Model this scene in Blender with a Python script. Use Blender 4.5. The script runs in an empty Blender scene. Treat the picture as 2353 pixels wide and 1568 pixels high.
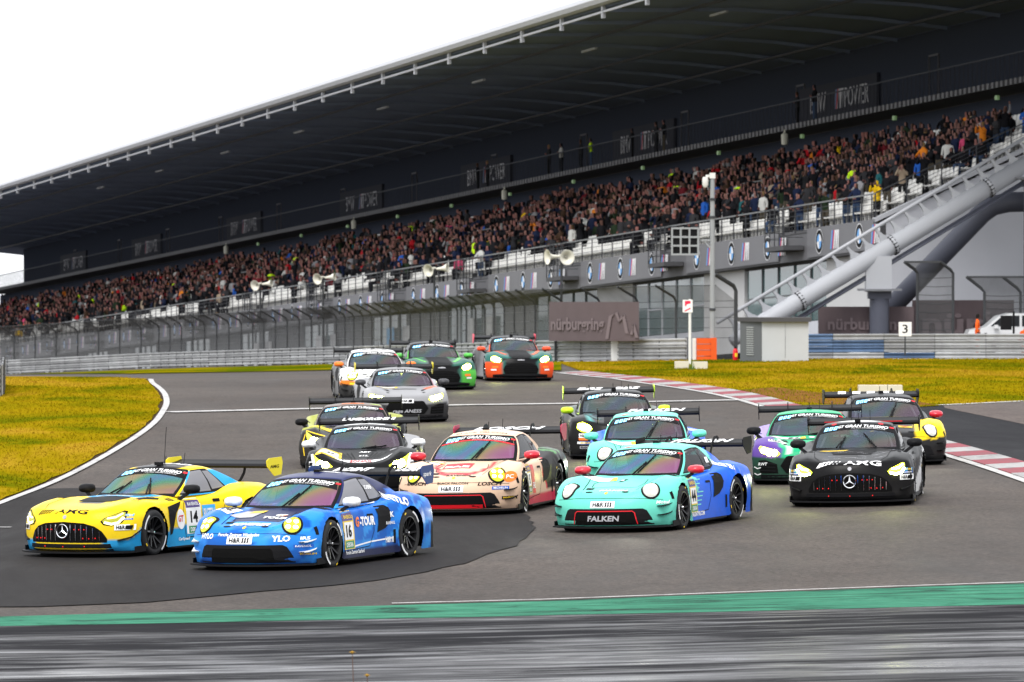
import bpy, bmesh, math, random
import numpy as np
from mathutils import Vector, Matrix
from mathutils.bvhtree import BVHTree
from math import pi, sin, cos, tan, radians, sqrt, atan2

random.seed(7)
RNG = np.random.RandomState(5)
scene = bpy.context.scene
COL = scene.collection

# ------------------------------------------------------------------ camera
CX, CYC, FPX, YH, HC = 1176.5, 784.0, 13000.0, 538.0, 4.31   # photo measured on a 2353 px wide copy
cam_d = bpy.data.cameras.new('camera')
cam = bpy.data.objects.new('camera', cam_d)
COL.objects.link(cam)
cam.location = (0, 0, HC)
cam.rotation_euler = (pi / 2 - math.atan((CYC - YH) / FPX), 0, 0)
cam_d.sensor_width = 36.0
cam_d.lens = FPX / 2353.0 * 36.0
cam_d.clip_start = 1.0
cam_d.clip_end = 4000.0
cam_d.dof.use_dof = True
cam_d.dof.focus_distance = 82.0
cam_d.dof.aperture_fstop = 6.3
scene.camera = cam

# ------------------------------------------------------------------ overcast sky and soft sun
world = bpy.data.worlds.new('World')
scene.world = world
world.use_nodes = True
wn, wl = world.node_tree.nodes, world.node_tree.links
wn.clear()
w_out = wn.new('ShaderNodeOutputWorld')
w_bg = wn.new('ShaderNodeBackground')
w_sky = wn.new('ShaderNodeTexSky')
w_sky.sky_type = 'NISHITA'
w_sky.sun_disc = False
w_sky.sun_elevation = radians(55)
w_sky.sun_rotation = radians(200)
w_sky.air_density = 1.0
w_sky.dust_density = 6.0
w_sky.ozone_density = 1.0
w_hsv = wn.new('ShaderNodeHueSaturation')
w_hsv.inputs['Saturation'].default_value = 0.12
w_mix = wn.new('ShaderNodeMix')
w_mix.data_type = 'RGBA'
w_mix.inputs[0].default_value = 0.72          # cloud cover: an even white layer over the clear sky
w_mix.inputs[7].default_value = (10.2, 10.4, 10.8, 1)
wl.new(w_sky.outputs['Color'], w_hsv.inputs['Color'])
wl.new(w_hsv.outputs['Color'], w_mix.inputs[6])
wl.new(w_mix.outputs[2], w_bg.inputs['Color'])
w_bg.inputs['Strength'].default_value = 0.112
wl.new(w_bg.outputs[0], w_out.inputs['Surface'])

sun_d = bpy.data.lights.new('sun', 'SUN')
sun_d.energy = 1.2
sun_d.angle = radians(20)
sun_d.color = (1.0, 0.97, 0.93)
sun = bpy.data.objects.new('sun', sun_d)
sun.rotation_euler = (radians(38), 0, radians(-18))
sun.location = (0, 0, 60)
COL.objects.link(sun)

scene.view_settings.view_transform = 'Standard'
scene.view_settings.look = 'None'
scene.view_settings.exposure = 0.90
scene.view_settings.gamma = 1.0
scene.view_settings.use_curve_mapping = False
scene.cycles.max_bounces = 6
scene.cycles.diffuse_bounces = 2
scene.cycles.glossy_bounces = 3
scene.cycles.transparent_max_bounces = 16
scene.cycles.sample_clamp_indirect = 6.0
scene.cycles.use_denoising = True

# ------------------------------------------------------------------ geometry of the place
RAILX = [-900, -150, 0, 353, 773, 1240, 1590, 1700, 1900, 2353, 3300]       # foot of the far barrier, by bearing
RAILY = [872, 866, 861, 845, 836, 832, 829, 828, 826, 826, 826]
RAILZ = [400, 366, 354, 336, 293, 232, 222, 222, 222, 222, 222]
STARTZ = 168.0

def gz(X, Z):
    """ground height: the corner is one plane, beyond it the land falls away towards the start straight"""
    Z = max(Z, 1.0)
    if Z <= STARTZ:      # slight crossfall of the corner, running out towards the far straight
        k = min(max((152.0 - Z) / 56.0, 0.0), 1.0); k = k * k * (3 - 2 * k)
        t = 6.5 - X; t = .5 * (t + sqrt(t * t + 2.0)); t = 15.0 * math.tanh(t / 15.0)
        return -.029 * t * k
    xd = CX + FPX * X / Z
    zr = float(np.interp(xd, RAILX, RAILZ)); yr = float(np.interp(xd, RAILX, RAILY))
    zb = HC - (yr - YH) / FPX * zr
    if Z <= zr: return zb * (Z - STARTZ) / (zr - STARTZ)
    return zb - 0.036 * (Z - zr)

def at(x, y, Z):
    """point on the ray of photo pixel (x, y) at depth Z"""
    return Vector(((x - CX) / FPX * Z, Z, HC - (y - YH) / FPX * Z))

def ground(x, y):
    lo, hi = 20.0, 420.0
    prev = lo
    Z = lo
    while Z < hi:
        p = at(x, y, Z)
        if p.z <= gz(p.x, Z): break
        prev = Z; Z += 2.0
    a, b = prev, Z
    for _ in range(24):
        m = (a + b) / 2; p = at(x, y, m)
        if p.z <= gz(p.x, m): b = m
        else: a = m
    p = at(x, y, b)
    return Vector((p.x, b, gz(p.x, b)))

# ------------------------------------------------------------------ materials
MATS = {}
def new_mat(name):
    m = bpy.data.materials.new(name); m.use_nodes = True
    n = m.node_tree.nodes
    return m, n, m.node_tree.links, n['Principled BSDF']

def mat(name, col=(.5, .5, .5), rough=.5, metal=0.0, coat=0.0, emit=None, es=0.0, spec=.28, noise=0.0, nscale=8.0, bump=0.0, ior=1.45):
    if name in MATS: return MATS[name]
    m, n, l, b = new_mat(name)
    b.inputs['Base Color'].default_value = (*col, 1)
    b.inputs['Roughness'].default_value = rough
    b.inputs['Metallic'].default_value = metal
    b.inputs['Coat Weight'].default_value = coat
    b.inputs['Coat Roughness'].default_value = .06; b.inputs['IOR'].default_value = ior
    b.inputs['Specular IOR Level'].default_value = spec
    if emit:
        b.inputs['Emission Color'].default_value = (*emit, 1)
        b.inputs['Emission Strength'].default_value = es
    if noise or bump:
        tc = n.new('ShaderNodeTexCoord'); nz = n.new('ShaderNodeTexNoise')
        nz.inputs['Scale'].default_value = nscale; nz.inputs['Detail'].default_value = 5
        l.new(tc.outputs['Object'], nz.inputs['Vector'])
        if noise:
            mx = n.new('ShaderNodeMix'); mx.data_type = 'RGBA'
            mx.inputs[6].default_value = (*[c * (1 - noise) for c in col], 1)
            mx.inputs[7].default_value = (*[min(1, c * (1 + noise)) for c in col], 1)
            l.new(nz.outputs['Fac'], mx.inputs[0]); l.new(mx.outputs[2], b.inputs['Base Color'])
        if bump:
            bp = n.new('ShaderNodeBump'); bp.inputs['Strength'].default_value = bump; bp.inputs['Distance'].default_value = .02
            l.new(nz.outputs['Fac'], bp.inputs['Height']); l.new(bp.outputs[0], b.inputs['Normal'])
    MATS[name] = m
    return m

# ------------------------------------------------------------------ mesh collector
class MB:
    def __init__(s): s.v = []; s.f = []; s.mi = []; s.m = 0
    def add(s, vs, fs, m=None):
        o = len(s.v); s.v.extend([tuple(p) for p in vs])
        for f in fs: s.f.append(tuple(i + o for i in f)); s.mi.append(s.m if m is None else m)
        return s
    def quad(s, a, b, c, d, m=None): return s.add([a, b, c, d], [(0, 1, 2, 3)], m)
    def box(s, c, sz, rot=None, m=None):
        x, y, z = [k / 2 for k in sz]
        P = [Vector(p) for p in ((-x, -y, -z), (x, -y, -z), (x, y, -z), (-x, y, -z), (-x, -y, z), (x, -y, z), (x, y, z), (-x, y, z))]
        if rot is not None: P = [rot @ p for p in P]
        c = Vector(c)
        return s.add([p + c for p in P], [(0, 3, 2, 1), (4, 5, 6, 7), (0, 1, 5, 4), (1, 2, 6, 5), (2, 3, 7, 6), (3, 0, 4, 7)], m)
    def bar(s, a, b, w, h, up=(0, 0, 1), m=None):
        a = Vector(a); b = Vector(b); d = b - a; L = d.length
        if L < 1e-6: return s
        d.normalize(); u = Vector(up)
        sd = d.cross(u)
        if sd.length < 1e-4: sd = d.cross(Vector((0, 1, 0)))
        sd.normalize(); u = sd.cross(d)
        M = Matrix((d, sd, u)).transposed()
        return s.box((a + b) / 2, (L, w, h), M, m)
    def tube(s, pts, r, n=8, m=None, cap=True):
        pts = [Vector(p) for p in pts]; rs = r if isinstance(r, (list, tuple)) else [r] * len(pts)
        vs = []; fs = []; ref = None
        for i, p in enumerate(pts):
            d = (pts[min(i + 1, len(pts) - 1)] - pts[max(i - 1, 0)]).normalized()
            if ref is None: ref = Vector((0, 0, 1)) if abs(d.z) < .9 else Vector((1, 0, 0))
            a = d.cross(ref).normalized(); b = d.cross(a).normalized(); 
            for k in range(n):
                t = 2 * pi * k / n; vs.append(p + (a * cos(t) + b * sin(t)) * rs[i])
        for i in range(len(pts) - 1):
            for k in range(n):
                k2 = (k + 1) % n; fs.append((i * n + k, i * n + k2, (i + 1) * n + k2, (i + 1) * n + k))
        if cap:
            fs.append(tuple(range(n))); fs.append(tuple(reversed(range((len(pts) - 1) * n, len(pts) * n))))
        return s.add(vs, fs, m)
    def prism(s, poly, o, U, V, t, m=None):
        """outline poly [(u,v)] at o in axes U,V extruded by vector t"""
        o, U, V, t = Vector(o), Vector(U), Vector(V), Vector(t); n = len(poly)
        A = [o + U * p[0] + V * p[1] for p in poly]; B = [p + t for p in A]
        fs = [tuple(range(n)), tuple(reversed(range(n, 2 * n)))] + [(i, i + n, (i + 1) % n + n, (i + 1) % n) for i in range(n)]
        return s.add(A + B, fs, m)
    def lathe(s, prof, o, axis, n=24, m=None, a0=0, a1=2 * pi):
        """prof [(r, h)] turned round axis through o"""
        ax = Vector(axis).normalized(); ref = Vector((0, 0, 1)) if abs(ax.z) < .9 else Vector((1, 0, 0))
        a = ax.cross(ref).normalized(); b = ax.cross(a); o = Vector(o)
        full = abs(a1 - a0 - 2 * pi) < 1e-6; k = n if full else n + 1
        vs = [o + ax * h + (a * cos(a0 + (a1 - a0) * i / n) + b * sin(a0 + (a1 - a0) * i / n)) * r for (r, h) in prof for i in range(k)]
        fs = []
        for j in range(len(prof) - 1):
            for i in range(n):
                i2 = (i + 1) % k; fs.append((j * k + i, j * k + i2, (j + 1) * k + i2, (j + 1) * k + i))
        return s.add(vs, fs, m)
    def sphere(s, c, r, n=10, k=7, m=None):
        r = r if isinstance(r, (tuple, list)) else (r, r, r); c = Vector(c)
        vs = [c + Vector((r[0] * sin(pi * j / k) * cos(2 * pi * i / n), r[1] * sin(pi * j / k) * sin(2 * pi * i / n), r[2] * cos(pi * j / k))) for j in range(1, k) for i in range(n)]
        top = len(vs); vs += [c + Vector((0, 0, r[2])), c - Vector((0, 0, r[2]))]
        fs = [(j * n + i, (j + 1) * n + i, (j + 1) * n + (i + 1) % n, j * n + (i + 1) % n) for j in range(k - 2) for i in range(n)]
        fs += [(top, i, (i + 1) % n) for i in range(n)] + [(top + 1, (k - 2) * n + (i + 1) % n, (k - 2) * n + i) for i in range(n)]
        return s.add(vs, fs, m)
    def mesh(s, name, mats, smooth=False, fix=True):
        me = bpy.data.meshes.new(name)
        me.from_pydata(s.v, [], s.f)
        for m in (mats if isinstance(mats, (list, tuple)) else [mats]): me.materials.append(m)
        if len(me.materials) > 1: me.polygons.foreach_set('material_index', s.mi)
        if fix and len(s.f) < 60000:
            bm = bmesh.new(); bm.from_mesh(me); bmesh.ops.recalc_face_normals(bm, faces=bm.faces); bm.to_mesh(me); bm.free()
        if smooth is True: me.polygons.foreach_set('use_smooth', [True] * len(me.polygons))
        elif smooth: me.polygons.foreach_set('use_smooth', [True] * len(me.polygons)); me.set_sharp_from_angle(angle=radians(smooth))
        me.update()
        return me
    def build(s, name, mats, parent=None, smooth=False, fix=True):
        return link(name, s.mesh(name, mats, smooth, fix), parent)

def link(name, me, parent=None, M=None):
    o = bpy.data.objects.new(name, me); COL.objects.link(o)
    if parent: o.parent = parent
    if M is not None: o.matrix_local = M
    return o

def tag(o, label=None, cat=None, group=None, kind=None):
    if label: o['label'] = label
    if cat: o['category'] = cat
    if group: o['group'] = group
    if kind: o['kind'] = kind
    return o

def empty(name, loc=(0, 0, 0), rz=0.0, label=None, cat=None, group=None):
    o = bpy.data.objects.new(name, None); COL.objects.link(o)
    o.location = loc; o.rotation_euler = (0, 0, rz); o.empty_display_size = .1
    return tag(o, label, cat, group)

def copy_tree(o, parent=None):
    c = o.copy(); COL.objects.link(c)
    if parent: c.parent = parent
    for ch in list(o.children): copy_tree(ch, c)
    return c

# text as flat triangles: list of (x, y) and triangles, height 1 = capital height, cached
_TXT = {}
def text_tris(s, shear=0.0, bold=0.0):
    k = (s, shear, bold)
    if k in _TXT: return _TXT[k]
    cu = bpy.data.curves.new('lettering', 'FONT'); cu.body = s; cu.size = 1.0; cu.shear = shear; cu.offset = bold
    cu.resolution_u = 2; cu.fill_mode = 'FRONT'
    ob = bpy.data.objects.new('lettering', cu); COL.objects.link(ob)
    dg = bpy.context.evaluated_depsgraph_get()
    me = bpy.data.meshes.new_from_object(ob.evaluated_get(dg))
    me.calc_loop_triangles()
    vs = [(v.co.x, v.co.y) for v in me.vertices]; ts = [tuple(t.vertices) for t in me.loop_triangles]
    bpy.data.objects.remove(ob); bpy.data.curves.remove(cu); bpy.data.meshes.remove(me)
    if vs:
        xs = [v[0] for v in vs]; x0, x1 = min(xs), max(xs); 
        ys = [v[1] for v in vs]; y0, y1 = min(ys), max(ys); h = max(y1 - y0, 1e-3)
        vs = [((x - (x0 + x1) / 2) / h, (y - (y0 + y1) / 2) / h) for x, y in vs]
    _TXT[k] = (vs, ts)
    return _TXT[k]

def text_size(s, h, w=None, shear=0.0, bold=0.0):
    vs, ts = text_tris(s, shear, bold)
    W = max(v[0] for v in vs) - min(v[0] for v in vs)
    return (w / W if w else h), h

def flat_text(mb, s, o, U, V, h, w=None, shear=0.0, bold=0.0, m=None):
    """lettering laid flat in the plane o, U, V centred at o, fitted to height h and width w"""
    vs, ts = text_tris(s, shear, bold); sx, sy = text_size(s, h, w, shear, bold)
    o, U, V = Vector(o), Vector(U), Vector(V)
    mb.add([o + U * (x * sx) + V * (y * sy) for x, y in vs], ts, m)

def pchip(xs, ys):
    xs = np.asarray(xs, float); ys = np.asarray(ys, float)
    if xs[0] > xs[-1]: xs = xs[::-1]; ys = ys[::-1]
    h = np.diff(xs); d = np.diff(ys) / h; m = np.zeros(len(xs))
    for i in range(1, len(xs) - 1):
        if d[i - 1] * d[i] > 0:
            w1, w2 = 2 * h[i] + h[i - 1], h[i] + 2 * h[i - 1]
            m[i] = (w1 + w2) / (w1 / d[i - 1] + w2 / d[i])
    m[0], m[-1] = d[0], d[-1]
    def ev(x):
        x = np.clip(np.asarray(x, float), xs[0], xs[-1]); i = np.clip(np.searchsorted(xs, x) - 1, 0, len(h) - 1)
        t = (x - xs[i]) / h[i]
        return ((2 * t**3 - 3 * t**2 + 1) * ys[i] + (t**3 - 2 * t**2 + t) * h[i] * m[i] + (-2 * t**3 + 3 * t**2) * ys[i + 1] + (t**3 - t**2) * h[i] * m[i + 1])
    return ev
# ================================================================== ground, track and markings
def noise_tree(n, l, vec, scale, detail=5, rough=.6, dist=0.0, stretch=None):
    if stretch:
        mp = n.new('ShaderNodeMapping'); mp.inputs['Scale'].default_value = stretch; l.new(vec, mp.inputs[0]); vec = mp.outputs[0]
    z = n.new('ShaderNodeTexNoise'); z.inputs['Scale'].default_value = scale; z.inputs['Detail'].default_value = detail; z.inputs['Roughness'].default_value = rough; z.inputs['Distortion'].default_value = dist
    l.new(vec, z.inputs['Vector']); return z.outputs['Fac']
def ramp(n, l, fac, stops):
    r = n.new('ShaderNodeValToRGB'); e = r.color_ramp.elements
    e[0].position, e[0].color = stops[0][0], (*stops[0][1], 1); e[1].position, e[1].color = stops[-1][0], (*stops[-1][1], 1)
    for p, c in stops[1:-1]: k = e.new(p); k.color = (*c, 1)
    l.new(fac, r.inputs[0]); return r.outputs[0]
def mixc(n, l, fac, a, b, mode='MIX'):
    m = n.new('ShaderNodeMix'); m.data_type = 'RGBA'; m.blend_type = mode
    for s, k in ((fac, 0), (a, 6), (b, 7)):
        if hasattr(s, 'links'): l.new(s, m.inputs[k])
        else: m.inputs[k].default_value = s if k == 0 else (*s, 1)
    return m.outputs[2]

def asphalt_mat(name, c0, c1, rough, spec, streak=.55, grain=.85):
    m, n, l, b = new_mat(name); P = n.new('ShaderNodeNewGeometry').outputs['Position']
    big = noise_tree(n, l, P, .12, 4, .6); st = noise_tree(n, l, P, .5, 5, .7, .6, (.7, .10, 1)); fine = noise_tree(n, l, P, 13, 4, .85); mid = noise_tree(n, l, P, 1.3, 6, .75, .8, (1, .5, 1))
    c = ramp(n, l, big, [(.30, c0), (.70, c1)])
    c = mixc(n, l, streak, c, ramp(n, l, st, [(.30, (.35, .35, .35)), (.55, (.95, .95, .95)), (.8, (1.35, 1.33, 1.33))]), 'MULTIPLY')
    c = mixc(n, l, grain, c, ramp(n, l, fine, [(.28, (.25, .25, .25)), (.5, (.95, .95, .95)), (.72, (1.9, 1.88, 1.85))]), 'MULTIPLY')
    c = mixc(n, l, .6, c, ramp(n, l, mid, [(.30, (.62, .62, .62)), (.5, (1, 1, 1)), (.72, (1.25, 1.23, 1.2))]), 'MULTIPLY')
    l.new(c, b.inputs['Base Color']); b.inputs['Specular IOR Level'].default_value = spec
    rg = ramp(n, l, st, [(.3, (rough - .18,) * 3), (.7, (rough + .1,) * 3)]); l.new(rg, b.inputs['Roughness'])
    bp = n.new('ShaderNodeBump'); bp.inputs['Strength'].default_value = .5; bp.inputs['Distance'].default_value = .012; l.new(fine, bp.inputs['Height']); l.new(bp.outputs[0], b.inputs['Normal'])
    return m
ASPH = asphalt_mat('asphalt', (.055, .046, .041), (.083, .070, .062), .82, .11)
ASPH_NEW = asphalt_mat('dark_asphalt', (.014, .0128, .013), (.021, .019, .0192), .8, .05, .25, .35)
ASPH_RUN = asphalt_mat('runoff_asphalt', (.010, .010, .012), (.016, .016, .019), .8, .06, .25)
ASPH_OLD = asphalt_mat('brown_asphalt', (.085, .068, .062), (.11, .09, .08), .85, .1, .3)

def wet_mat():
    m, n, l, b = new_mat('wet_asphalt'); P = n.new('ShaderNodeNewGeometry').outputs['Position']
    st = noise_tree(n, l, P, 1.0, 6, .65, .4, (.09, .75, 1)); st2 = noise_tree(n, l, P, 1.0, 6, .7, .8, (.30, 1.9, 1)); fine = noise_tree(n, l, P, 30, 3, .7)
    add = n.new('ShaderNodeMath'); add.operation = 'ADD'; l.new(st, add.inputs[0]); l.new(st2, add.inputs[1])
    dv = n.new('ShaderNodeMath'); dv.operation = 'MULTIPLY'; dv.inputs[1].default_value = .5; l.new(add.outputs[0], dv.inputs[0])
    sp = n.new('ShaderNodeSeparateXYZ'); l.new(P, sp.inputs[0]); dr = n.new('ShaderNodeMapRange'); dr.inputs[1].default_value = 60.0; dr.inputs[2].default_value = 63.5; dr.inputs[3].default_value = 0.0; dr.inputs[4].default_value = .065   # drier towards the painted strip
    l.new(sp.outputs[1], dr.inputs[0]); sb = n.new('ShaderNodeMath'); sb.operation = 'SUBTRACT'; l.new(dv.outputs[0], sb.inputs[0]); l.new(dr.outputs[0], sb.inputs[1]); f = sb.outputs[0]
    l.new(ramp(n, l, f, [(.40, (.006, .006, .008)), (.50, (.014, .0135, .016)), (.60, (.030, .029, .033))]), b.inputs['Base Color'])
    l.new(ramp(n, l, f, [(.42, (.70,) * 3), (.51, (.44,) * 3), (.63, (.20,) * 3)]), b.inputs['Roughness'])
    l.new(ramp(n, l, f, [(.44, (.02,) * 3), (.53, (.08,) * 3), (.64, (.22,) * 3)]), b.inputs['Specular IOR Level'])
    bp = n.new('ShaderNodeBump'); bp.inputs['Strength'].default_value = .10; bp.inputs['Distance'].default_value = .006; l.new(st2, bp.inputs['Height']); l.new(bp.outputs[0], b.inputs['Normal'])
    return m
WET = wet_mat()

GRASS_STOPS = [(.32, (.045, .075, .002)), (.42, (.120, .112, .002)), (.51, (.215, .150, .003)), (.62, (.285, .178, .012)), (.74, (.21, .095, .010))]
def grass_mat(name, green=0.0):
    m, n, l, b = new_mat(name); P = n.new('ShaderNodeNewGeometry').outputs['Position']
    big = noise_tree(n, l, P, .20, 7, .68, .8, (1, .35, 1)); fine = noise_tree(n, l, P, 9, 5, .75)
    sh = n.new('ShaderNodeMath'); sh.operation = 'SUBTRACT'; sh.inputs[1].default_value = green; l.new(big, sh.inputs[0])
    c = ramp(n, l, sh.outputs[0], GRASS_STOPS)
    c = mixc(n, l, .42, c, ramp(n, l, fine, [(.25, (.40, .42, .4)), (.5, (1, 1, 1)), (.75, (1.5, 1.45, 1.4))]), 'MULTIPLY')
    l.new(c, b.inputs['Base Color']); b.inputs['Roughness'].default_value = 1.0; b.inputs['Specular IOR Level'].default_value = 0.0
    bp = n.new('ShaderNodeBump'); bp.inputs['Strength'].default_value = .5; bp.inputs['Distance'].default_value = .04; l.new(fine, bp.inputs['Height']); l.new(bp.outputs[0], b.inputs['Normal'])
    return m
GRASS = grass_mat('dry_grass'); GRASS_G = grass_mat('verge_grass', .10)

def painted(name, col, wear=.35, scale=3.0, dark=(.06, .058, .058)):
    m, n, l, b = new_mat(name); P = n.new('ShaderNodeNewGeometry').outputs['Position']
    f = noise_tree(n, l, P, scale, 6, .75, .5, (1.0, .35, 1)); c = ramp(n, l, f, [(.30, tuple(k * .35 + d * .65 for k, d in zip(col, dark))), (.30 + wear * .5, col), (.8, tuple(min(1, k * 1.08) for k in col))])
    l.new(c, b.inputs['Base Color']); b.inputs['Roughness'].default_value = .6; b.inputs['Specular IOR Level'].default_value = .25
    return m
PAINT_W = painted('road_paint_white', (.40, .39, .38), .42); KERB_R = painted('kerb_red', (.21, .018, .032), .40); KERB_W = painted('kerb_white', (.30, .29, .285), .5)
def green_mat():
    m, n, l, b = new_mat('green_paint'); P = n.new('ShaderNodeNewGeometry').outputs['Position']
    st = noise_tree(n, l, P, 1.0, 6, .7, .9, (.8, 1.1, 1)); s2 = noise_tree(n, l, P, 1.0, 5, .7, .3, (.25, 4.0, 1))
    c = ramp(n, l, st, [(.34, (.006, .030, .020)), (.44, (.020, .135, .080)), (.7, (.045, .205, .125))])
    c = mixc(n, l, .8, c, ramp(n, l, s2, [(.38, (.15, .2, .2)), (.50, (1, 1, 1))]), 'MULTIPLY')
    l.new(c, b.inputs['Base Color']); b.inputs['Roughness'].default_value = .8; b.inputs['Specular IOR Level'].default_value = .06
    return m
GREEN = green_mat()

xs = sorted(set(list(np.arange(-200, -60, 10)) + list(np.arange(-60, -20, 2.5)) + list(np.arange(-20, 20, 1.0)) + list(np.arange(20, 60, 2.5)) + list(np.arange(60, 201, 10))))
zs = sorted(set(list(np.arange(-60, 40, 10)) + list(np.arange(40, 160, 2.0)) + list(np.arange(160, 420, 2)) + list(np.arange(420, 961, 20)) + [STARTZ]))
mb = MB(); nx = len(xs)
mb.v = [(float(x), float(z), gz(x, z)) for z in zs for x in xs]
mb.f = [(j * nx + i, j * nx + i + 1, (j + 1) * nx + i + 1, (j + 1) * nx + i) for j in range(len(zs) - 1) for i in range(nx - 1)]; mb.mi = [0] * len(mb.f)
tag(mb.build('track_asphalt', ASPH, smooth=True, fix=False), kind='structure')

def sheet(name, pts, lift, m, kind='structure', cell=2.0, thick=0.0):
    """a thin sheet lying on the ground inside an outline of ground points (x, depth)"""
    bm = bmesh.new(); vs = [bm.verts.new((p[0], p[1], 0)) for p in pts]; bm.faces.new(vs)
    bmesh.ops.triangulate(bm, faces=bm.faces[:])
    for ax in (0, 1):
        v = [p[ax] for p in pts]; lo, hi = min(v), max(v); k = int((hi - lo) / cell)
        for i in range(k):
            c = lo + (hi - lo) * (i + 1) / (k + 1); co = (c, 0, 0) if ax == 0 else (0, c, 0); no = (1, 0, 0) if ax == 0 else (0, 1, 0)
            bmesh.ops.bisect_plane(bm, geom=bm.verts[:] + bm.edges[:] + bm.faces[:], dist=1e-5, plane_co=co, plane_no=no)
    bmesh.ops.recalc_face_normals(bm, faces=bm.faces[:])
    if bm.faces and sum(f.normal.z for f in bm.faces) < 0: bmesh.ops.reverse_faces(bm, faces=bm.faces[:])
    for v in bm.verts: v.co.z = gz(v.co.x, v.co.y) + lift
    me = bpy.data.meshes.new(name); bm.to_mesh(me); bm.free(); me.materials.append(m); me.polygons.foreach_set('use_smooth', [True] * len(me.polygons))
    return tag(link(name, me), kind=kind)

def gp(P): return [tuple(ground(x, y)[:2]) for x, y in P]
def resample(P, step):
    out = [P[0]]
    for a, b in zip(P, P[1:]):
        L = math.hypot(b[0] - a[0], b[1] - a[1]); k = max(1, int(L / step))
        for i in range(k): t = (i + 1) / k; out.append((a[0] + (b[0] - a[0]) * t, a[1] + (b[1] - a[1]) * t))
    return out
def smooth_line(P, it=2):
    for _ in range(it):
        Q = [P[0]]
        for a, b in zip(P, P[1:]): Q += [(a[0] * .75 + b[0] * .25, a[1] * .75 + b[1] * .25), (a[0] * .25 + b[0] * .75, a[1] * .25 + b[1] * .75)]
        P = Q + [P[-1]]
    return P
def offset(P, w):
    n = len(P); out = []
    for i in range(n):
        a = P[max(i - 1, 0)]; b = P[min(i + 1, n - 1)]; dx, dy = b[0] - a[0], b[1] - a[1]; L = math.hypot(dx, dy) or 1; out.append((P[i][0] - dy / L * w, P[i][1] + dx / L * w))
    return out
def ribbon(name, A, B, lift, m):
    """strip of quads between two lines with the same number of points"""
    mb = MB(); A2, B2 = [], []
    for i in range(len(A) - 1):
        k = max(1, int(math.hypot(A[i + 1][0] - A[i][0], A[i + 1][1] - A[i][1]) / 1.5))
        for j in range(k): t = j / k; A2.append((A[i][0] + (A[i + 1][0] - A[i][0]) * t, A[i][1] + (A[i + 1][1] - A[i][1]) * t)); B2.append((B[i][0] + (B[i + 1][0] - B[i][0]) * t, B[i][1] + (B[i + 1][1] - B[i][1]) * t))
    A2.append(A[-1]); B2.append(B[-1]); n = len(A2)
    mb.add([(p[0], p[1], gz(p[0], p[1]) + lift) for p in A2] + [(p[0], p[1], gz(p[0], p[1]) + lift) for p in B2], [(i, i + 1, n + i + 1, n + i) for i in range(n - 1)])
    o = mb.build(name, m, None, True, False)
    if o.data.polygons[0].normal.z < 0: o.data.flip_normals()
    return tag(o, kind='structure')
def band(name, P, w0, w1, lift, m): return ribbon(name, offset(P, w0), offset(P, w1), lift, m)

# dark new asphalt on the inside, run-off on the outside, wet track in front
DARKP = [(-300, 1128), (600, 1118), (950, 1130), (1150, 1160), (1225, 1195), (1234, 1222), (1205, 1245), (1100, 1287), (950, 1325), (600, 1365), (230, 1391), (-300, 1404)]
jd = random.Random(8); sheet('dark_asphalt', [(p[0] + jd.uniform(-.07, .07), p[1] + jd.uniform(-.25, .25)) for p in resample(smooth_line(gp(DARKP), 1), .7)], .012, ASPH_NEW)
g1 = gp([(-400, 1422), (0, 1420), (800, 1397), (1250, 1384), (1700, 1367), (2353, 1344), (2800, 1328)]); g2 = gp([(-400, 1443), (0, 1442), (800, 1427), (1300, 1416), (1700, 1408), (2353, 1392), (2800, 1382)])
sheet('painted_strip', g1 + g2[::-1], .012, GREEN)
band('edge_line', gp([(900, 1391), (1250, 1382), (1700, 1365), (2353, 1342), (2800, 1326)]), .0, .10, .020, PAINT_W)
sheet('wet_track', [(p[0], p[1] - .06) for p in g2] + [(60, 20), (-60, 20)], .012, WET)
# inside grass and its white edge line
LINE = smooth_line(gp([(-260, 1262), (0, 1158), (136.7, 1106), (273, 1032), (351.5, 979.6), (377, 945), (384.7, 925.7), (379, 906), (365, 891.7), (350, 882), (346, 873)]), 2)
band('edge_line', LINE, -.07, .08, .026, PAINT_W)
inner = offset(LINE, .16); jr = random.Random(3)
inner = [(p[0] + jr.uniform(-.05, .05), p[1]) for p in resample(inner, 1.2)]
LEFTG = inner + gp([(300, 871.5), (200, 868.5), (60, 867.5), (-500, 868)]) + [(-60, 90)]
band('soil', LINE, .07, .9, .016, mat('soil', (.05, .036, .026), .95, noise=.4, nscale=3, spec=0.0))
sheet('grass_verge', LEFTG, .035, GRASS)
# timing line across the track
TL = gp([(388, 949), (700, 941.5), (1060, 932.5), (1290, 929.5), (1690, 921)])
band('timing_line', TL, -.32, .32, .024, PAINT_W)
band('grid_line', gp([(-120, 1216), (25, 1216)]), -.06, .06, .03, PAINT_W)
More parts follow.
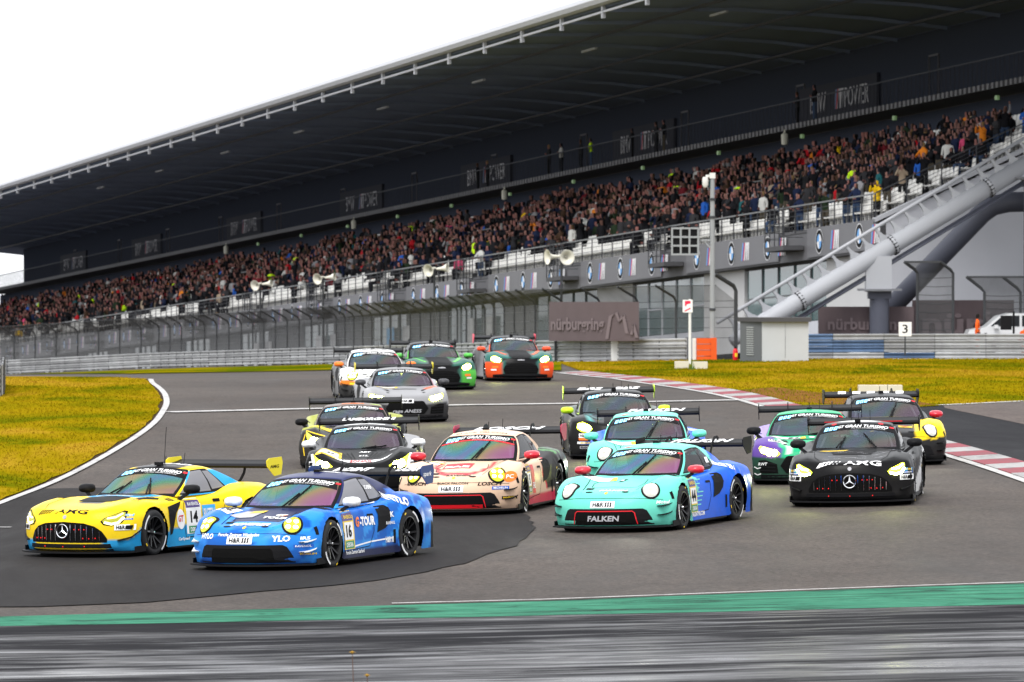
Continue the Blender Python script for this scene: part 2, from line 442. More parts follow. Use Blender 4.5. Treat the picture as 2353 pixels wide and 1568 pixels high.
# outer kerb
KL = smooth_line(gp([(1274, 858), (1380, 870), (1470, 881.6), (1602, 900), (1695.7, 921), (1752, 939.7), (1960, 990), (2187, 1054), (2353, 1110), (2560, 1190)]), 2)
def along(P, n):
    d = [0]
    for a, b in zip(P, P[1:]): d.append(d[-1] + math.hypot(b[0] - a[0], b[1] - a[1]))
    t = np.linspace(0, d[-1], n + 1); return list(zip(np.interp(t, d, [p[0] for p in P]), np.interp(t, d, [p[1] for p in P])))
NK = 52; L_ = along(KL, NK); W_ = offset(L_, .20); U_ = offset(L_, .98); KU = U_
ribbon('edge_line', L_, offset(L_, .19), .02, PAINT_W)
kerb = empty('kerb', (W_[20][0], W_[20][1], 0), 0, 'red and white painted kerb along the outside of the corner', 'kerb')
for i in range(NK):
    a, b, c, d = W_[i], W_[i + 1], U_[i + 1], U_[i]
    mb = MB(); ctr = Vector((W_[20][0], W_[20][1], 0)); k = .02
    def kp(p, q, h): return Vector((p[0] + (q[0] - p[0]) * k, p[1] + (q[1] - p[1]) * k, gz(p[0], p[1]) + h)) - ctr
    lo = [kp(a, b, .0), kp(b, a, .0), kp(c, d, .0), kp(d, c, .0)]; hi = [kp(a, b, .035), kp(b, a, .035), kp(c, d, .075), kp(d, c, .075)]
    mb.add(lo + hi, [(4, 5, 6, 7), (0, 1, 5, 4), (1, 2, 6, 5), (2, 3, 7, 6), (3, 0, 4, 7)]); mb.build('kerb_block', KERB_R if i % 2 else KERB_W, kerb)
# outside: grass, run-off, old concrete apron
RG_low = gp([(2168, 934), (2353, 925), (2700, 905)])
RIGHTG = offset(KU, .05)[::-1] if False else KU
cut = min(range(len(KU)), key=lambda i: abs(CX + FPX * KU[i][0] / KU[i][1] - 1900))
sheet('grass_field', [p for p in KU[:cut + 1]] + gp([(2000, 942), (2138, 936)]) + RG_low + gp([(2900, 826.5), (2353, 826.5), (1900, 826.5), (1590, 829.3), (1280, 833)]), .03, GRASS)
sheet('runoff_asphalt', KU[cut:] + gp([(2900, 1150), (2900, 900)]) + RG_low[::-1] + gp([(2138, 936), (2000, 942)]), .012, ASPH_RUN)
sheet('concrete_apron', gp([(2168, 934), (2353, 925), (2700, 906), (2700, 1030), (2353, 977), (2172, 940)]), .020, ASPH_OLD)
band('edge_line', gp([(2160, 934), (2353, 924.5), (2700, 905)]), -.15, .15, .034, PAINT_W)
sheet('earth_patch', gp([(1700, 900), (1830, 926), (1990, 938), (2150, 934), (2080, 921), (1900, 908), (1780, 893)]), .038, mat('dry_earth', (.16, .075, .022), .95, noise=.5, nscale=1.5, spec=0.0))
# grass strip under the far barrier
sheet('grass_strip', gp([(20, 862.2), (300, 860.5), (430, 856.5), (760, 852), (1290, 853)]) + gp([(1290, 832.8), (1100, 833.2), (760, 838), (430, 847), (353, 850), (20, 862)]), .03, GRASS_G)
# grass blades
def blades(name, poly, n, zmin, zmax, size, seed):
    r = np.random.RandomState(seed); P = np.array(poly); lo, hi = P.min(0), P.max(0); lo[0] = max(lo[0], -24); hi[0] = min(hi[0], 30); lo[1] = max(lo[1], zmin); hi[1] = min(hi[1], zmax)
    c = r.uniform(lo, hi, (n, 2)); ins = np.zeros(n, bool); j = len(P) - 1
    for i in range(len(P)):
        xi, yi, xj, yj = P[i, 0], P[i, 1], P[j, 0], P[j, 1]
        if yi != yj: ins ^= ((yi > c[:, 1]) != (yj > c[:, 1])) & (c[:, 0] < (xj - xi) * (c[:, 1] - yi) / (yj - yi) + xi)
        j = i
    xd = CX + FPX * c[:, 0] / c[:, 1]; c = c[ins & (xd > -60) & (xd < 2420)]; n = len(c)
    z = np.array([gz(a, b) for a, b in c]) + .03; h = r.uniform(.4, 1.0, n) * size; w = r.uniform(.012, .03, n); lean = r.normal(0, .4, (n, 2)) * h[:, None]
    v = np.zeros((n, 3, 3)); v[:, 0, 0] = c[:, 0] - w; v[:, 1, 0] = c[:, 0] + w; v[:, 0:2, 1] = c[:, 1:2]; v[:, 0:2, 2] = z[:, None] - .02
    v[:, 2, 0] = c[:, 0] + lean[:, 0]; v[:, 2, 1] = c[:, 1] + lean[:, 1]; v[:, 2, 2] = z + h
    me = bpy.data.meshes.new(name); me.vertices.add(n * 3); me.vertices.foreach_set('co', v.ravel().astype(np.float32)); me.loops.add(n * 3); me.loops.foreach_set('vertex_index', np.arange(n * 3, dtype=np.int32))
    me.polygons.add(n); me.polygons.foreach_set('loop_start', np.arange(0, n * 3, 3, dtype=np.int32)); me.update(); me.materials.append(GRASS)
    return tag(link(name, me), kind='stuff')
blades('grass', LEFTG, 70000, 85, 172, .055, 1)
blades('grass', KU[:cut + 1] + gp([(2000, 942), (2138, 936)]) + RG_low + gp([(2900, 826.5), (1900, 826.5), (1590, 829.3), (1280, 833)]), 70000, 130, 224, .06, 2)

def mesh_mat(name, col, alpha):
    m, n, l, b = new_mat(name); out = n['Material Output']; P = n.new('ShaderNodeNewGeometry').outputs['Position']
    f = noise_tree(n, l, P, .5, 4, .7, 0, (1, 1, .4)); tr = n.new('ShaderNodeBsdfTransparent'); ms = n.new('ShaderNodeMixShader')
    mr = n.new('ShaderNodeMapRange'); mr.inputs[1].default_value = .3; mr.inputs[2].default_value = .7; mr.inputs[3].default_value = alpha - .08; mr.inputs[4].default_value = alpha + .10
    l.new(f, mr.inputs[0]); l.new(mr.outputs[0], ms.inputs[0]); l.new(tr.outputs[0], ms.inputs[1]); l.new(b.outputs[0], ms.inputs[2]); l.new(ms.outputs[0], out.inputs['Surface'])
    b.inputs['Base Color'].default_value = (*col, 1); b.inputs['Roughness'].default_value = .9; b.inputs['Specular IOR Level'].default_value = 0.0; return m
# ================================================================== grandstand
AS = radians(14.5)
SU = Vector((-sin(AS), cos(AS), -.0427)); SV = Vector((cos(AS), sin(AS), 0)); SO = Vector((10.07, 258, 3.5))
def st(u, v, h): return SO + SU * u + SV * v + Vector((0, 0, h))
UR, UL, UB = -20.7, 240.0, 277.0
stand = empty('grandstand', st(0, 0, -4.2), 0, 'long covered grandstand with dark roof and packed seating behind the track', 'grandstand')
SB = st(0, 0, -4.2)
def sl(u, v, h): return st(u, v, h) - SB          # in the stand's own space
def slab(mb, u0, u1, P, m=None):
    """section outline P [(v, h)] run along the stand from u0 to u1"""
    n = len(P); A = [sl(u0, v, h) for v, h in P]; B = [sl(u1, v, h) for v, h in P]
    mb.add(A + B, [tuple(range(n)), tuple(reversed(range(n, 2 * n)))] + [(i, i + n, (i + 1) % n + n, (i + 1) % n) for i in range(n)], m)
CONC = mat('stand_concrete', (.07, .07, .075), .8, noise=.25, nscale=.6); CONC_L = mat('light_concrete', (.50, .51, .55), .75, noise=.1, nscale=.5)
ROOFD = mat('roof_underside', (.20, .24, .34), .8, spec=.0); STEEL_L = mat('pale_steel', (.42, .43, .46), .5); STEEL_D = mat('dark_steel', (.045, .047, .052), .6, spec=.2); BACKW = mat('back_wall', (.045, .052, .072), .8, spec=.0)
BOARD = mat('advert_board', (.125, .125, .135), .5, noise=.1, nscale=.8); SEATW = mat('seat_plastic', (.74, .73, .70), .45)
# lower tier: eleven steps
NR = 11
def fl(k): return .55 + .36 * k
P = [(.0, .4)]
for k in range(NR): P += [(.15 + .8 * k, fl(k)), (.15 + .8 * (k + 1), fl(k))]
P += [(.15 + .8 * NR, fl(NR) - 1.0), (9.0, 2.0), (.6, -.9)]
mb = MB(); 
n = len(P); A = [sl(UR, v, h) for v, h in P]; B = [sl(UL + 26, v, h) for v, h in P]
mb.add(A + B, [(i, i + n, (i + 1) % n + n, (i + 1) % n) for i in range(n)]); mb.build('seating_tier', CONC, stand)
# concourse wall behind the tier, slab above it, upper wall, roof
mb = MB(); slab(mb, UR - 6, UB, [(11.8, -4.2), (12.2, -4.2), (12.2, 6.9), (11.8, 6.9)]); mb.build('rear_wall', BACKW, stand)
mb = MB(); slab(mb, UR - 10, UB, [(9.9, 7.0), (16, 7.0), (16, 7.25), (9.9, 7.25)]); mb.build('balcony_slab', CONC, stand)
mb = MB(); slab(mb, UR - 10, UB, [(14.0, 7.25), (14.3, 7.25), (14.3, 11.2), (14.0, 11.2)]); mb.build('upper_wall', BACKW, stand)
mb = MB(); slab(mb, UR - 26, UB + 12, [(-3.0, 12.0), (3.5, 12.1), (10, 11.75), (16, 11.1), (16, 11.5), (10, 12.2), (3.5, 12.6), (-3.0, 12.4)]); roof = mb.build('stand_roof', ROOFD, stand)
mb = MB(); mb.tube([sl(UR - 26, -3.25, 12.35), sl(UB + 12, -3.25, 12.35)], .30, 8); mb.build('roof_gutter', STEEL_L, roof)
mb = MB(); mb.bar(sl(UR - 26, -3.1, 11.78), sl(UB + 12, -3.1, 11.78), .12, .10); mb.build('roof_edge_rail', STEEL_L, roof)
for k in range(39):
    u = UR - 14 + 7.6 * k
    mb = MB(); mb.box(sl(u, -3.12, 11.85), (.16, .22, .75), Matrix.Rotation(AS, 3, 'Z')); mb.build('roof_bracket', STEEL_L, roof)
    mb = MB()
    for (v0, h0), (v1, h1) in (((-2.9, 11.75), (3.5, 11.85)), ((3.5, 11.85), (10, 11.5)), ((10, 11.5), (15.5, 10.9))): mb.bar(sl(u, v0, h0 + .1), sl(u, v1, h1 + .1), .16, .16)
    mb.build('roof_beam', mat('roof_beam', (.21, .25, .35), .7, spec=.0), roof)
for v, h in ((.5, 11.75), (6, 11.6), (11.5, 11.2)):
    mb = MB(); mb.bar(sl(UR - 20, v, h), sl(UB + 10, v, h), .10, .12); mb.build('roof_purlin', STEEL_D, roof)
for k in range(8):
    mb = MB(); u = 6 + 23.0 * k; mb.bar(sl(u, 1.5, 11.45), sl(u + 2.6, 1.5, 11.45), .14, .1); mb.build('roof_lamp', mat('lamp_housing', (.35, .36, .38), .5), roof)
# slab edge: row of pale bracket ends
mb = MB()
for k in range(int((UB - UR + 8) / .62)):
    u = UR - 8 + .62 * k; mb.box(sl(u, 9.84, 7.12), (.10, .30, .26), Matrix.Rotation(AS, 3, 'Z'))
tag(mb.build('slab_edge_bracket', mat('edge_bracket', (.13, .13, .14), .6), stand, fix=False), kind='stuff')
# balcony railing
mb = MB(); mb.bar(sl(UR - 8, 9.95, 8.38), sl(UB, 9.95, 8.38), .07, .06); mb.build('balcony_handrail', STEEL_L if False else mat('balcony_rail', (.045, .048, .06), .6, spec=.1), stand)
mb = MB()
for k in range(int((UB - UR + 8) / .62)):
    u = UR - 8 + .62 * k; mb.bar(sl(u, 9.95, 7.25), sl(u, 9.95, 8.36), .045, .02, (0, 1, 0))
tag(mb.build('balcony_baluster', mat('balcony_rail', (.045, .048, .06), .6, spec=.1), stand, fix=False), kind='stuff')
# boards on the upper wall
def m_mark(mb, o, U, V, h, m0):
    """three slanted stripes and a bold M"""
    for k in range(3): a = k * .16 * h; mb.add([o + U * (a - .1 * h) - V * h * .5, o + U * (a + .06 * h) - V * h * .5, o + U * (a + .31 * h) + V * h * .5, o + U * (a + .15 * h) + V * h * .5], [(0, 1, 2, 3)], m0 + k)
    c = o + U * (.85 * h)
    for pts in ([(-.42, -.5), (-.22, -.5), (.03, .5), (-.17, .5)], [(-.02, -.5), (.12, -.5), (.22, .5), (.03, .5)], [(.12, -.5), (.14, -.5), (.42, .5), (.24, .5)], [(.30, -.5), (.50, -.5), (.60, .5), (.42, .5)]):
        mb.add([c + U * (p[0] * h) + V * (p[1] * h) for p in pts], [(0, 1, 2, 3)], m0 + 3)
LBL = mat('light_blue_mark', (.10, .30, .62), .5); DBL = mat('dark_blue_mark', (.03, .06, .28), .5); RDM = mat('red_mark', (.60, .03, .05), .5); WHM = mat('white_mark', (.68, .68, .70), .5); BKM = mat('black_mark', (.010, .010, .011), .7, spec=.08)
for i, xd in enumerate((1928, 1480, 1118, 832, 562, 338, 170)):
    k = (xd - CX) / FPX; B = st(0, 13.9, 8.6); u = (k * B.y - B.x) / (SU.x - k * SU.y)
    mb = MB(); slab(mb, u - 6.4, u + 6.4, [(13.80, 8.0), (13.93, 8.0), (13.93, 9.75), (13.80, 9.75)]); o = st(u, 13.9, 8.9)
    bd = mb.build('advert_board', mat('upper_board', (.040, .042, .054), .7, spec=.05)); bd.location = SB
    tag(bd, 'grey board with car maker lettering on the upper wall, %s' % ('largest and clearest of the row', 'partly behind two dark figures', 'beside a group on the balcony', 'fourth along the balcony wall', 'above a small white lamp', 'second from the glazed tower', 'smallest, next to the glazed tower')[i], 'advert board', 'boards on the upper wall of the stand')
    mb = MB(); Ud = -SU; o2 = sl(u, 13.78, 8.85); Vd = Vector((0, 0, 1))
    flat_text(mb, 'BMW', o2 - Ud * 3.2, Ud, Vd, 1.0, 2.6, 0, .0, 3); flat_text(mb, 'POWER', o2 + Ud * 3.2, Ud, Vd, 1.0, 3.9, 0, .0, 3); m_mark(mb, o2 - Ud * .4, Ud, Vd, 1.0, 0)
    mb.build('lettering', [mat('dim_blue', (.10, .16, .30), .6), mat('dim_navy', (.06, .06, .14), .6), mat('dim_red', (.45, .06, .06), .6), mat('dim_white', (.45, .45, .48), .6)], bd)
for k in range(13):            # door frames
    u = -9.5 + 21.5 * k
    mb = MB()
    for du in (0, 1.4): mb.bar(sl(u + du, 13.95, 7.25), sl(u + du, 13.95, 10.0), .09, .06, (0, 1, 0))
    mb.bar(sl(u, 13.95, 10.0), sl(u + 1.4, 13.95, 10.0), .06, .09); mb.build('door_frame', mat('frame_grey', (.09, .09, .105), .6), stand)
# front fascia with boards and roundels
GS = 18.83; pods = []
for gidx in range(-1, 12):
    c = gidx * GS
    u0, u1 = c - 7.2, c + 7.4
    if u0 < UR: u0 = UR
    if u1 < UR + 1 or u0 > UL: continue
    mb = MB(); slab(mb, u0, min(u1, UL), [(-.06, -.72), (.0, -.72), (.0, .55), (-.06, .55)]); fb = mb.build('fascia_board', BOARD, stand)
    for uu in (c - 5.6, c, c + 5.6):
        if uu < UR + .8: continue
        o = sl(uu, -.075, -.08); Ud = -SU; Vd = Vector((0, 0, 1)); R = .54; nn = 28; mb = MB()
        def disc(r0, r1, a0, a1, m, lift):
            k = max(3, int(nn * (a1 - a0) / (2 * pi))); vs = []
            for t in np.linspace(a0, a1, k + 1):
                for r in (r0, r1): vs.append(o + Ud * (r * cos(t)) + Vd * (r * sin(t)) - SV * lift)
            mb.add(vs, [(2 * j, 2 * j + 1, 2 * j + 3, 2 * j + 2) for j in range(k)], m)
        disc(.0 + .50, R, 0, 2 * pi, 1, .0); disc(.32, .50, 0, 2 * pi, 0, .002)
        for q in range(4): disc(0, .32, q * pi / 2, (q + 1) * pi / 2, 2 if q in (1, 3) else 1, .004)
        mb.build('roundel', [BKM, WHM, LBL], fb, fix=False)
        mb = MB(); m_mark(mb, o + Ud * 1.65, Ud, Vd, .80, 0); mb.build('stripe_logo', [LBL, DBL, RDM, WHM], fb, fix=False)
    up = c + 9.4
    if up < UL: pods.append(up)
mb = MB(); slab(mb, UR, UL, [(.02, -.80), (.5, -.80), (.5, .40), (.02, .40)]); mb.build('fascia_beam', mat('fascia_grey', (.12, .12, .128), .7), stand)
for u in pods:                # small railed landings
    mb = MB(); slab(mb, u - 1.4, u + 1.4, [(-.95, -.35), (-.02, -.35), (-.02, -.15), (-.95, -.15)]); ld = mb.build('landing', CONC, stand)
    mb = MB()
    for du in (-1.4, -.7, 0, .7, 1.4): mb.bar(sl(u + du, -.93, -.15), sl(u + du, -.93, 1.5), .05, .05, (0, 1, 0))
    for h in (.2, .5, .8, 1.1, 1.5):
        mb.bar(sl(u - 1.4, -.93, h), sl(u + 1.4, -.93, h), .03, .03)
        for s_ in (-1.4, 1.4): mb.bar(sl(u + s_, -.93, h), sl(u + s_, -.05, h), .03, .03)
    mb.build('landing_rail', STEEL_D, ld)
# front railing
mb = MB(); mb.bar(sl(UR, .03, 1.62), sl(UL, .03, 1.62), .06, .06); mb.build('handrail', mat('rail_grey', (.14, .145, .15), .5), stand)
for h in (.75, .97, 1.19, 1.41):
    mb = MB(); mb.bar(sl(UR, .03, h), sl(UL, .03, h), .022, .022); mb.build('rail_wire', STEEL_D, stand)
for k in range(int((UL - UR) / 1.88) + 1):
    u = UR + 1.88 * k; mb = MB(); mb.bar(sl(u, .03, .42), sl(u, .03, 1.6), .055, .055, (0, 1, 0)); mb.build('railing_post', STEEL_D, stand)
# mid-tier barriers in the seating
for k in range(16):
    u = -16 + 13.0 * k; v = 4.95; h = fl(6)
    if u + 8 > UL: break
    mb = MB(); mb.tube([sl(u, v, h), sl(u, v, h + 1.15), sl(u + 7.5, v, h + 1.15), sl(u + 7.5, v, h)], .035, 6)
    for q in range(1, 10): mb.tube([sl(u + .75 * q, v, h), sl(u + .75 * q, v, h + 1.15)], .018, 4)
    mb.build('tier_barrier', mat('rail_grey', (.14, .145, .15), .5), stand)
# ground floor: glazing and white wall bays
GLZ = mat('teal_glazing', (.035, .085, .085), .06, spec=.8); WALLW = mat('white_wall', (.50, .50, .50), .7, noise=.06, nscale=.7); MULL = mat('mullion', (.10, .105, .11), .5)
for gidx in range(-1, 11):
    c = gidx * GS
    a, b = max(c + .3 - 0.0, UR), c + 6.5
    mb = MB(); slab(mb, c, c + 6.5, [(.55, -4.6), (.75, -4.6), (.75, -.81), (.55, -.81)]); mb.build('wall_bay', WALLW if gidx < 2 else mat('dark_grey_wall', (.085, .088, .09), .7, noise=.15, nscale=.5), stand)  # bays farther along, behind the fence, take a much darker grey
    u0, u1 = c + 6.6, c + GS - .1
    if gidx >= 3:
        mb = MB(); slab(mb, c + 6.52, c + 10, [(.60, -4.6), (.75, -4.6), (.75, -.81), (.60, -.81)]); mb.build('wall_bay', mat('grey_wall', (.07, .072, .075), .7), stand); u0 = c + 10.1
    mb = MB(); slab(mb, u0, u1, [(.60, -4.7), (.9, -4.7), (.9, -3.45), (.60, -3.45)]); mb.build('wall_plinth', CONC_L, stand)
    npane = int((u1 - u0) / 2.03); w = (u1 - u0) / npane
    for k in range(npane):
        mb = MB(); slab(mb, u0 + k * w + .05, u0 + (k + 1) * w - .05, [(.66, -3.42), (.70, -3.42), (.70, -.83), (.66, -.83)]); pn = mb.build('window_pane', GLZ, stand)
        mb = MB(); mb.bar(sl(u0 + k * w, .64, -3.45), sl(u0 + k * w, .64, -.82), .08, .10, (0, 1, 0))
        if gidx == -1 or k % 3 == 0: mb.bar(sl(u0 + k * w + .05, .645, -2.2), sl(u0 + (k + 1) * w - .05, .645, -2.2), .06, .06)
        mb.build('window_frame', MULL if gidx != 0 else CONC_L, pn)
    if gidx in (2, 3, 4, 5):
        for dd in (8.5, 12.5):
            mb = MB(); slab(mb, c + dd, c + dd + 1.7, [(.40, -3.2), (.46, -3.2), (.46, -1.6), (.40, -1.6)]); mb.build('wall_sign', WALLW if dd < 10 or gidx != 3 else mat('sky_blue_sign', (.10, .32, .55), .5), stand)
# end wall on the near side, sloping coping and stair rail
mb = MB(); e0 = [(0, -5.0), (16, -5.0), (16, 7.3), (.15 + .8 * 14, fl(14) - .18), (.15, fl(0) - .18), (0, .42)]
A = [sl(UR, v, h) for v, h in e0]; B = [sl(UR + .3, v, h) for v, h in e0]; n = len(A)
mb.add(A + B, [tuple(range(n)), tuple(reversed(range(n, 2 * n)))] + [(i, i + n, (i + 1) % n + n, (i + 1) % n) for i in range(n)]); mb.build('end_wall', CONC_L, stand)
mb = MB(); mb.bar(sl(UR - .02, -.05, fl(0) - .05), sl(UR - .02, 12.4, fl(0) - .05 + .45 * 12.45), .34, .16); mb.build('end_coping', STEEL_L, stand)
mb = MB(); mb.bar(sl(UR + .4, 0, fl(0) + 1.05), sl(UR + .4, 12.4, fl(0) + 1.05 + .45 * 12.4), .05, .05)
for q in range(5): h = fl(0) + .2 + .17 * q; mb.bar(sl(UR + .4, 0, h), sl(UR + .4, 12.4, h + .45 * 12.4), .018, .018)
mb.build('stair_handrail', STEEL_D, stand)
for k in range(8):
    v = 1.55 * k; mb = MB(); mb.bar(sl(UR + .4, v, fl(0) - .1 + .45 * v), sl(UR + .4, v, fl(0) + 1.05 + .45 * v), .05, .05, (0, 1, 0)); mb.build('stair_post', STEEL_D, stand)
# hanging lamps under the slab
for i, u in enumerate((78, 118, 22, 160)):
    mb = MB(); mb.lathe([(0, -.55), (.16, -.5), (.18, 0), (.05, .08), (.03, .25)], sl(u, 9.3, 6.7), (0, 0, 1), 10); mb.build('hanging_lamp', mat('lamp_shade_cream', (.55, .54, .46), .5), stand, 40)
for i in range(12):
    u = -8 + 14.5 * i; mb = MB(); mb.box(sl(u, 9.9, 6.55), (.12, .34, .20), Matrix.Rotation(AS, 3, 'Z')); mb.build('exit_lamp', mat('dim_green_lamp', (.20, .30, .15), .5, emit=(.35, .6, .25), es=.06), stand)
# glazed screen closing the far end, daylight behind it
PAN = mesh_mat('end_glass', (.45, .50, .54), .30); scr = empty('end_screen', st(UB, 7, -4.2), 0, 'bright glazed screen with dark frames closing the far end of the stand', 'glass screen')
so = st(UB, 7, -4.2); se = lambda v, h: st(UB + .2, v, h) - so
for k in range(16):
    v0, v1 = -14 + 2.0 * k, -14 + 2.0 * (k + 1)
    for h0, h1 in ((-2.0, 1.5), (1.6, 4.3), (4.4, 6.9)):
        if h0 < -1 and k % 3 == 0: continue
        mb = MB(); mb.quad(se(v0 + .06, h0), se(v1 - .06, h0), se(v1 - .06, h1), se(v0 + .06, h1)); mb.build('window_pane', PAN, scr)
    mb = MB(); mb.bar(se(v0, -4), se(v0, 7), .12, .10, (0, 1, 0)); mb.build('window_frame', STEEL_D, scr)
for h in (1.55, 4.35): mb = MB(); mb.bar(se(-14, h), se(18, h), .10, .10); mb.build('window_rail', STEEL_D, scr)

# ------------------------------------------------------------------ seats
def seat_mb():
    mb = MB(); mb.box((0, .20, .40), (.44, .40, .06)); mb.prism([(-.22, 0), (.22, 0), (.20, .40), (.12, .44), (-.12, .44), (-.20, .40)], (0, .37, .40), (1, 0, 0), (0, .12, 1), (0, .05, 0)); mb.box((0, .28, .18), (.10, .10, .40)); return mb
SEAT = seat_mb().mesh('seat', SEATW)
RS = Matrix.Rotation(AS - pi / 2, 4, 'Z')       # chair faces the track: local -y towards -SV
def face_mat(): 
    X = -SU.copy(); X.z = 0; X.normalize(); Y = SV.copy(); return Matrix((X, Y, Vector((0, 0, 1)))).transposed().to_4x4()
FM = face_mat()
srnd = random.Random(11); seat_pos = []
for k in range(NR + 2):
    u = UR + .9
    while u < UL - .4 + k * 2.5:
        if not (8.0 < (u - 4) % GS < 9.3): seat_pos.append((u, .30 + .8 * k, fl(k), k))
        u += .53
def occupied(u, k):
    p = .80
    if u < -8: p = .93 - (-8 - u) * .085 + .05 * k
    if k == 0: p = .10 if u < 150 else .25
    if k == 1: p *= .55 if u < 25 else .34
    if k == 2 and u > 25: p *= .72
    if k == 2: p *= .86
    if u > 60: p *= .93 - .10 * (k < 2) - .0012 * (u - 60)
    if k >= 9: p *= .86
    p *= .60 + .62 * (.5 + .5 * sin(u * .55 + 1.7 * sin(k * 1.3 + u * .21)) )
    return srnd.random() < p
crowd_pos = []; free = []
for s_ in seat_pos:
    if s_[3] < NR and occupied(s_[0], s_[3]): crowd_pos.append(s_)
    else: free.append(s_)
free.sort(key=lambda s: (s[3] > 3) * 30 + s[0] if s[0] > -9 else s[0] - 200 + s[3])
for (u, v, h, k) in free[:300]: link('seat', SEAT, stand, Matrix.Translation(sl(u, v + .0, h)) @ FM)
sv = np.array([v.co[:] for v in SEAT.vertices]); sf = [tuple(p.vertices) for p in SEAT.polygons]; F3 = np.array(FM.to_3x3()); mb = MB()
for (u, v, h, k) in free[300:] + [s for s in crowd_pos if s[3] <= 1]:
    mb.add((sv @ F3.T + np.array(sl(u, v, h))).tolist(), sf)
tag(mb.build('seat_row', SEATW, stand, fix=False), kind='stuff')

# ------------------------------------------------------------------ spectators
def skin_body(J, E, R, sub):
    """one continuous body grown round a skeleton: joints J, bones E, radii R"""
    me = bpy.data.meshes.new('figure'); me.from_pydata([Vector(j) for j in J], E, []); ob = bpy.data.objects.new('figure', me); COL.objects.link(ob)
    md = ob.modifiers.new('skin', 'SKIN'); md.use_smooth_shade = True; md.branch_smoothing = .4
    for i, v in enumerate(me.skin_vertices[0].data): r = R[i]; v.radius = r if isinstance(r, tuple) else (r, r); v.use_root = (i == 0)
    if sub: s = ob.modifiers.new('sub', 'SUBSURF'); s.levels = sub
    dg = bpy.context.evaluated_depsgraph_get(); out = bpy.data.meshes.new_from_object(ob.evaluated_get(dg))
    bpy.data.objects.remove(ob); bpy.data.meshes.remove(me); return out
def figure(pose, sub=1):
    """faces -y; feet at z = 0"""
    sit = pose.startswith('sit'); dz = -.42 if sit else 0
    J = [(0, 0, .95 + dz), (0, -.01, 1.18 + dz), (0, .0, 1.40 + dz), (0, -.01, 1.50 + dz), (0, -.03, 1.60 + dz), (0, -.03, 1.72 + dz)]
    R = [(.16, .12), (.155, .115), (.17, .11), (.062, .06), (.088, .10), (.075, .085)]; E = [(0, 1), (1, 2), (2, 3), (3, 4), (4, 5)]
    arms = {'down': ((.24, .02, 1.16), (.25, -.06, .92)), 'clap': ((.24, -.08, 1.16), (.05, -.34, 1.24)), 'photo': ((.26, -.16, 1.24), (.07, -.26, 1.56)), 'up': ((.30, -.04, 1.56), (.33, -.08, 1.86)), 'rail': ((.26, -.12, 1.18), (.20, -.36, 1.06)), 'cross': ((.25, -.06, 1.16), (-.02, -.20, 1.18))}
    a = pose.split('_')[1]
    for s in (1, -1):
        aa = a if not (a == 'up' and s < 0) else 'down'
        i = len(J); e, h = arms[aa]
        J += [(.185 * s, 0, 1.38 + dz), (e[0] * s, e[1], e[2] + dz), (h[0] * s, h[1], h[2] + dz), (h[0] * s * .95, h[1] - .05, h[2] + .06 + dz)]
        R += [.075, .056, .042, .045]; E += [(2, i), (i, i + 1), (i + 1, i + 2), (i + 2, i + 3)]
    for s in (1, -1):
        i = len(J)
        if sit: J += [(.10 * s, -.02, .52), (.12 * s, -.46, .52), (.12 * s, -.42, .10), (.12 * s, -.54, .05)]
        else: J += [(.10 * s, 0, .86), (.11 * s, -.02, .48), (.12 * s, .02, .09), (.12 * s, -.13, .045)]
        R += [.10, .075, .052, (.05, .04)]; E += [(0, i), (i, i + 1), (i + 1, i + 2), (i + 2, i + 3)]
    me = skin_body(J, E, R, sub)
    n = len(me.polygons); mi = np.zeros(n, int)
    for i, p in enumerate(me.polygons):
        c = p.center; hd = Vector(J[4])
        if c.z > 1.52 + dz and abs(c.x) < .16 and c.y > -.17 and (c.z > 1.685 + dz or c.y > -.075) and a != 'up': mi[i] = 3
        elif a == 'up' and c.z > 1.70 and abs(c.x) < .12: mi[i] = 3
        elif c.z > 1.49 + dz and abs(c.x) < .13 and c.y > -.18: mi[i] = 0
        elif min((c - Vector(J[k])).length for k in (8, 9, 12, 13)) < .075: mi[i] = 0
        elif c.z < (.10 if not sit else .11): mi[i] = 3
        elif (c.z < .90 and not sit and abs(c.x) < .22) or (sit and c.z < .60 and c.y < -.06): mi[i] = 2
        else: mi[i] = 1
    me.polygons.foreach_set('material_index', mi); me.polygons.foreach_set('use_smooth', [True] * n); return me
SKIN = [mat('skin_%s' % a, c, .7, spec=.15) for a, c in (('fair', (.19, .098, .082)), ('tan', (.095, .050, .040)), ('pink', (.22, .098, .086)))]
HAIR = [mat('hair_%s' % a, c, .8, spec=.08) for a, c in (('black', (.012, .011, .010)), ('brown', (.05, .028, .016)), ('cap_dark', (.02, .022, .03)), ('blond', (.25, .16, .07)), ('cap_white', (.55, .55, .53)), ('cap_red', (.40, .02, .02)))]
JACK = {'black': (.010, .010, .012), 'dark grey': (.03, .03, .033), 'navy': (.012, .018, .045), 'dark green': (.018, .03, .016), 'brown': (.045, .026, .016), 'red': (.38, .012, .018), 'maroon': (.13, .014, .02), 'white': (.50, .50, .48), 'beige': (.28, .22, .16), 'bright blue': (.02, .10, .42), 'yellow': (.66, .42, .01), 'neon yellow': (.55, .85, .02), 'orange': (.62, .19, .02), 'pink': (.50, .06, .14), 'light grey': (.22, .22, .23), 'teal': (.015, .09, .10)}
JM = {k: mat('jacket_' + k.replace(' ', '_'), v, .9, spec=.06) for k, v in JACK.items()}
JW = [('black', 60), ('dark grey', 14), ('navy', 13), ('dark green', 5), ('brown', 5), ('red', 3.6), ('maroon', 2.5), ('white', 4), ('beige', 3), ('bright blue', 2), ('yellow', .8), ('neon yellow', 1.2), ('orange', 1.1), ('pink', .8), ('light grey', 4), ('teal', 2)]
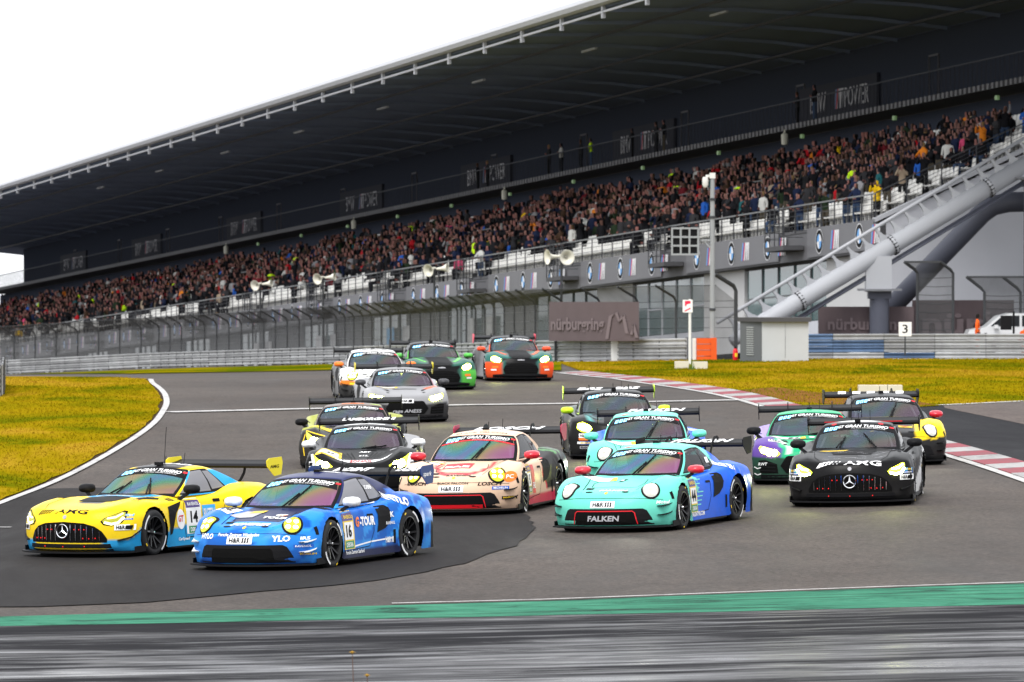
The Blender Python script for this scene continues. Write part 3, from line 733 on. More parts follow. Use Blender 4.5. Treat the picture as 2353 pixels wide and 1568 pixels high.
JN = [a for a, b in JW]; JP = np.array([b for a, b in JW]); JP = JP / JP.sum()
TM = {k: mat('trousers_' + k, v, .9, spec=.06) for k, v in {'black': (.012, .012, .013), 'denim': (.04, .065, .12), 'khaki': (.07, .06, .045)}.items()}
POSES = ['st_down', 'st_clap', 'st_photo', 'st_up', 'st_rail', 'st_cross', 'sit_clap', 'sit_down']
POSETXT = {'st_down': 'standing', 'st_clap': 'clapping', 'st_photo': 'filming', 'st_up': 'waving', 'st_rail': 'leaning', 'st_cross': 'arms folded', 'sit_clap': 'seated', 'sit_down': 'seated'}
FIG = {p: figure(p, 1) for p in POSES}
for me in FIG.values():
    me.name = 'person'
    for m in (SKIN[0], JM['black'], TM['black'], HAIR[0]): me.materials.append(m)
prnd = random.Random(21)
def person(pos, M, pose, jacket, label, group=None, trousers=None, sc=None, hair=None):
    o = link('person', FIG[pose]); o.matrix_world = Matrix.Translation(pos) @ M @ Matrix.Scale(sc or prnd.uniform(.96, 1.09), 4)
    ms = (prnd.choice(SKIN), JM[jacket], TM[trousers or prnd.choice(['black', 'black', 'denim', 'khaki'])], hair or prnd.choice(HAIR[:4] + HAIR[:3]))
    for i, m in enumerate(ms): o.material_slots[i].link = 'OBJECT'; o.material_slots[i].material = m
    return tag(o, label, 'person', group)
crowd_pos.sort(key=lambda s: s[0] + .25 * s[3])
def jitter(): return Matrix.Rotation(prnd.uniform(-.5, .5) + .55, 4, 'Z')     # most look along the track towards the cars
ROWTXT = ['front', 'second', 'third', 'fourth', 'fifth', 'sixth', 'seventh', 'eighth', 'ninth', 'tenth', 'top']
def near_what(u, v):
    p = st(u, v, 1); xd = CX + FPX * p.x / p.y
    for x, t in ((1480, 'before the signal panel'), (1560, 'over the signal panel edge'), (1605, 'above the signal panel'), (1660, 'behind the lamp post'), (1730, 'just past the lamp post'), (1800, 'by the railed landing'), (1880, 'above the railed landing'), (1960, 'left of the yellow raincoat'), (2030, 'above the yellow raincoat'), (2110, 'just past the yellow raincoat'), (2200, 'above the coaster rail'), (2290, 'near the stair rail'), (9999, 'beside the stand end')):
        if xd < x: return t
for (u, v, h, k) in crowd_pos[:278]:
    j = JN[np.random.RandomState(int(u * 977 + v * 131) % 99991).choice(len(JN), p=JP)]; pz = prnd.choices(POSES, [7, 2, 3, .5, 2, 3, 2, 3])[0]
    person(st(u + prnd.uniform(-.1, .1), v + .12, h), FM @ jitter(), pz, j, 'spectator in a %s jacket %s, %s row up, %s' % (j, POSETXT[pz], ROWTXT[k], near_what(u, v)), 'spectators in the stand')
# the rest of the crowd as one mass
LOW = {p: figure(p, 0) for p in POSES}; LD = {}
for p, me in LOW.items():
    LD[p] = (np.array([v.co[:] for v in me.vertices]), [tuple(q.vertices) for q in me.polygons], np.array([q.material_index for q in me.polygons]))
CV, CF, CC = [], [], []; off = 0
for (u, v, h, k) in crowd_pos[278:]:
    pz = prnd.choices(POSES, [7, 2, 2, .5, 2, 3, 3, 6])[0]; vs, fs, mi = LD[pz]; M = np.array((FM @ jitter()).to_3x3()); s = prnd.uniform(.92, 1.05)
    CV.append((vs * s) @ M.T + np.array(st(u + prnd.uniform(-.12, .12), v + .12, h))); CF += [tuple(i + off for i in f) for f in fs]; off += len(vs)
    j = JN[RNG.choice(len(JN), p=JP)]; pal = np.array([prnd.choice(SKIN).node_tree.nodes['Principled BSDF'].inputs[0].default_value[:3], JACK[j], (.014, .014, .017), prnd.choice([(.010, .009, .009), (.010, .009, .009), (.03, .018, .012), (.014, .016, .022), (.014, .016, .022), (.10, .065, .035), (.35, .35, .34)] if prnd.random() < .4 else [(.010, .009, .009), (.020, .013, .010), (.012, .013, .018)])]); CC.append(pal[mi])
me = bpy.data.meshes.new('crowd'); me.from_pydata(np.concatenate(CV).tolist(), [], CF); me.polygons.foreach_set('use_smooth', [True] * len(me.polygons))
cc = np.concatenate(CC); lens = np.array([len(f) for f in CF]); ca = me.color_attributes.new('clothes', 'FLOAT_COLOR', 'CORNER'); c4 = np.ones((lens.sum(), 4), np.float32); c4[:, :3] = np.repeat(cc, lens, 0); ca.data.foreach_set('color', c4.ravel())
m, n_, l_, b_ = new_mat('crowd_clothes'); an = n_.new('ShaderNodeAttribute'); an.attribute_name = 'clothes'; l_.new(an.outputs['Color'], b_.inputs['Base Color']); b_.inputs['Roughness'].default_value = .9; b_.inputs['Specular IOR Level'].default_value = .06
me.materials.append(m); tag(link('crowd', me), kind='stuff')
# people one can pick out
def at_u(xd, v, h):
    k = (xd - CX) / FPX; B = st(0, v, h); return (k * B.y - B.x) / (SU.x - k * SU.y)
PK = person(st(at_u(2015, .45, .55), .45, .42), FM @ Matrix.Rotation(.5, 4, 'Z'), 'st_photo', 'yellow', 'photographer in a yellow hooded raincoat standing at the end of the front railing', None, 'black', 1.06, JM['yellow'])
for xd, j, t, lb in ((1968, 'navy', 'denim', 'spectator in navy top and jeans beside the yellow raincoat'), (1945, 'black', 'denim', 'spectator in black jacket and jeans behind the front railing near the yellow raincoat'), (1897, 'dark green', 'khaki', 'spectator in dark green jacket holding a phone up above the roundels'), (1838, 'navy', 'denim', 'spectator in navy jacket and jeans leaning on the railed landing'), (1715, 'black', 'black', 'spectator in all black bending at the front railing beside the lamp post'), (1105, 'white', 'denim', 'spectator in white top and jeans on the landing above the fence')):
    person(st(at_u(xd, .4, .5), .4, .42), FM @ Matrix.Rotation(.5, 4, 'Z'), 'st_photo' if j == 'dark green' else 'st_rail', j, lb, None, t)
for xd, j, lb in ((1832, 'dark grey', 'figure with raised arms at the balcony rail, left of a pair before the largest board'), (1872, 'black', 'dark figure at the balcony rail covering the lettering of the largest board'), (1453, 'black', 'dark figure at the balcony rail before the second board, nearer its red stripe'), (1508, 'dark grey', 'dark figure with arms up at the second board, first of two together'), (1526, 'black', 'dark figure with arms up at the second board, second of two together'), (1358, 'neon yellow', 'figure in neon yellow vest at the upper balcony rail'), (1335, 'dark grey', 'grey figure beside the neon yellow vest on the balcony'), (1290, 'white', 'figure with white top on the upper balcony, between two dark ones'), (1262, 'dark grey', 'dark grey figure on the upper balcony beside the white top'), (1120, 'dark grey', 'dark grey figure before the third board on the balcony'), (1098, 'black', 'black figure before the third board on the balcony')):
    person(st(at_u(xd, 10.4, 7.3), 10.4, 7.25), FM, 'st_cross', j, lb, 'people on the upper balcony')
# ================================================================== racing cars
# car space: x forward, y to the car's left, z up, origin on the ground midway between the axles
def tab(xs, *rows): return [pchip(xs, r) for r in rows]

def lerp_levels(levels, fs, t, x):
    t = np.asarray(t, float); out = np.zeros_like(t); vals = np.array([f(x) for f in fs])
    lv = np.asarray(levels); i = np.clip(np.searchsorted(lv, t, side='right') - 1, 0, len(lv) - 2)
    k = (t - lv[i]) / (lv[i + 1] - lv[i]); k = np.clip(k, 0, 1); idx = np.arange(len(t))
    # smooth interpolation across levels
    ks = k
    return vals[i, idx] * (1 - ks) + vals[i + 1, idx] * ks

def shell(S, na, qs, rs, smooth_n=6):
    """closed shell without a bottom: top, two sides, front, rear, from tables of half width and height"""
    qs = np.asarray(qs, float); rs = np.asarray(rs, float)
    av = np.asarray(S['a']) if 'a' in S else np.linspace(0, 1, na + 1)
    nA, nQ, nR = len(av) - 1, len(qs) - 1, len(rs) - 1
    ids = -np.ones((nA + 1, nQ + 1, nR + 1), int); co = []
    surf = np.zeros_like(ids, bool)
    surf[:, :, nR] = True; surf[:, 0, :] = True; surf[:, nQ, :] = True; surf[0] = True; surf[nA] = True
    I, J, K = np.nonzero(surf); ids[I, J, K] = np.arange(len(I))
    a, q, r = av[I], qs[J], rs[K]; aq = np.abs(q)
    xn = S['xf'] + (S['xr'] - S['xf']) * a
    if S.get('linear'):
        x = S['front'](aq, r) * (1 - a) + S['rear'](aq, r) * a
    else:
        x = xn + S['front'](aq, r) * (1 - a) ** 3 + S['rear'](aq, r) * a ** 3
    w = lerp_levels(S['rl'], S['w'], r, x)
    zt = lerp_levels(S['ql'], S['zt'], aq, x if not S.get('linear') else S['front'](aq, np.ones_like(r)) * (1 - a) + S['rear'](aq, np.ones_like(r)) * a)
    zb = S['zb'](x)
    z = zb + (zt - zb) * r
    V = np.stack([x, q * w, z], 1)
    F = []; typ = []
    def patch(grid, t):
        n, m = grid.shape
        for i in range(n - 1):
            for j in range(m - 1):
                F.append((grid[i, j], grid[i + 1, j], grid[i + 1, j + 1], grid[i, j + 1])); typ.append(t)
    patch(ids[:, :, nR], 0)
    patch(ids[:, nQ, :].T, 1)         # left side (+y)
    patch(ids[:, 0, :], 2)            # right side
    patch(ids[0, :, :], 3)            # front
    patch(ids[nA, :, :].T, 4)         # rear
    F = np.array(F); typ = np.array(typ)
    # orientation
    c = V[F].mean(1); n = np.cross(V[F[:, 2]] - V[F[:, 0]], V[F[:, 3]] - V[F[:, 1]])
    want = np.zeros_like(n); want[typ == 0, 2] = 1; want[typ == 1, 1] = 1; want[typ == 2, 1] = -1; want[typ == 3, 0] = 1; want[typ == 4, 0] = -1
    fl = (n * want).sum(1) < 0
    F[fl] = F[fl][:, ::-1]
    # soften the box edges
    e = np.concatenate([F[:, [0, 1]], F[:, [1, 2]], F[:, [2, 3]], F[:, [3, 0]]])
    edge = ((q == qs[0]) | (q == qs[-1])).astype(int) + (r == rs[-1]) + ((I == 0) | (I == nA))
    wgt = (edge >= 2).astype(float)
    for _ in range(3):
        acc = np.zeros(len(V)); np.maximum.at(acc, e[:, 0], wgt[e[:, 1]] * .8); np.maximum.at(acc, e[:, 1], wgt[e[:, 0]] * .8); wgt = np.maximum(wgt, acc)
    fixed = (r == rs[0]); wgt[fixed] = 0
    deg = np.zeros(len(V)); np.add.at(deg, e[:, 0], 1); np.add.at(deg, e[:, 1], 1)
    for _ in range(smooth_n):
        acc = np.zeros_like(V); np.add.at(acc, e[:, 0], V[e[:, 1]]); np.add.at(acc, e[:, 1], V[e[:, 0]])
        V = V + (acc / deg[:, None] - V) * (wgt * .6)[:, None]
    fa = a[F].mean(1); fq = q[F].mean(1); fr = r[F].mean(1)
    return V, F, typ, fa, fq, fr

def cut_arch(V, F, ax, az, R, ymin=.5):
    d = np.hypot(V[:, 0] - ax, V[:, 2] - az); ins = (d < R) & (np.abs(V[:, 1]) > ymin)
    kill = ins[F].any(1)
    kept = np.unique(F[~kill]); gone = np.unique(F[kill])
    b = np.intersect1d(kept, gone)
    db = np.maximum(d[b], 1e-6); s = R / db
    ok = s > .75
    V[b[ok], 0] = ax + (V[b[ok], 0] - ax) * s[ok]; V[b[ok], 2] = az + (V[b[ok], 2] - az) * s[ok]
    return ~kill

SPECS = {}; CAR_S = {}
def spec(name, **k):
    nose = k['nose']; zx = np.array(k['zx']); low = -.034 * np.clip((nose - zx) / .7, 0, 1) * (zx > -.6)
    for t in ('z0', 'z45'): k[t] = list(np.array(k[t]) + low)
    k['z75'] = list(np.array(k['z75']) + low * .5)
    g = k['g']; g['b'] = [b - .034 if x > -1 else b for b, x in zip(g['b'], g['bx'])]
    g['z0'] = [z + .058 for z in g['z0']]; g['z1'] = [z + .052 for z in g['z1']]
    SPECS[name] = k

_wx = [2.3, 1.95, 1.72, 1.28, .85, .3, -.3, -.85, -1.28, -1.7, -2.35]
spec('porsche', nose=2.22, tail=-2.33, wb=1.255, wr=(.345, .357), bow=.44, bp=2.5,
     w=tab(_wx, [.87,.91,.94,.965,.95,.93,.95,.98,1.0,.99,.92], [.90,.955,.985,1.0,.935,.905,.935,.985,1.02,1.01,.94],
           [.88,.94,.975,.985,.92,.885,.92,.975,1.01,1.0,.93], [.80,.88,.925,.935,.88,.85,.885,.93,.955,.945,.87]),
     zx=[2.22,2.08,1.95,1.8,1.6,1.4,1.25,1.0,.75,.4,-.4,-.9,-1.25,-1.6,-2.0,-2.33],
     z0=[.57,.615,.655,.695,.745,.785,.81,.85,.875,.89,.89,.92,.93,.92,.88,.80],
     z45=[.565,.61,.645,.68,.725,.765,.79,.83,.86,.88,.89,.92,.94,.93,.89,.80],
     z75=[.555,.62,.69,.765,.83,.862,.872,.862,.85,.835,.85,.91,.95,.95,.90,.80],
     z1=[.50,.545,.59,.65,.735,.795,.815,.80,.775,.765,.80,.86,.90,.89,.84,.74],
     fr=([0,.12,.3,.6,1],[-.05,0,.0,-.015,-.11]),
     g=dict(c0=.90, c1=.16, cb0=.24, cb1=.13, r0=-2.05, r1=-.92,
            wx=[.95,.3,-.5,-1.2,-2.1], w=([.70,.765,.775,.70,.50],[.645,.69,.70,.61,.43],[.58,.61,.61,.53,.37],[.525,.54,.54,.47,.33]),
            zx=[.25,0,-.3,-.6,-.95], z0=[1.165,1.205,1.235,1.228,1.175], z1=[1.115,1.155,1.185,1.178,1.13],
            bx=[.95,.4,-.5,-1.2,-2.1], b=[.84,.855,.865,.87,.85], door=(.03,.40), quarter=(.425,.62)),
     wing=(-2.05, 1.205, 1.83), mirror=(.60,.95,.905))
_wx2 = [2.35, 2.0, 1.75, 1.34, .9, .3, -.4, -.9, -1.34, -1.8, -2.4]
spec('amg', nose=2.28, tail=-2.36, wb=1.33, wr=(.345, .355), bow=.40, bp=2.7,
     w=tab(_wx2, [.86,.91,.95,.975,.95,.93,.94,.97,1.0,.99,.92], [.90,.95,.985,1.005,.945,.90,.91,.97,1.02,1.01,.94],
           [.89,.94,.975,.99,.93,.885,.90,.965,1.01,1.0,.93], [.82,.88,.925,.935,.88,.85,.86,.92,.955,.945,.88]),
     zx=[2.28,2.2,2.05,1.85,1.6,1.33,1.0,.7,.45,0,-.5,-1.0,-1.33,-1.7,-2.1,-2.36],
     z0=[.655,.70,.735,.775,.815,.85,.885,.905,.915,.92,.92,.94,.95,.95,.93,.88],
     z45=[.65,.695,.735,.775,.815,.85,.875,.89,.90,.90,.90,.93,.955,.955,.93,.88],
     z75=[.63,.67,.725,.79,.84,.87,.868,.858,.85,.85,.865,.92,.955,.955,.925,.86],
     z1=[.58,.60,.64,.70,.76,.80,.79,.775,.765,.77,.80,.86,.895,.89,.855,.79],
     fr=([0,.1,.3,.65,1],[-.07,-.0,.0,-.0,-.07]),
     g=dict(c0=.55, c1=-.20, cb0=.20, cb1=.10, r0=-2.0, r1=-.95,
            wx=[.6,0,-.6,-1.2,-2.05], w=([.70,.755,.76,.70,.52],[.645,.685,.69,.62,.45],[.58,.605,.605,.545,.39],[.525,.54,.54,.48,.35]),
            zx=[-.1,-.35,-.6,-.8,-1.0], z0=[1.175,1.215,1.225,1.21,1.175], z1=[1.13,1.17,1.18,1.165,1.13],
            bx=[.6,0,-.6,-1.2,-2.05], b=[.865,.865,.87,.875,.88], door=(.03,.42), quarter=(.445,.64)),
     wing=(-2.12, 1.21, 1.85), mirror=(.30,.95,.94))
spec('aston', nose=2.22, tail=-2.30, wb=1.36, wr=(.345, .355), bow=.42, bp=2.5,
     w=tab(_wx2, [.88,.93,.96,.98,.95,.93,.94,.97,1.0,.99,.92], [.90,.96,1.0,1.02,.95,.90,.91,.97,1.02,1.01,.94],
           [.88,.94,.985,1.0,.93,.885,.90,.965,1.01,1.0,.93], [.80,.87,.925,.94,.88,.85,.86,.92,.955,.945,.88]),
     zx=[2.22,2.15,2.0,1.8,1.6,1.36,1.0,.7,.45,0,-.5,-1.0,-1.33,-1.7,-2.1,-2.30],
     z0=[.62,.68,.735,.79,.83,.86,.895,.91,.92,.92,.92,.94,.95,.94,.92,.87],
     z45=[.61,.67,.72,.77,.81,.845,.88,.90,.91,.91,.91,.93,.95,.94,.92,.87],
     z75=[.59,.65,.73,.80,.85,.88,.88,.865,.855,.85,.865,.92,.955,.955,.925,.86],
     z1=[.54,.58,.63,.70,.77,.81,.80,.78,.77,.77,.80,.86,.895,.89,.855,.79],
     fr=([0,.1,.3,.65,1],[-.05,-.0,.0,-.02,-.10]),
     g=dict(c0=.62, c1=-.12, cb0=.22, cb1=.12, r0=-2.0, r1=-.95,
            wx=[.65,0,-.6,-1.2,-2.05], w=([.71,.765,.77,.70,.52],[.65,.695,.70,.62,.45],[.585,.61,.61,.545,.39],[.525,.54,.54,.48,.35]),
            zx=[-.1,-.35,-.6,-.8,-1.0], z0=[1.19,1.23,1.24,1.225,1.18], z1=[1.14,1.18,1.19,1.175,1.13],
            bx=[.65,0,-.6,-1.2,-2.05], b=[.865,.87,.87,.875,.88], door=(.03,.42), quarter=(.445,.62)),
     wing=(-2.15, 1.22, 1.85), mirror=(.42,.97,.92))
spec('lambo', nose=2.24, tail=-2.25, wb=1.32, wr=(.340, .355), bow=.46, bp=2.3,
     w=tab(_wx, [.90,.94,.97,.98,.96,.94,.96,.99,1.0,.99,.93], [.92,.97,1.0,1.01,.95,.93,.95,1.0,1.02,1.01,.95],
           [.90,.95,.985,.995,.94,.90,.93,.985,1.01,1.0,.94], [.83,.88,.925,.935,.90,.86,.90,.94,.955,.945,.88]),
     zx=[2.24,2.1,1.9,1.7,1.5,1.32,1.05,.75,.4,0,-.5,-.9,-1.3,-1.7,-2.25],
     z0=[.47,.53,.60,.655,.705,.745,.80,.85,.87,.88,.88,.91,.94,.93,.90],
     z45=[.47,.53,.60,.655,.70,.735,.785,.83,.85,.86,.87,.91,.94,.93,.90],
     z75=[.48,.57,.68,.76,.805,.825,.825,.815,.80,.81,.86,.90,.935,.93,.88],
     z1=[.45,.50,.58,.67,.73,.765,.76,.745,.74,.76,.81,.86,.89,.88,.82],
     fr=([0,.1,.4,.7,1],[-.02,.0,-.02,-.06,-.14]),
     g=dict(c0=1.10, c1=.22, cb0=.26, cb1=.12, r0=-1.7, r1=-.55,
            wx=[1.15,.5,-.2,-.8,-1.7], w=([.70,.755,.77,.70,.52],[.64,.68,.69,.62,.45],[.575,.60,.60,.545,.39],[.52,.535,.535,.48,.35]),
            zx=[.3,0,-.25,-.45,-.6], z0=[1.09,1.125,1.135,1.125,1.105], z1=[1.05,1.08,1.09,1.08,1.06],
            bx=[1.15,.5,-.2,-.8,-1.7], b=[.76,.80,.84,.86,.87], door=(.04,.42), quarter=(.45,.62)),
     wing=(-2.05, 1.16, 1.84), mirror=(.72,.99,.86))
spec('audi', nose=2.20, tail=-2.28, wb=1.34, wr=(.345, .355), bow=.42, bp=2.6,
     w=tab(_wx, [.90,.94,.96,.98,.96,.94,.96,.98,1.0,.99,.93], [.92,.96,.985,1.0,.945,.92,.94,.985,1.01,1.0,.94],
           [.90,.95,.975,.985,.93,.89,.92,.975,1.0,.99,.93], [.84,.89,.92,.93,.89,.855,.89,.93,.95,.94,.88]),
     zx=[2.20,2.1,1.95,1.75,1.55,1.34,1.05,.8,.4,0,-.5,-.9,-1.3,-1.7,-2.28],
     z0=[.58,.62,.665,.715,.755,.79,.83,.86,.88,.89,.89,.91,.94,.94,.90],
     z45=[.575,.615,.66,.71,.75,.78,.815,.84,.86,.87,.88,.91,.94,.94,.90],
     z75=[.56,.61,.68,.755,.81,.84,.84,.83,.82,.82,.86,.90,.935,.935,.88],
     z1=[.52,.555,.61,.68,.735,.775,.77,.755,.75,.765,.81,.86,.89,.885,.82],
     fr=([0,.1,.4,.7,1],[-.03,.0,.0,-.02,-.09]),
     g=dict(c0=1.00, c1=.20, cb0=.26, cb1=.12, r0=-1.75, r1=-.60,
            wx=[1.05,.5,-.2,-.8,-1.75], w=([.71,.765,.77,.70,.52],[.65,.69,.70,.62,.45],[.585,.61,.61,.545,.39],[.53,.545,.545,.48,.35]),
            zx=[.3,0,-.25,-.45,-.65], z0=[1.12,1.16,1.17,1.16,1.13], z1=[1.075,1.11,1.12,1.11,1.08],
            bx=[1.05,.5,-.2,-.8,-1.75], b=[.80,.83,.85,.865,.87], door=(.04,.42), quarter=(.45,.62)),
     wing=(-2.1, 1.18, 1.86), mirror=(.66,.98,.90))

FR = {'front': ((0, 0, 0), (0, 1, 0), (0, 0, 1), (1, 0, 0)),
      'hood': ((0, 0, 0), (0, 1, 0), (-1, 0, 0), (0, 0, 1)),
      'roof': ((0, 0, 0), (0, 1, 0), (-1, 0, 0), (0, 0, 1)),
      'left': ((0, 0, 0), (-1, 0, 0), (0, 0, 1), (0, 1, 0)),
      'right': ((0, 0, 0), (1, 0, 0), (0, 0, 1), (0, -1, 0)),
      'nose': ((0, 0, 0), (0, 1, 0), (-.5, 0, .866), (.866, 0, .5))}

class Decals:
    """flat outlines and lettering laid on the bodywork: projected along the frame's normal, a few mm proud"""
    def __init__(s, V, F):
        s.bvh = BVHTree.FromPolygons([tuple(v) for v in V], [tuple(f) for f in F])
        s.n = 0
    def frame(s, f):
        f = FR[f] if isinstance(f, str) else f
        return [Vector(k) for k in f]
    def hit(s, f, u, v):
        o, U, V, N = s.frame(f); p = o + U * u + V * v + N * 3
        return s.bvh.ray_cast(p, -N)
    def project(s, f, verts2, polys, lift, step=.09):
        o, U, V, N = s.frame(f)
        bm = bmesh.new(); vs = [bm.verts.new((u, v, 0)) for u, v in verts2]
        for p in polys:
            try: bm.faces.new([vs[i] for i in p])
            except ValueError: pass
        bmesh.ops.triangulate(bm, faces=[x for x in bm.faces if len(x.verts) > 4])
        us = [v[0] for v in verts2]; ws = [v[1] for v in verts2]
        for ax, (lo, hi) in ((0, (min(us), max(us))), (1, (min(ws), max(ws)))):
            k = int((hi - lo) / step)
            for i in range(k):
                c = lo + (hi - lo) * (i + 1) / (k + 1); co = (c, 0, 0) if ax == 0 else (0, c, 0); no = (1, 0, 0) if ax == 0 else (0, 1, 0)
                bmesh.ops.bisect_plane(bm, geom=bm.verts[:] + bm.edges[:] + bm.faces[:], dist=1e-5, plane_co=co, plane_no=no)
        out = []; bad = set()
        bm.verts.index_update()
        for v in bm.verts:
            p = o + U * v.co.x + V * v.co.y + N * 3
            loc, nor, idx, d = s.bvh.ray_cast(p, -N)
            if loc is None: bad.add(v.index); out.append(Vector((0, 0, 0)))
            else:
                if nor.dot(N) < 0: nor = -nor
                out.append(loc + nor * lift)
        fs = [[v.index for v in f.verts] for f in bm.faces if not any(v.index in bad for v in f.verts)]
        # drop faces stretched across a step in the bodywork
        fs = [q for q in fs if max((out[q[i]] - out[q[i - 1]]).length for i in range(len(q))) < .45]
        bm.free()
        return out, fs
    def poly(s, mb, f, pts, m=0, lift=.004, step=.09):
        v, q = s.project(f, pts, [tuple(range(len(pts)))], lift, step); mb.add(v, q, m)
    def text(s, mb, f, c, txt, h, w=None, shear=0, bold=0.02, m=0, lift=.008, rot=0.0, step=.12):
        vs, ts = text_tris(txt, shear, bold); sx, sy = text_size(txt, h, w, shear, bold); cr, sr = cos(rot), sin(rot)
        v2 = [(c[0] + x * sx * cr - y * sy * sr, c[1] + x * sx * sr + y * sy * cr) for x, y in vs]
        v, q = s.project(f, v2, ts, lift, step); mb.add(v, q, m)

def rect(cx, cy, w, h, sk=0.0, r=0.0):
    return [(cx - w / 2 - sk * h / 2, cy - h / 2), (cx + w / 2 - sk * h / 2, cy - h / 2), (cx + w / 2 + sk * h / 2, cy + h / 2), (cx - w / 2 + sk * h / 2, cy + h / 2)]
def ell(cx, cy, a, b, n=20, rot=0.0, pw=2.0):
    P = []
    for i in range(n):
        t = 2 * pi * i / n; c, s_ = cos(t), sin(t)
        x = a * math.copysign(abs(c) ** (2 / pw), c); y = b * math.copysign(abs(s_) ** (2 / pw), s_)
        P.append((cx + x * cos(rot) - y * sin(rot), cy + x * sin(rot) + y * cos(rot)))
    return P
def mir(P): return [(-u, v) for u, v in P][::-1]
def strip(P, w):
    """a band of width w along an open line of points"""
    n = len(P); L = []; R = []
    for i in range(n):
        a = Vector(P[max(i - 1, 0)]); b = Vector(P[min(i + 1, n - 1)]); d = (b - a).normalized(); nn = Vector((-d.y, d.x)) * w / 2
        L.append((P[i][0] + nn.x, P[i][1] + nn.y)); R.append((P[i][0] - nn.x, P[i][1] - nn.y))
    return L + R[::-1]

# ---------------------------------------------------------------- materials of the cars
def livery_mat(name, rough=.28, coat=.02):
    m, n, l, b = new_mat(name)
    at_ = n.new('ShaderNodeAttribute'); at_.attribute_name = 'livery'
    tc = n.new('ShaderNodeTexCoord'); nz = n.new('ShaderNodeTexNoise'); nz.inputs['Scale'].default_value = 5; nz.inputs['Detail'].default_value = 8; nz.inputs['Roughness'].default_value = .7
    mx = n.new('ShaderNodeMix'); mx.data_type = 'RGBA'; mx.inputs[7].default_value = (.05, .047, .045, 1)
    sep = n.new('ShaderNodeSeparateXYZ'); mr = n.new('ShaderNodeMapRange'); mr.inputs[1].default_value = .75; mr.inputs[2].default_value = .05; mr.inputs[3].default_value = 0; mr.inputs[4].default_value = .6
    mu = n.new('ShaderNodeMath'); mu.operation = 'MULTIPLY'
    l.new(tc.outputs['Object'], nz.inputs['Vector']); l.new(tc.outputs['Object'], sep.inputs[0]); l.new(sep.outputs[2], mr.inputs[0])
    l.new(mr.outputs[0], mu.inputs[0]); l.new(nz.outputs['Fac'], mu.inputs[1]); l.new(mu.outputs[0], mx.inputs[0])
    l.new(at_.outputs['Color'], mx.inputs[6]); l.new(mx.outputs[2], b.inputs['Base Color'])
    b.inputs['Specular IOR Level'].default_value = .5; b.inputs['IOR'].default_value = 1.14; b.inputs['Roughness'].default_value = rough; b.inputs['Coat Weight'].default_value = coat; b.inputs['Coat Roughness'].default_value = .05
    return m
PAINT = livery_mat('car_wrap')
BLACK = mat('black_plastic', (.010, .010, .011), .5, spec=.5, ior=1.15)
CARBON = mat('carbon', (.010, .010, .011), .5, spec=.5, ior=1.15)
DARK = mat('dark_void', (.004, .004, .004), .9, spec=.1)
RUBBER = mat('tyre_rubber', (.022, .022, .023), .75, noise=.2, nscale=30)
RIMM = mat('rim_black', (.018, .018, .02), .35, metal=.6)
DISC = mat('brake_disc', (.16, .15, .14), .4, metal=.9)
CHROME = mat('chrome', (.75, .76, .78), .12, metal=1.0)
WHITE = mat('white_vinyl', (.80, .80, .80), .4)
OFFBLK = mat('black_vinyl', (.009, .009, .010), .5, spec=.5, ior=1.12)
REDV = mat('red_vinyl', (.62, .012, .02), .4)
YELV = mat('yellow_vinyl', (.82, .55, .02), .4)
BLUEV = mat('blue_vinyl', (.02, .10, .45), .4)
CYANV = mat('cyan_vinyl', (.03, .36, .72), .4)
PURPV = mat('purple_vinyl', (.06, .03, .18), .4)
GREENV = mat('green_vinyl', (.02, .22, .08), .4)
ORNV = mat('orange_vinyl', (.85, .18, .02), .4)
GREYV = mat('grey_vinyl', (.35, .35, .37), .4)
LIMEV = mat('lime_vinyl', (.55, .85, .02), .4)
LED = mat('blue_led_digits', (.15, .5, .9), .3, emit=(.25, .62, 1.0), es=1.6)
def beam(root, S, s, col, power):
    """the light a lit headlamp throws forward"""
    d = bpy.data.lights.new('headlamp_beam', 'SPOT'); d.energy = power; d.color = col; d.spot_size = radians(60); d.spot_blend = 1.0; d.shadow_soft_size = .08
    o = bpy.data.objects.new('headlamp_beam', d); COL.objects.link(o); o.parent = root; o.location = (S['nose'] + .12, .66 * s, .60); o.rotation_euler = Vector((1, .05 * s, -.03)).to_track_quat('-Z', 'Y').to_euler()
def lamp_mat(name, c, s): return mat(name, tuple(k * .35 for k in c), .2, emit=c, es=s)
LAMP_Y = lamp_mat('lamp_yellow', (.90, 1.0, .04), 2.6)
LAMP_YH = lamp_mat('lamp_yellow_core', (.93, 1.0, .30), 40.0)
LAMP_W = lamp_mat('lamp_white', (.80, .80, .72), .20)
LAMP_YN = lamp_mat('lamp_soft_yellow', (.70, .74, .03), .36)
LAMP_WH = lamp_mat('lamp_white_core', (1.0, .98, .90), 3.0)
LAMP_YNH = lamp_mat('lamp_soft_yellow_core', (1.0, 1.0, .45), 4.0)
LAMP_DY = lamp_mat('lamp_dim_yellow', (.50, .50, .03), .35)
LAMP_DYH = lamp_mat('lamp_dim_yellow_core', (1.0, .95, .40), 2.2)
RED_LED = mat('red_marker_lamp', (.6, .01, .01), .4, emit=(1, .01, .01), es=.35)

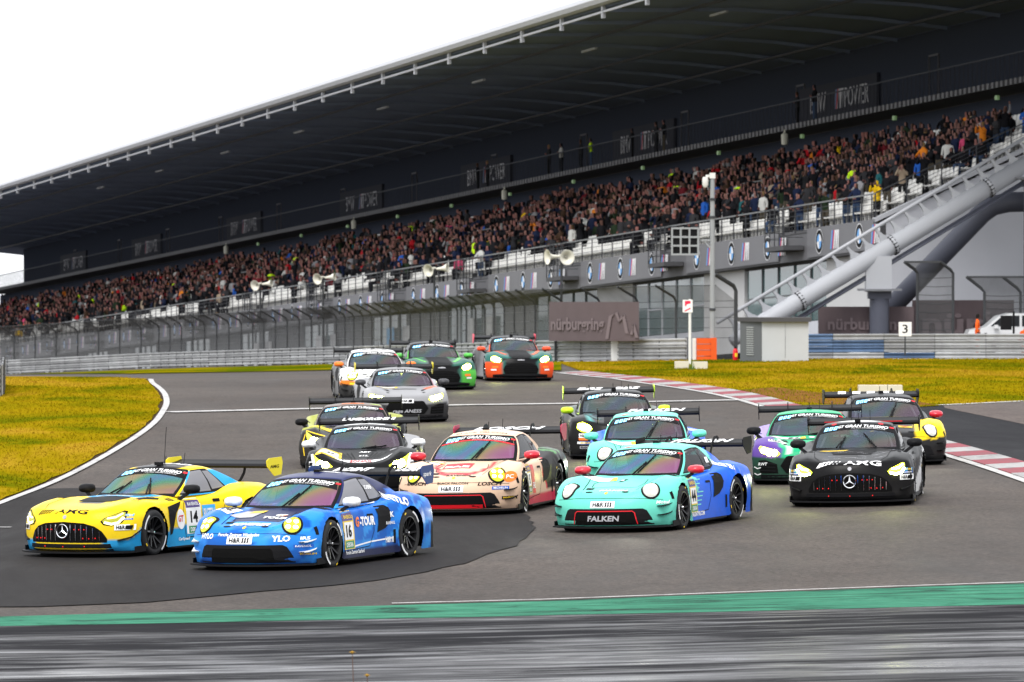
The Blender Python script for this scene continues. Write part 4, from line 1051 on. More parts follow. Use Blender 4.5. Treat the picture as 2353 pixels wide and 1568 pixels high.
def glass_mat(name, irid, tint=(.05, .055, .07), see=.30):
    """race windscreen: partly see-through, with the stress colours polarised light brings out in polycarbonate"""
    m, n, l, b = new_mat(name)
    out = n['Material Output']
    tc = n.new('ShaderNodeTexCoord'); mp = n.new('ShaderNodeMapping'); mp.inputs['Scale'].default_value = (.55, 1.0, 1.2); mp.inputs['Rotation'].default_value = (.5, .3, .4)
    nz = n.new('ShaderNodeTexNoise'); nz.inputs['Scale'].default_value = 1.0; nz.inputs['Detail'].default_value = .6; nz.inputs['Distortion'].default_value = .5
    rp = n.new('ShaderNodeValToRGB'); e = rp.color_ramp.elements
    cols = [(.28, (.20, .07, .24)), (.38, (.42, .10, .30)), (.46, (.45, .30, .10)), (.53, (.08, .36, .17)), (.60, (.04, .28, .42)), (.68, (.25, .08, .45)), (.78, (.45, .10, .25))]
    e[0].position, e[0].color = cols[0][0], (*cols[0][1], 1); e[1].position, e[1].color = cols[-1][0], (*cols[-1][1], 1)
    for p, c in cols[1:-1]: k = e.new(p); k.color = (*c, 1)
    mx = n.new('ShaderNodeMix'); mx.data_type = 'RGBA'; mx.inputs[0].default_value = irid; mx.inputs[6].default_value = (*tint, 1)
    tr = n.new('ShaderNodeBsdfTransparent'); tr.inputs[0].default_value = (.75, .78, .80, 1)
    ms = n.new('ShaderNodeMixShader'); ms.inputs[0].default_value = see
    l.new(tc.outputs['Object'], mp.inputs[0]); l.new(mp.outputs[0], nz.inputs['Vector']); l.new(nz.outputs['Fac'], rp.inputs[0])
    l.new(rp.outputs[0], mx.inputs[7]); l.new(mx.outputs[2], b.inputs['Base Color'])
    b.inputs['Roughness'].default_value = .05; b.inputs['Specular IOR Level'].default_value = .5; b.inputs['IOR'].default_value = 1.22
    l.new(b.outputs[0], ms.inputs[1]); l.new(tr.outputs[0], ms.inputs[2]); l.new(ms.outputs[0], out.inputs['Surface'])
    return m
GLASS_I = glass_mat('iridescent_windscreen', .50, (.075, .075, .09), see=.36)
GLASS_S = glass_mat('faintly_iridescent_windscreen', .10, (.066, .066, .080), see=.40)
GLASS_D = glass_mat('dark_side_glass', .0, (.015, .016, .02), see=.35)
GLASS_G = glass_mat('grey_side_glass', .0, (.26, .26, .28), see=.25)

# ---------------------------------------------------------------- wheels: one of each mesh, shared by all cars
def wheel_meshes(R, W=.30, lime=False):
    t = MB(); rr = .245
    prof = [(rr, -W / 2 + .01), (rr + .03, -W / 2), (R - .03, -W / 2 + .004), (R - .008, -W / 2 + .03), (R, -W / 2 + .07), (R, W / 2 - .07), (R - .008, W / 2 - .03), (R - .03, W / 2 - .004), (rr + .03, W / 2), (rr, W / 2 - .01)]
    t.lathe(prof, (0, 0, 0), (0, 1, 0), 40)
    r = MB()
    r.lathe([(rr + .004, W / 2 - .004), (rr - .012, W / 2 - .002), (rr - .016, W / 2 - .03), (rr - .03, -W / 2 + .02)], (0, 0, 0), (0, 1, 0), 40)
    for k in range(10):
        a = 2 * pi * (k // 2) / 5 + (.17 if k % 2 else -.17); a2 = 2 * pi * (k // 2) / 5 + (.30 if k % 2 else -.30)
        p0 = Vector((cos(a) * .045, W / 2 - .075, sin(a) * .045)); p1 = Vector((cos(a2) * (rr - .01), W / 2 - .022, sin(a2) * (rr - .01)))
        r.bar(p0, p1, .026, .03, (0, 1, 0))
    r.lathe([(.0, W / 2 - .05), (.058, W / 2 - .055), (.066, W / 2 - .09), (.066, -.02)], (0, 0, 0), (0, 1, 0), 20)
    n = MB(); n.lathe([(0, W / 2 - .012), (.022, W / 2 - .014), (.03, W / 2 - .05)], (0, 0, 0), (0, 1, 0), 12)
    d = MB(); d.lathe([(.19, -.01), (.19, .02), (.08, .02)], (0, 0, 0), (0, 1, 0), 32)
    L = MB()                                    # white lettering moulded on the side wall
    for a0, a1, txt in ((.35, .95, 'MICHELIN'), (.35 + pi, .95 + pi, 'MICHELIN')):
        L.lathe([(R - .022, W / 2 + .0035), (R - .052, W / 2 + .0055)], (0, 0, 0), (0, 1, 0), 10, 0, a0 - .25, a0 + .55)
    for a0 in (1.6, 1.6 + pi): L.lathe([(R - .024, W / 2 + .0035), (R - .048, W / 2 + .0055)], (0, 0, 0), (0, 1, 0), 3, 1, a0, a0 + .16)
    return (t.mesh('tyre', RUBBER, 50), r.mesh('rim', RIMM, 40), n.mesh('wheel_nut', CHROME, 40), d.mesh('brake_disc', DISC, 40), L.mesh('tyre_marking', [WHITE, YELV]))
WHEEL = {k: wheel_meshes(k) for k in (.340, .345, .355, .357)}

def airfoil(n=10):
    P = []
    for i in range(n + 1):
        x = i / n; t = .6 * .12 * (2.97 * sqrt(x) - 1.26 * x - 3.516 * x * x + 2.843 * x**3 - 1.015 * x**4); P.append((x, t - .10 * x * (1 - x) * 1.6))
    for i in range(n - 1, 0, -1):
        x = i / n; t = .6 * .12 * (2.97 * sqrt(x) - 1.26 * x - 3.516 * x * x + 2.843 * x**3 - 1.015 * x**4); P.append((x, -t - .10 * x * (1 - x) * 1.6))
    return P

def make_car(name, label, model, color, X, Z, rz, detail, near=True, glass=None, side_glass=None, mirror_col=None, steer=0.0, wheel_mark=True, banner=True, endplate=None, scale=1.0):
    S = SPECS[model]; g = S['g']
    root = empty(name, (X, Z, gz(X, Z)), rz, label, 'racing car', 'racing cars on the track')
    n_ = Vector((gz(X - 1, Z) - gz(X + 1, Z), gz(X, Z - 1) - gz(X, Z + 1), 2)).normalized()
    root.rotation_euler = (Vector((0, 0, 1)).rotation_difference(n_).to_matrix() @ Matrix.Rotation(rz, 3, 'Z')).to_euler()
    root.scale = (scale, scale, scale)
    CAR_S[root.name] = model; res = 1.0 if near else .62
    q0 = [0, .1, .2, .3, .4, .48, .55, .62, .69, .76, .83, .89, .94, .975, 1.0] if near else [0, .15, .3, .45, .55, .65, .75, .84, .92, .97, 1.0]
    qs = [-k for k in q0[:0:-1]] + q0
    rs = list(np.concatenate([np.linspace(0, .88, 15 if near else 10), [.93, .97, 1.0]]))
    frx, fry = S['fr']; fr = pchip(frx, fry); bow, bp = S['bow'], S['bp']
    body = dict(xf=S['nose'], xr=S['tail'], front=lambda q, r: -bow * q ** bp + fr(r), rear=lambda q, r: .16 * q ** 2.5 + .06 * r,
                rl=[0, .5, .8, 1.0], w=S['w'], ql=[0, .45, .75, 1.0], zt=tab(S['zx'], S['z0'], S['z45'], S['z75'], S['z1']), zb=lambda x: np.full_like(x, .105))
    V1, F1, T1, a1, q1, r1 = shell(body, int(118 * res), qs, rs, 7 if near else 4)
    keep = np.ones(len(F1), bool)
    for sx, R in ((1, S['wr'][0]), (-1, S['wr'][1])):
        ax = sx * S['wb']
        # flared arches
        d = np.hypot(V1[:, 0] - ax, V1[:, 2] - R); fl = np.clip((R + .17 - d) / .12, 0, 1); fl = fl * fl * (3 - 2 * fl) * .022 * (np.abs(V1[:, 1]) > .7)
        V1[:, 1] += np.sign(V1[:, 1]) * fl
        keep &= cut_arch(V1, F1, ax, R, R + .042)
    # greenhouse
    gq0 = [0, .16, .32, .48, .62, .74, .84, .92, .955, .98, 1.0]; gqs = [-k for k in gq0[:0:-1]] + gq0
    grs = [0, .045, .11, .16, .24, .34, .44, .54, .64, .73, .80, .86, .90, .945, .975, 1.0]
    ga = sorted(set([round(k, 4) for k in list(np.linspace(0, 1, 34 if near else 22)) + list(g['door']) + list(g['quarter'])]))
    G = dict(xf=g['c0'], xr=g['r0'], linear=True, a=ga, front=lambda q, r: g['c0'] + (g['c1'] - g['c0']) * r - (g['cb0'] + (g['cb1'] - g['cb0']) * r) * q ** 2,
             rear=lambda q, r: g['r0'] + (g['r1'] - g['r0']) * r + .1 * q ** 2, rl=[0, .5, .86, 1.0], w=tab(g['wx'], *g['w']),
             ql=[0, 1.0], zt=[pchip(g['zx'], g['z0']), pchip(g['zx'], g['z1'])], zb=pchip(g['bx'], g['b']))
    # roof curved across: cosine instead of straight
    z0f, z1f = G['zt']; G['ql'] = [0, .35, .7, .9, 1.0]; G['zt'] = [(lambda x, k=k: z0f(x) * (1 - k) + z1f(x) * k) for k in (0, .12, .45, .76, 1.0)]
    V2, F2, T2, a2, q2, r2 = shell(G, 0, gqs, grs, 3)
    ws = (T2 == 3) & (np.abs(q2) < .935) & (r2 > .10) & (r2 < .905)
    dw = ((T2 == 1) | (T2 == 2)) & (a2 > g['door'][0]) & (a2 < g['door'][1]) & (r2 > .105) & (r2 < .905)
    qw = ((T2 == 1) | (T2 == 2)) & (a2 > g['quarter'][0]) & (a2 < g['quarter'][1]) & (r2 > .16) & (r2 < .86)
    rw = (T2 == 4) & (np.abs(q2) < .84) & (r2 > .16) & (r2 < .9)
    pil = ((T2 == 1) | (T2 == 2)) & (a2 > g['door'][1]) & (a2 < g['quarter'][0]) & (r2 > .105) & (r2 < .905)
    side = (T2 == 1) | (T2 == 2)
    sur = ((T2 == 3) & (np.abs(q2) < .985) & (r2 > .0) & (r2 < .965) & ~ws) | (side & (a2 > g['door'][0] - .004) & (a2 < g['quarter'][1] + .03) & (r2 > .05) & (r2 < .94) & ~dw & ~qw & ~pil)
    glassf = ws | dw | qw | rw | pil | sur
    V = np.concatenate([V1, V2]); n1 = len(V1)
    # vertex normals of the whole skin
    Fk = np.concatenate([F1[keep], F2 + n1]); fn = np.cross(V[Fk[:, 2]] - V[Fk[:, 0]], V[Fk[:, 3]] - V[Fk[:, 1]])
    vn = np.zeros_like(V)
    for k in range(4): np.add.at(vn, Fk[:, k], fn)
    vn[n1:] = 0; f2 = F2 + n1; fn2 = np.cross(V[f2[:, 2]] - V[f2[:, 0]], V[f2[:, 3]] - V[f2[:, 1]])
    for k in range(4): np.add.at(vn, f2[:, k], fn2)
    vn /= np.maximum(np.linalg.norm(vn, axis=1), 1e-9)[:, None]
    colr = color(V[:, 0], V[:, 1], V[:, 2], vn, np.arange(len(V)) >= n1)
    def piece(pname, faces, material, parent=root):
        if len(faces) == 0: return None
        used, inv = np.unique(faces, return_inverse=True); inv = inv.reshape(faces.shape)
        me = bpy.data.meshes.new(pname); me.from_pydata(V[used].tolist(), [], inv.tolist()); me.materials.append(material)
        me.polygons.foreach_set('use_smooth', [True] * len(me.polygons))
        me.normals_split_custom_set_from_vertices([tuple(k) for k in vn[used]])
        at_ = me.color_attributes.new('livery', 'FLOAT_COLOR', 'POINT')
        c4 = np.ones((len(used), 4), np.float32); c4[:, :3] = colr[used]; at_.data.foreach_set('color', c4.ravel())
        return link(pname, me, parent)
    cxm = V[F1].mean(1)
    hood = keep & (T1 == 0) & (np.abs(cxm[:, 1]) < .60) & (cxm[:, 0] > g['c0'] - .12) & (cxm[:, 0] < S['nose'] - .20)
    bump = keep & (T1 == 3)
    doorm = lambda t: keep & (T1 == t) & (cxm[:, 0] < g['c0'] - .1) & (cxm[:, 0] > -.55) & (r1 > .18)
    dl, dr = doorm(1), doorm(2)
    rest = keep & ~hood & ~bump & ~dl & ~dr
    roof = (T2 == 0)
    paint2 = ~glassf & ~roof
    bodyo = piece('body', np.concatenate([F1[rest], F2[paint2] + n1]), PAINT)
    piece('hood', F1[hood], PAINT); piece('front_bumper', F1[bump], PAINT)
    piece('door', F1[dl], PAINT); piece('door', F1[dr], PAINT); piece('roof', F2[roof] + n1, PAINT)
    piece('window_surround', F2[sur] + n1, OFFBLK)
    piece('windscreen', F2[ws] + n1, glass or GLASS_S)
    for t in (1, 2):
        piece('side_window', F2[dw & (T2 == t)] + n1, side_glass or GLASS_D); piece('quarter_window', F2[qw & (T2 == t)] + n1, side_glass or GLASS_D)
    for t in (1, 2): piece('door_pillar', F2[pil & (T2 == t)] + n1, OFFBLK)
    piece('rear_window', F2[rw] + n1, GLASS_D)
    D = Decals(V, np.concatenate([F1[keep], F2 + n1]))
    # wheel wells, floor, cabin
    for sx, R in ((1, S['wr'][0]), (-1, S['wr'][1])):
        for sy in (1, -1):
            mb = MB(); mb.lathe([(R + .045, .935 * sy), (R + .045, .56 * sy), (0, .56 * sy)], (sx * S['wb'], 0, R), (0, 1, 0), 30)
            mb.build('wheel_arch', DARK, root)
    mb = MB(); mb.box((-.05, 0, .10), (S['nose'] - S['tail'] - 1.0, 1.56, .10)); mb.box((0, 0, .10), (2 * S['wb'] - .9, 1.84, .09))
    mb.build('floor_pan', DARK, root)
    mb = MB(); hz = g['b'][0]
    mb.box((g['c0'] - .62, 0, hz - .03), (.5, 1.3, .12)); mb.box((-.65, .36, .75), (.16, .5, .65), Matrix.Rotation(-.25, 3, 'Y')); mb.box((-1.0, 0, .8), (.08, 1.3, .4))
    mb.build('cabin', DARK, root)
    mb = MB(); zr = max(g['z0']) - .07
    A = [(g['c0'] - .35, .60, hz), (g['c1'] - .12, .47, zr - .05), (-.85, .47, zr - .05), (-1.2, .5, .7)]
    for sy in (1, -1): mb.tube([(x, y * sy, z) for x, y, z in A], .022, 6)
    mb.tube([(g['c1'] - .12, -.47, zr - .05), (g['c1'] - .12, .47, zr - .05)], .022, 6); mb.tube([(-.85, -.47, zr - .05), (-.85, .47, zr - .05)], .022, 6)
    mb.tube([(-.85, -.47, zr - .05), (-.95, .5, .75)], .022, 6); mb.tube([(-.85, .47, zr - .05), (-.95, -.5, .75)], .022, 6)
    mb.build('roll_cage', mat('cage_grey', (.30, .30, .32), .5), root, True)
    # wheels
    for sx, R in ((1, S['wr'][0]), (-1, S['wr'][1])):
        for sy in (1, -1):
            t, r, n, d, L = WHEEL[R]
            w = link('wheel', t, root); w.location = (sx * S['wb'], sy * .845, R); w.rotation_euler = (0, random.uniform(0, 6.28), 0 if sy > 0 else pi)
            if sx > 0: w.rotation_euler.z += steer
            link('rim', r, w); link('wheel_nut', n, w); link('brake_disc', d, w)
            if wheel_mark: link('tyre_marking', L, w)
    # front splitter, side skirts
    mb = MB(); top = []; nse = S['nose']
    for k in range(25):
        q = -1 + 2 * k / 24; aq = abs(q); top.append((nse + .075 - (bow + .02) * aq ** bp * .97, q * .985))
    poly = top + [(1.62, .985), (1.62, -.985)]
    mb.prism(poly, (0, 0, .075), (1, 0, 0), (0, 1, 0), (0, 0, .022))
    for sy in (1, -1): mb.bar((nse - bow - .02, sy * .985, .12), (nse - bow - .30, sy * .99, .13), .012, .09)
    mb.build('front_splitter', CARBON, root)
    for sy in (1, -1):
        mb = MB(); mb.prism([(.86, .86), (.80, 1.0), (-.72, 1.0), (-.80, .9)], (0, 0, .085), (1, 0, 0), (0, sy, 0), (0, 0, .022)); mb.build('side_skirt', CARBON, root)
    # rear wing
    wx, wz, span = S['wing']; ch = .34; AF = airfoil()
    W = MB()
    W.prism([(wx + .17 - p[0] * ch, wz - .025 + p[1] * ch * 1.5 + p[0] * .085) for p in AF], (0, -span / 2, 0), (1, 0, 0), (0, 0, 1), (0, span, 0))
    wing = W.build('rear_wing', CARBON, root, 50)
    ep = [(wx + .24, wz + .06), (wx + .16, wz + .10), (wx - .19, wz + .11), (wx - .22, wz + .02), (wx - .17, wz - .16), (wx + .02, wz - .18), (wx + .22, wz - .03)]
    for sy in (1, -1):
        mb = MB(); mb.prism(ep, (0, sy * span / 2 - .005 * sy, 0), (1, 0, 0), (0, 0, 1), (0, .012 * sy, 0)); mb.build('wing_endplate', endplate or CARBON, wing)
    for sy in (.40, -.40):
        mb = MB()
        P = [(wx + .42, .84), (wx + .36, 1.02), (wx + .30, 1.12), (wx + .21, wz + .045), (wx + .12, wz + .095), (wx + .02, wz + .105), (wx - .06, wz + .07)] if model != 'amg' else [(wx + .30, .88), (wx + .16, .98), (wx + .06, 1.08), (wx + .02, wz - .02)]
        for a, b in zip(P, P[1:]): mb.bar((a[0], sy, a[1]), (b[0], sy, b[1]), .018, .045, (1, 0, 0))
        mb.build('wing_support', CARBON, wing)
    # mirrors
    mx_, my_, mz_ = S['mirror']
    mc = mirror_col or BLACK
    for sy in (1, -1):
        mb = MB(); c = Vector((mx_, sy * my_, mz_))
        vs = []; n = 12; m_ = 6
        for j in range(m_ + 1):
            t = j / m_; xx = .085 - .17 * t; sc = (1 - (1 - min(t * 1.35, 1)) ** 2.2) ** .6 if t < .75 else 1
            sc = max(sc, .05)
            for i in range(n):
                th = 2 * pi * i / n; cy = math.copysign(abs(cos(th)) ** .75, cos(th)); cz = math.copysign(abs(sin(th)) ** .75, sin(th))
                vs.append(c + Vector((xx, cy * .13 * sc, cz * .070 * sc + .02 * sy * cy * 0)))
        fs = [(j * n + i, j * n + (i + 1) % n, (j + 1) * n + (i + 1) % n, (j + 1) * n + i) for j in range(m_) for i in range(n)] + [tuple(range(n)), tuple(range(m_ * n, m_ * n + n))]
        mb.add(vs, fs); mo = mb.build('wing_mirror', mc, root, 60)
        mb = MB(); mb.bar(c + Vector((.0, -.03 * sy, -.055)), Vector((mx_ + .10, sy * (my_ - .22), mz_ - .20)), .05, .022, (1, 0, 0)); mb.build('mirror_arm', BLACK, mo)
    # wiper, antennas, roof camera
    if near:
        wf = ((g['c0'] - .02, 0, 0), (0, 1, 0), (-.75, 0, .66), (.66, 0, .75))
        mb = MB(); off = .05 if model != 'amg' else .0
        o_, U_, V_, N_ = [Vector(k) for k in wf]
        def onws(u, v, l):
            o2 = Vector((0, 0, 0)); p = o2 + Vector((g['c0'], 0, g['b'][0])) + U_ * u + V_ * v + N_ * 2
            loc, nor, _, _ = D.bvh.ray_cast(p, -N_); return (loc + N_ * l) if loc else None
        for (u0, u1, v1, v0) in ([( .02, .22, .62, .02)] if model in ('porsche',) else [(-.30, -.18, .42, .02), (.34, .12, .50, .02)] if model == 'amg' else [(-.02, .42, .22, .03)]):
            A_, B_ = onws(u0, v0, .03), onws(u0 + (u1 - u0) * .6, v0 + (v1 - v0) * .6, .035); C_ = onws(u1, v1, .02); E_ = onws(u0 + (u1 - u0) * .15 + .03, v0 + (v1 - v0) * .15, .02)
            if A_ and B_ and C_ and E_:
                mb.tube([A_, B_], .014, 5); mb.tube([E_, C_], .012, 5)
        if mb.v: mb.build('windscreen_wiper', BLACK, root)
    mb = MB(); zt_ = max(g['z0'])
    mb.tube([(-.45, .0, zt_ - .02), (-.5, 0, zt_ + .12)], .006, 5); mb.tube([(-.7, .18, zt_ - .04), (-.75, .18, zt_ + .16)], .005, 5)
    if model in ('amg',): mb.tube([(-.62, -.12, zt_ - .02), (-.70, -.12, zt_ + .55)], .005, 5)
    mb.build('antenna', BLACK, root)
    mb = MB(); mb.box((-.30, 0, zt_ + .012), (.12, .09, .05)); mb.build('roof_camera', BLACK, root)
    # banner across the top of the windscreen, with the event lettering
    if banner:
        zt1 = g['z0'][0]; xh = g['c1']; sl = Vector((g['c1'] - g['c0'], 0, zt1 - g['b'][0])).normalized()
        N_ = Vector((-sl.z, 0, sl.x)) if sl.x > 0 else Vector((sl.z, 0, -sl.x))
        if N_.x < 0: N_ = -N_
        f = ((xh, 0, zt1), (0, 1, 0), tuple(sl), tuple(N_))
        mb = MB(); hw = .56
        D.poly(mb, f, [(-hw - .045, -.215), (-.3, -.195), (0, -.188), (.3, -.195), (hw + .045, -.215), (hw - .02, -.035), (.3, -.012), (0, -.005), (-.3, -.012), (-hw + .02, -.035)], 0, .004)
        D.text(mb, f, (.155, -.085), 'GRAN TURISMO', .085, .70, .25, .02, 1, .007)
        D.text(mb, f, (.18, -.152), 'THE REAL DRIVING SIMULATOR', .024, .56, .0, .0, 1, .007)
        D.text(mb, f, (-.26, -.088), 'GT', .08, .10, .35, .03, 1, .007)
        D.poly(mb, f, rect(.56, -.06, .07, .045), 2, .007)
        for k in range(3):
            u = -.50 + .075 * k
            D.poly(mb, f, rect(u, -.115, .056, .105, .25), 3, .008)
            if near: D.poly(mb, f, rect(u + .004, -.115, .018, .055, .25), 0, .011)
        mb.build('windscreen_banner', [OFFBLK, WHITE, REDV, LED], root)
    detail(root, S, D, wing)
    return root
# ================================================================== liveries and front ends
def C(*c): return np.array(c, float)
def fill(x, c): return np.tile(np.array(c, float), (len(x), 1))
def put(out, m, c): out[m] = np.array(c, float)
def facets(x, y, z, cell, seed, pal):
    """triangular facets of a few tones, laid over the skin"""
    u = x / cell + .35 * np.sign(y) + z * .8; v = (np.abs(y) * .6 + z * 1.4) / cell
    i = np.floor(u); j = np.floor(v); t = ((u - i) + (v - j) > 1).astype(int)
    h = (np.sin(i * 12.9898 + j * 78.233 + t * 37.719 + seed) * 43758.5453) % 1
    return np.array(pal)[(h * len(pal)).astype(int) % len(pal)]

def nv(x, z): return -.5 * x + .866 * z

def small_sticker(D, root, f, c, w, h, bg, fg, txt, name='sticker', shear=0.0, bold=.02):
    mb = MB(); D.poly(mb, f, rect(c[0], c[1], w, h), 0, .005); D.text(mb, f, c, txt, h * .62, w * .82, shear, bold, 1, .009); mb.build(name, [bg, fg], root)

def hr_plate(D, root, c, w=.40, h=.10, f='front'):
    mb = MB(); D.poly(mb, f, rect(c[0], c[1], w, h), 0, .010)
    D.text(mb, f, (c[0] - w * .17, c[1]), 'H&R', h * .64, w * .46, 0, .025, 1, .015)
    for k in range(3):
        u = c[0] + w * (.15 + .10 * k); e = h * .33
        D.poly(mb, f, [(u - .02, c[1] - e), (u + .004, c[1] - e), (u + .012, c[1] - e * .2), (u + .004, c[1] + e * .1), (u + .016, c[1] + e), (u - .008, c[1] + e), (u - .016, c[1] + e * .2), (u - .008, c[1] - e * .1)], 1, .015)
    mb.build('plate_sticker', [WHITE, OFFBLK], root)

def number_board(D, root, f, c, num, w=.46, h=.50, frame=YELV, top='RAVENOL', bot='DEKRA'):
    mb = MB(); u, v = c
    D.poly(mb, f, rect(u, v, w, h, .06), 0, .005)
    D.poly(mb, f, rect(u, v + h * .35, w * .92, h * .20, .06), 1, .008); D.text(mb, f, (u + .01, v + h * .35), top, h * .10, w * .74, .1, .03, 0, .011)
    D.poly(mb, f, rect(u, v - .01, w * .80, h * .46, .06), 2, .008); D.text(mb, f, (u, v - .01), num, h * .34, None, 0, .035, 3, .012)
    D.poly(mb, f, rect(u, v - h * .38, w * .80, h * .20, .06), 4, .008); D.text(mb, f, (u, v - h * .38), bot, h * .12, w * .6, 0, .02, 2, .011)
    mb.build('racing_number', [frame, PURPV, WHITE, OFFBLK, GREENV], root)

def lamp(D, root, s, outline, f, mats, cores, glow_scale=.8, lift=.006):
    """headlight: black bowl, lit lens and bright projector cores"""
    lens, core = mats
    P = [(u, v) for u, v in outline] if s > 0 else mir(outline)
    cx = sum(p[0] for p in P) / len(P); cy = sum(p[1] for p in P) / len(P)
    mb = MB(); D.poly(mb, f, P, 0, lift); h = mb.build('headlight', OFFBLK, root)
    mb = MB(); D.poly(mb, f, [(cx + (p[0] - cx) * glow_scale, cy + (p[1] - cy) * glow_scale) for p in P], 0, lift + .006); mb.build('lamp_lens', lens, h)
    mb = MB()
    for (u, v, r) in cores: D.poly(mb, f, ell(u * s, v, r, r, 12), 0, lift + .012, .2)
    if mb.v: mb.build('lamp_projector', core, h)
    if core == LAMP_YH: beam(root, SPECS[CAR_S[root.name]], s, (.95, 1, .30), 30)
    return h

def seam(D, mb, f, P, w=.012, m=0): D.poly(mb, f, strip(P, w), m, .0035, .12)

def lamp_frame(c, N):
    N = Vector(N).normalized(); U = Vector((0, 0, 1)).cross(N).normalized(); V = N.cross(U)
    return (tuple(c), tuple(U), tuple(V), tuple(N))

def porsche_front(root, S, D, mats, trim=CARBON, fin=BLACK, line=None, pins=True, crest=True, plate=True, near=True, panel_text=None):
    for s in (1, -1):
        f = lamp_frame((1.86, .665 * s, .632), (.84, .24 * s, .40))
        lens, core = mats
        mb = MB(); D.poly(mb, f, ell(0, 0, .148, .160, 24), 0, .005); h = mb.build('headlight', OFFBLK, root)
        mb = MB(); D.poly(mb, f, ell(0, 0, .118, .130, 24), 0, .013); mb.build('lamp_lens', lens, h)
        mb = MB()
        for (u, v) in ((.05, .045), (-.05, .045), (.05, -.045), (-.05, -.045)): D.poly(mb, f, ell(u, v, .036, .032, 10), 0, .02, .2)
        mb.build('lamp_projector', core, h)
        if core in (LAMP_YH, LAMP_WH): beam(root, S, s, (.95, 1, .30) if core == LAMP_YH else (1, .97, .8), 30)
    # wide lower intake
    mb = MB(); D.poly(mb, 'front', [(-.74, .125), (.74, .125), (.72, .22), (.655, .345), (.60, .372), (-.60, .372), (-.655, .345), (-.72, .22)], 0, .006)
    gr = mb.build('lower_grille', BLACK, root)
    mb = MB(); D.poly(mb, 'front', [(-.50, .135), (.50, .135), (.47, .30), (.44, .325), (-.44, .325), (-.47, .30)], 0, .012)
    mb.build('intake_mesh', DARK, gr)
    if line:
        mb = MB(); D.poly(mb, 'front', strip([(-.52, .14), (-.485, .31), (-.45, .335), (.45, .335), (.485, .31), (.52, .14)], .014), 0, .014); mb.build('trim_line', line, gr)
    if panel_text:
        mb = MB(); D.text(mb, 'front', (.0, .225), panel_text, .085, .52, .1, .03, 0, .02); mb.build('lettering', GREYV, gr)
    if plate: hr_plate(D, root, (-.02, .437))
    mb = MB()
    seam(D, mb, 'front', [(-.86, .50), (-.5, .53), (0, .535), (.5, .53), (.86, .50)], .006)
    for s in (1, -1):
        seam(D, mb, 'hood', [(s * .43, -2.02), (s * .45, -1.85), (s * .50, -1.5), (s * .60, -1.0)])
    mb.build('panel_gap', OFFBLK, root)
    if pins:
        mb = MB()
        for s in (1, -1): D.poly(mb, 'nose', ell(.30 * s, nv(2.02, .63), .06, .022, 12), 0, .007)
        D.poly(mb, 'hood', rect(-.36, -1.80, .12, .10), 0, .006)
        mb.build('hood_pin', OFFBLK, root)
    if crest:
        mb = MB(); D.poly(mb, 'nose', ell(0, nv(2.07, .615), .026, .034, 8), 0, .007); mb.build('badge', YELV, root)
    mb = MB(); seam(D, mb, 'hood', [(-.36, -1.12), (-.42, -1.45), (-.38, -1.66), (-.30, -1.72), (.30, -1.72), (.38, -1.66), (.42, -1.45), (.36, -1.12)], .012); mb.build('bonnet_lid_gap', OFFBLK, root)
    for s in (1, -1):
        mb = MB(); D.poly(mb, 'left' if s > 0 else 'right', [(-s * .80, .22), (-s * .76, .22), (-s * .76, .46), (-s * .80, .50)], 0, .007); mb.build('arch_vent', OFFBLK, root)
        mb = MB(); D.poly(mb, 'left' if s > 0 else 'right', rect(s * .76, .34, .05, .20), 0, .007); mb.build('brake_vent', OFFBLK, root)
    for s in (1, -1):       # louvres over the wheels
        mb = MB(); D.poly(mb, 'hood', rect(.72 * s, -1.08, .26, .34, -.1 * s), 0, .006)
        lv = mb.build('fender_vent', OFFBLK, root)
        mb = MB()
        for k in range(4): D.poly(mb, 'hood', rect(.72 * s, -1.20 + .08 * k, .24, .022), 0, .016)
        mb.build('louvre', BLACK, lv)
        # dive planes
        for z0, L in ((.26, .34), (.40, .38)):
            mb = MB(); P = []
            for k in range(6):
                x = 1.97 - L * k / 5; y = .90 + .075 * min(1, k / 3); z = z0 + .10 * (k / 5) ** 2
                P.append((x, y * s, z))
            top = [Vector(p) for p in P]; inn = [Vector((p.x - .02, (abs(p.y) - .11) * s, p.z + .0)) for p in top]
            vs = top + inn + [p + Vector((0, 0, .012)) for p in top + inn]
            n = len(top); fs = []
            for k in range(n - 1):
                fs += [(k, k + 1, n + k + 1, n + k), (2 * n + k, 3 * n + k, 3 * n + k + 1, 2 * n + k + 1), (k, 2 * n + k, 2 * n + k + 1, k + 1)]
            mb.add(vs, fs); mb.build('dive_plane', fin, root)
        # fender gill just ahead of the wheel
        mb = MB(); D.poly(mb, 'left' if s > 0 else 'right', [(-s * 1.74, .50), (-s * 1.69, .50), (-s * 1.69, .62), (-s * 1.74, .60)], 0, .006); mb.build('fender_gill', OFFBLK, root)
    # side scoop ahead of the rear wheel
    for s, f in ((1, 'left'), (-1, 'right')):
        P = [(-s * -.0 + s * .30, .79), (s * .56, .80), (s * .66, .76), (s * .705, .66), (s * .66, .56), (s * .52, .47), (s * .28, .42), (s * .33, .55), (s * .34, .68)]
        mb = MB(); D.poly(mb, f, P, 0, .008); mb.build('side_intake', OFFBLK, root)
        mb = MB(); seam(D, mb, f, [(-s * .82, .20), (-s * .80, .55), (-s * .70, .80)]); seam(D, mb, f, [(s * .22, .78), (s * .20, .45), (s * .05, .24), (-s * .82, .20)])
        mb.build('panel_gap', OFFBLK, root)
        mb = MB(); D.poly(mb, f, rect(s * .12, .68, .16, .035), 0, .008); mb.build('door_handle', OFFBLK, root)

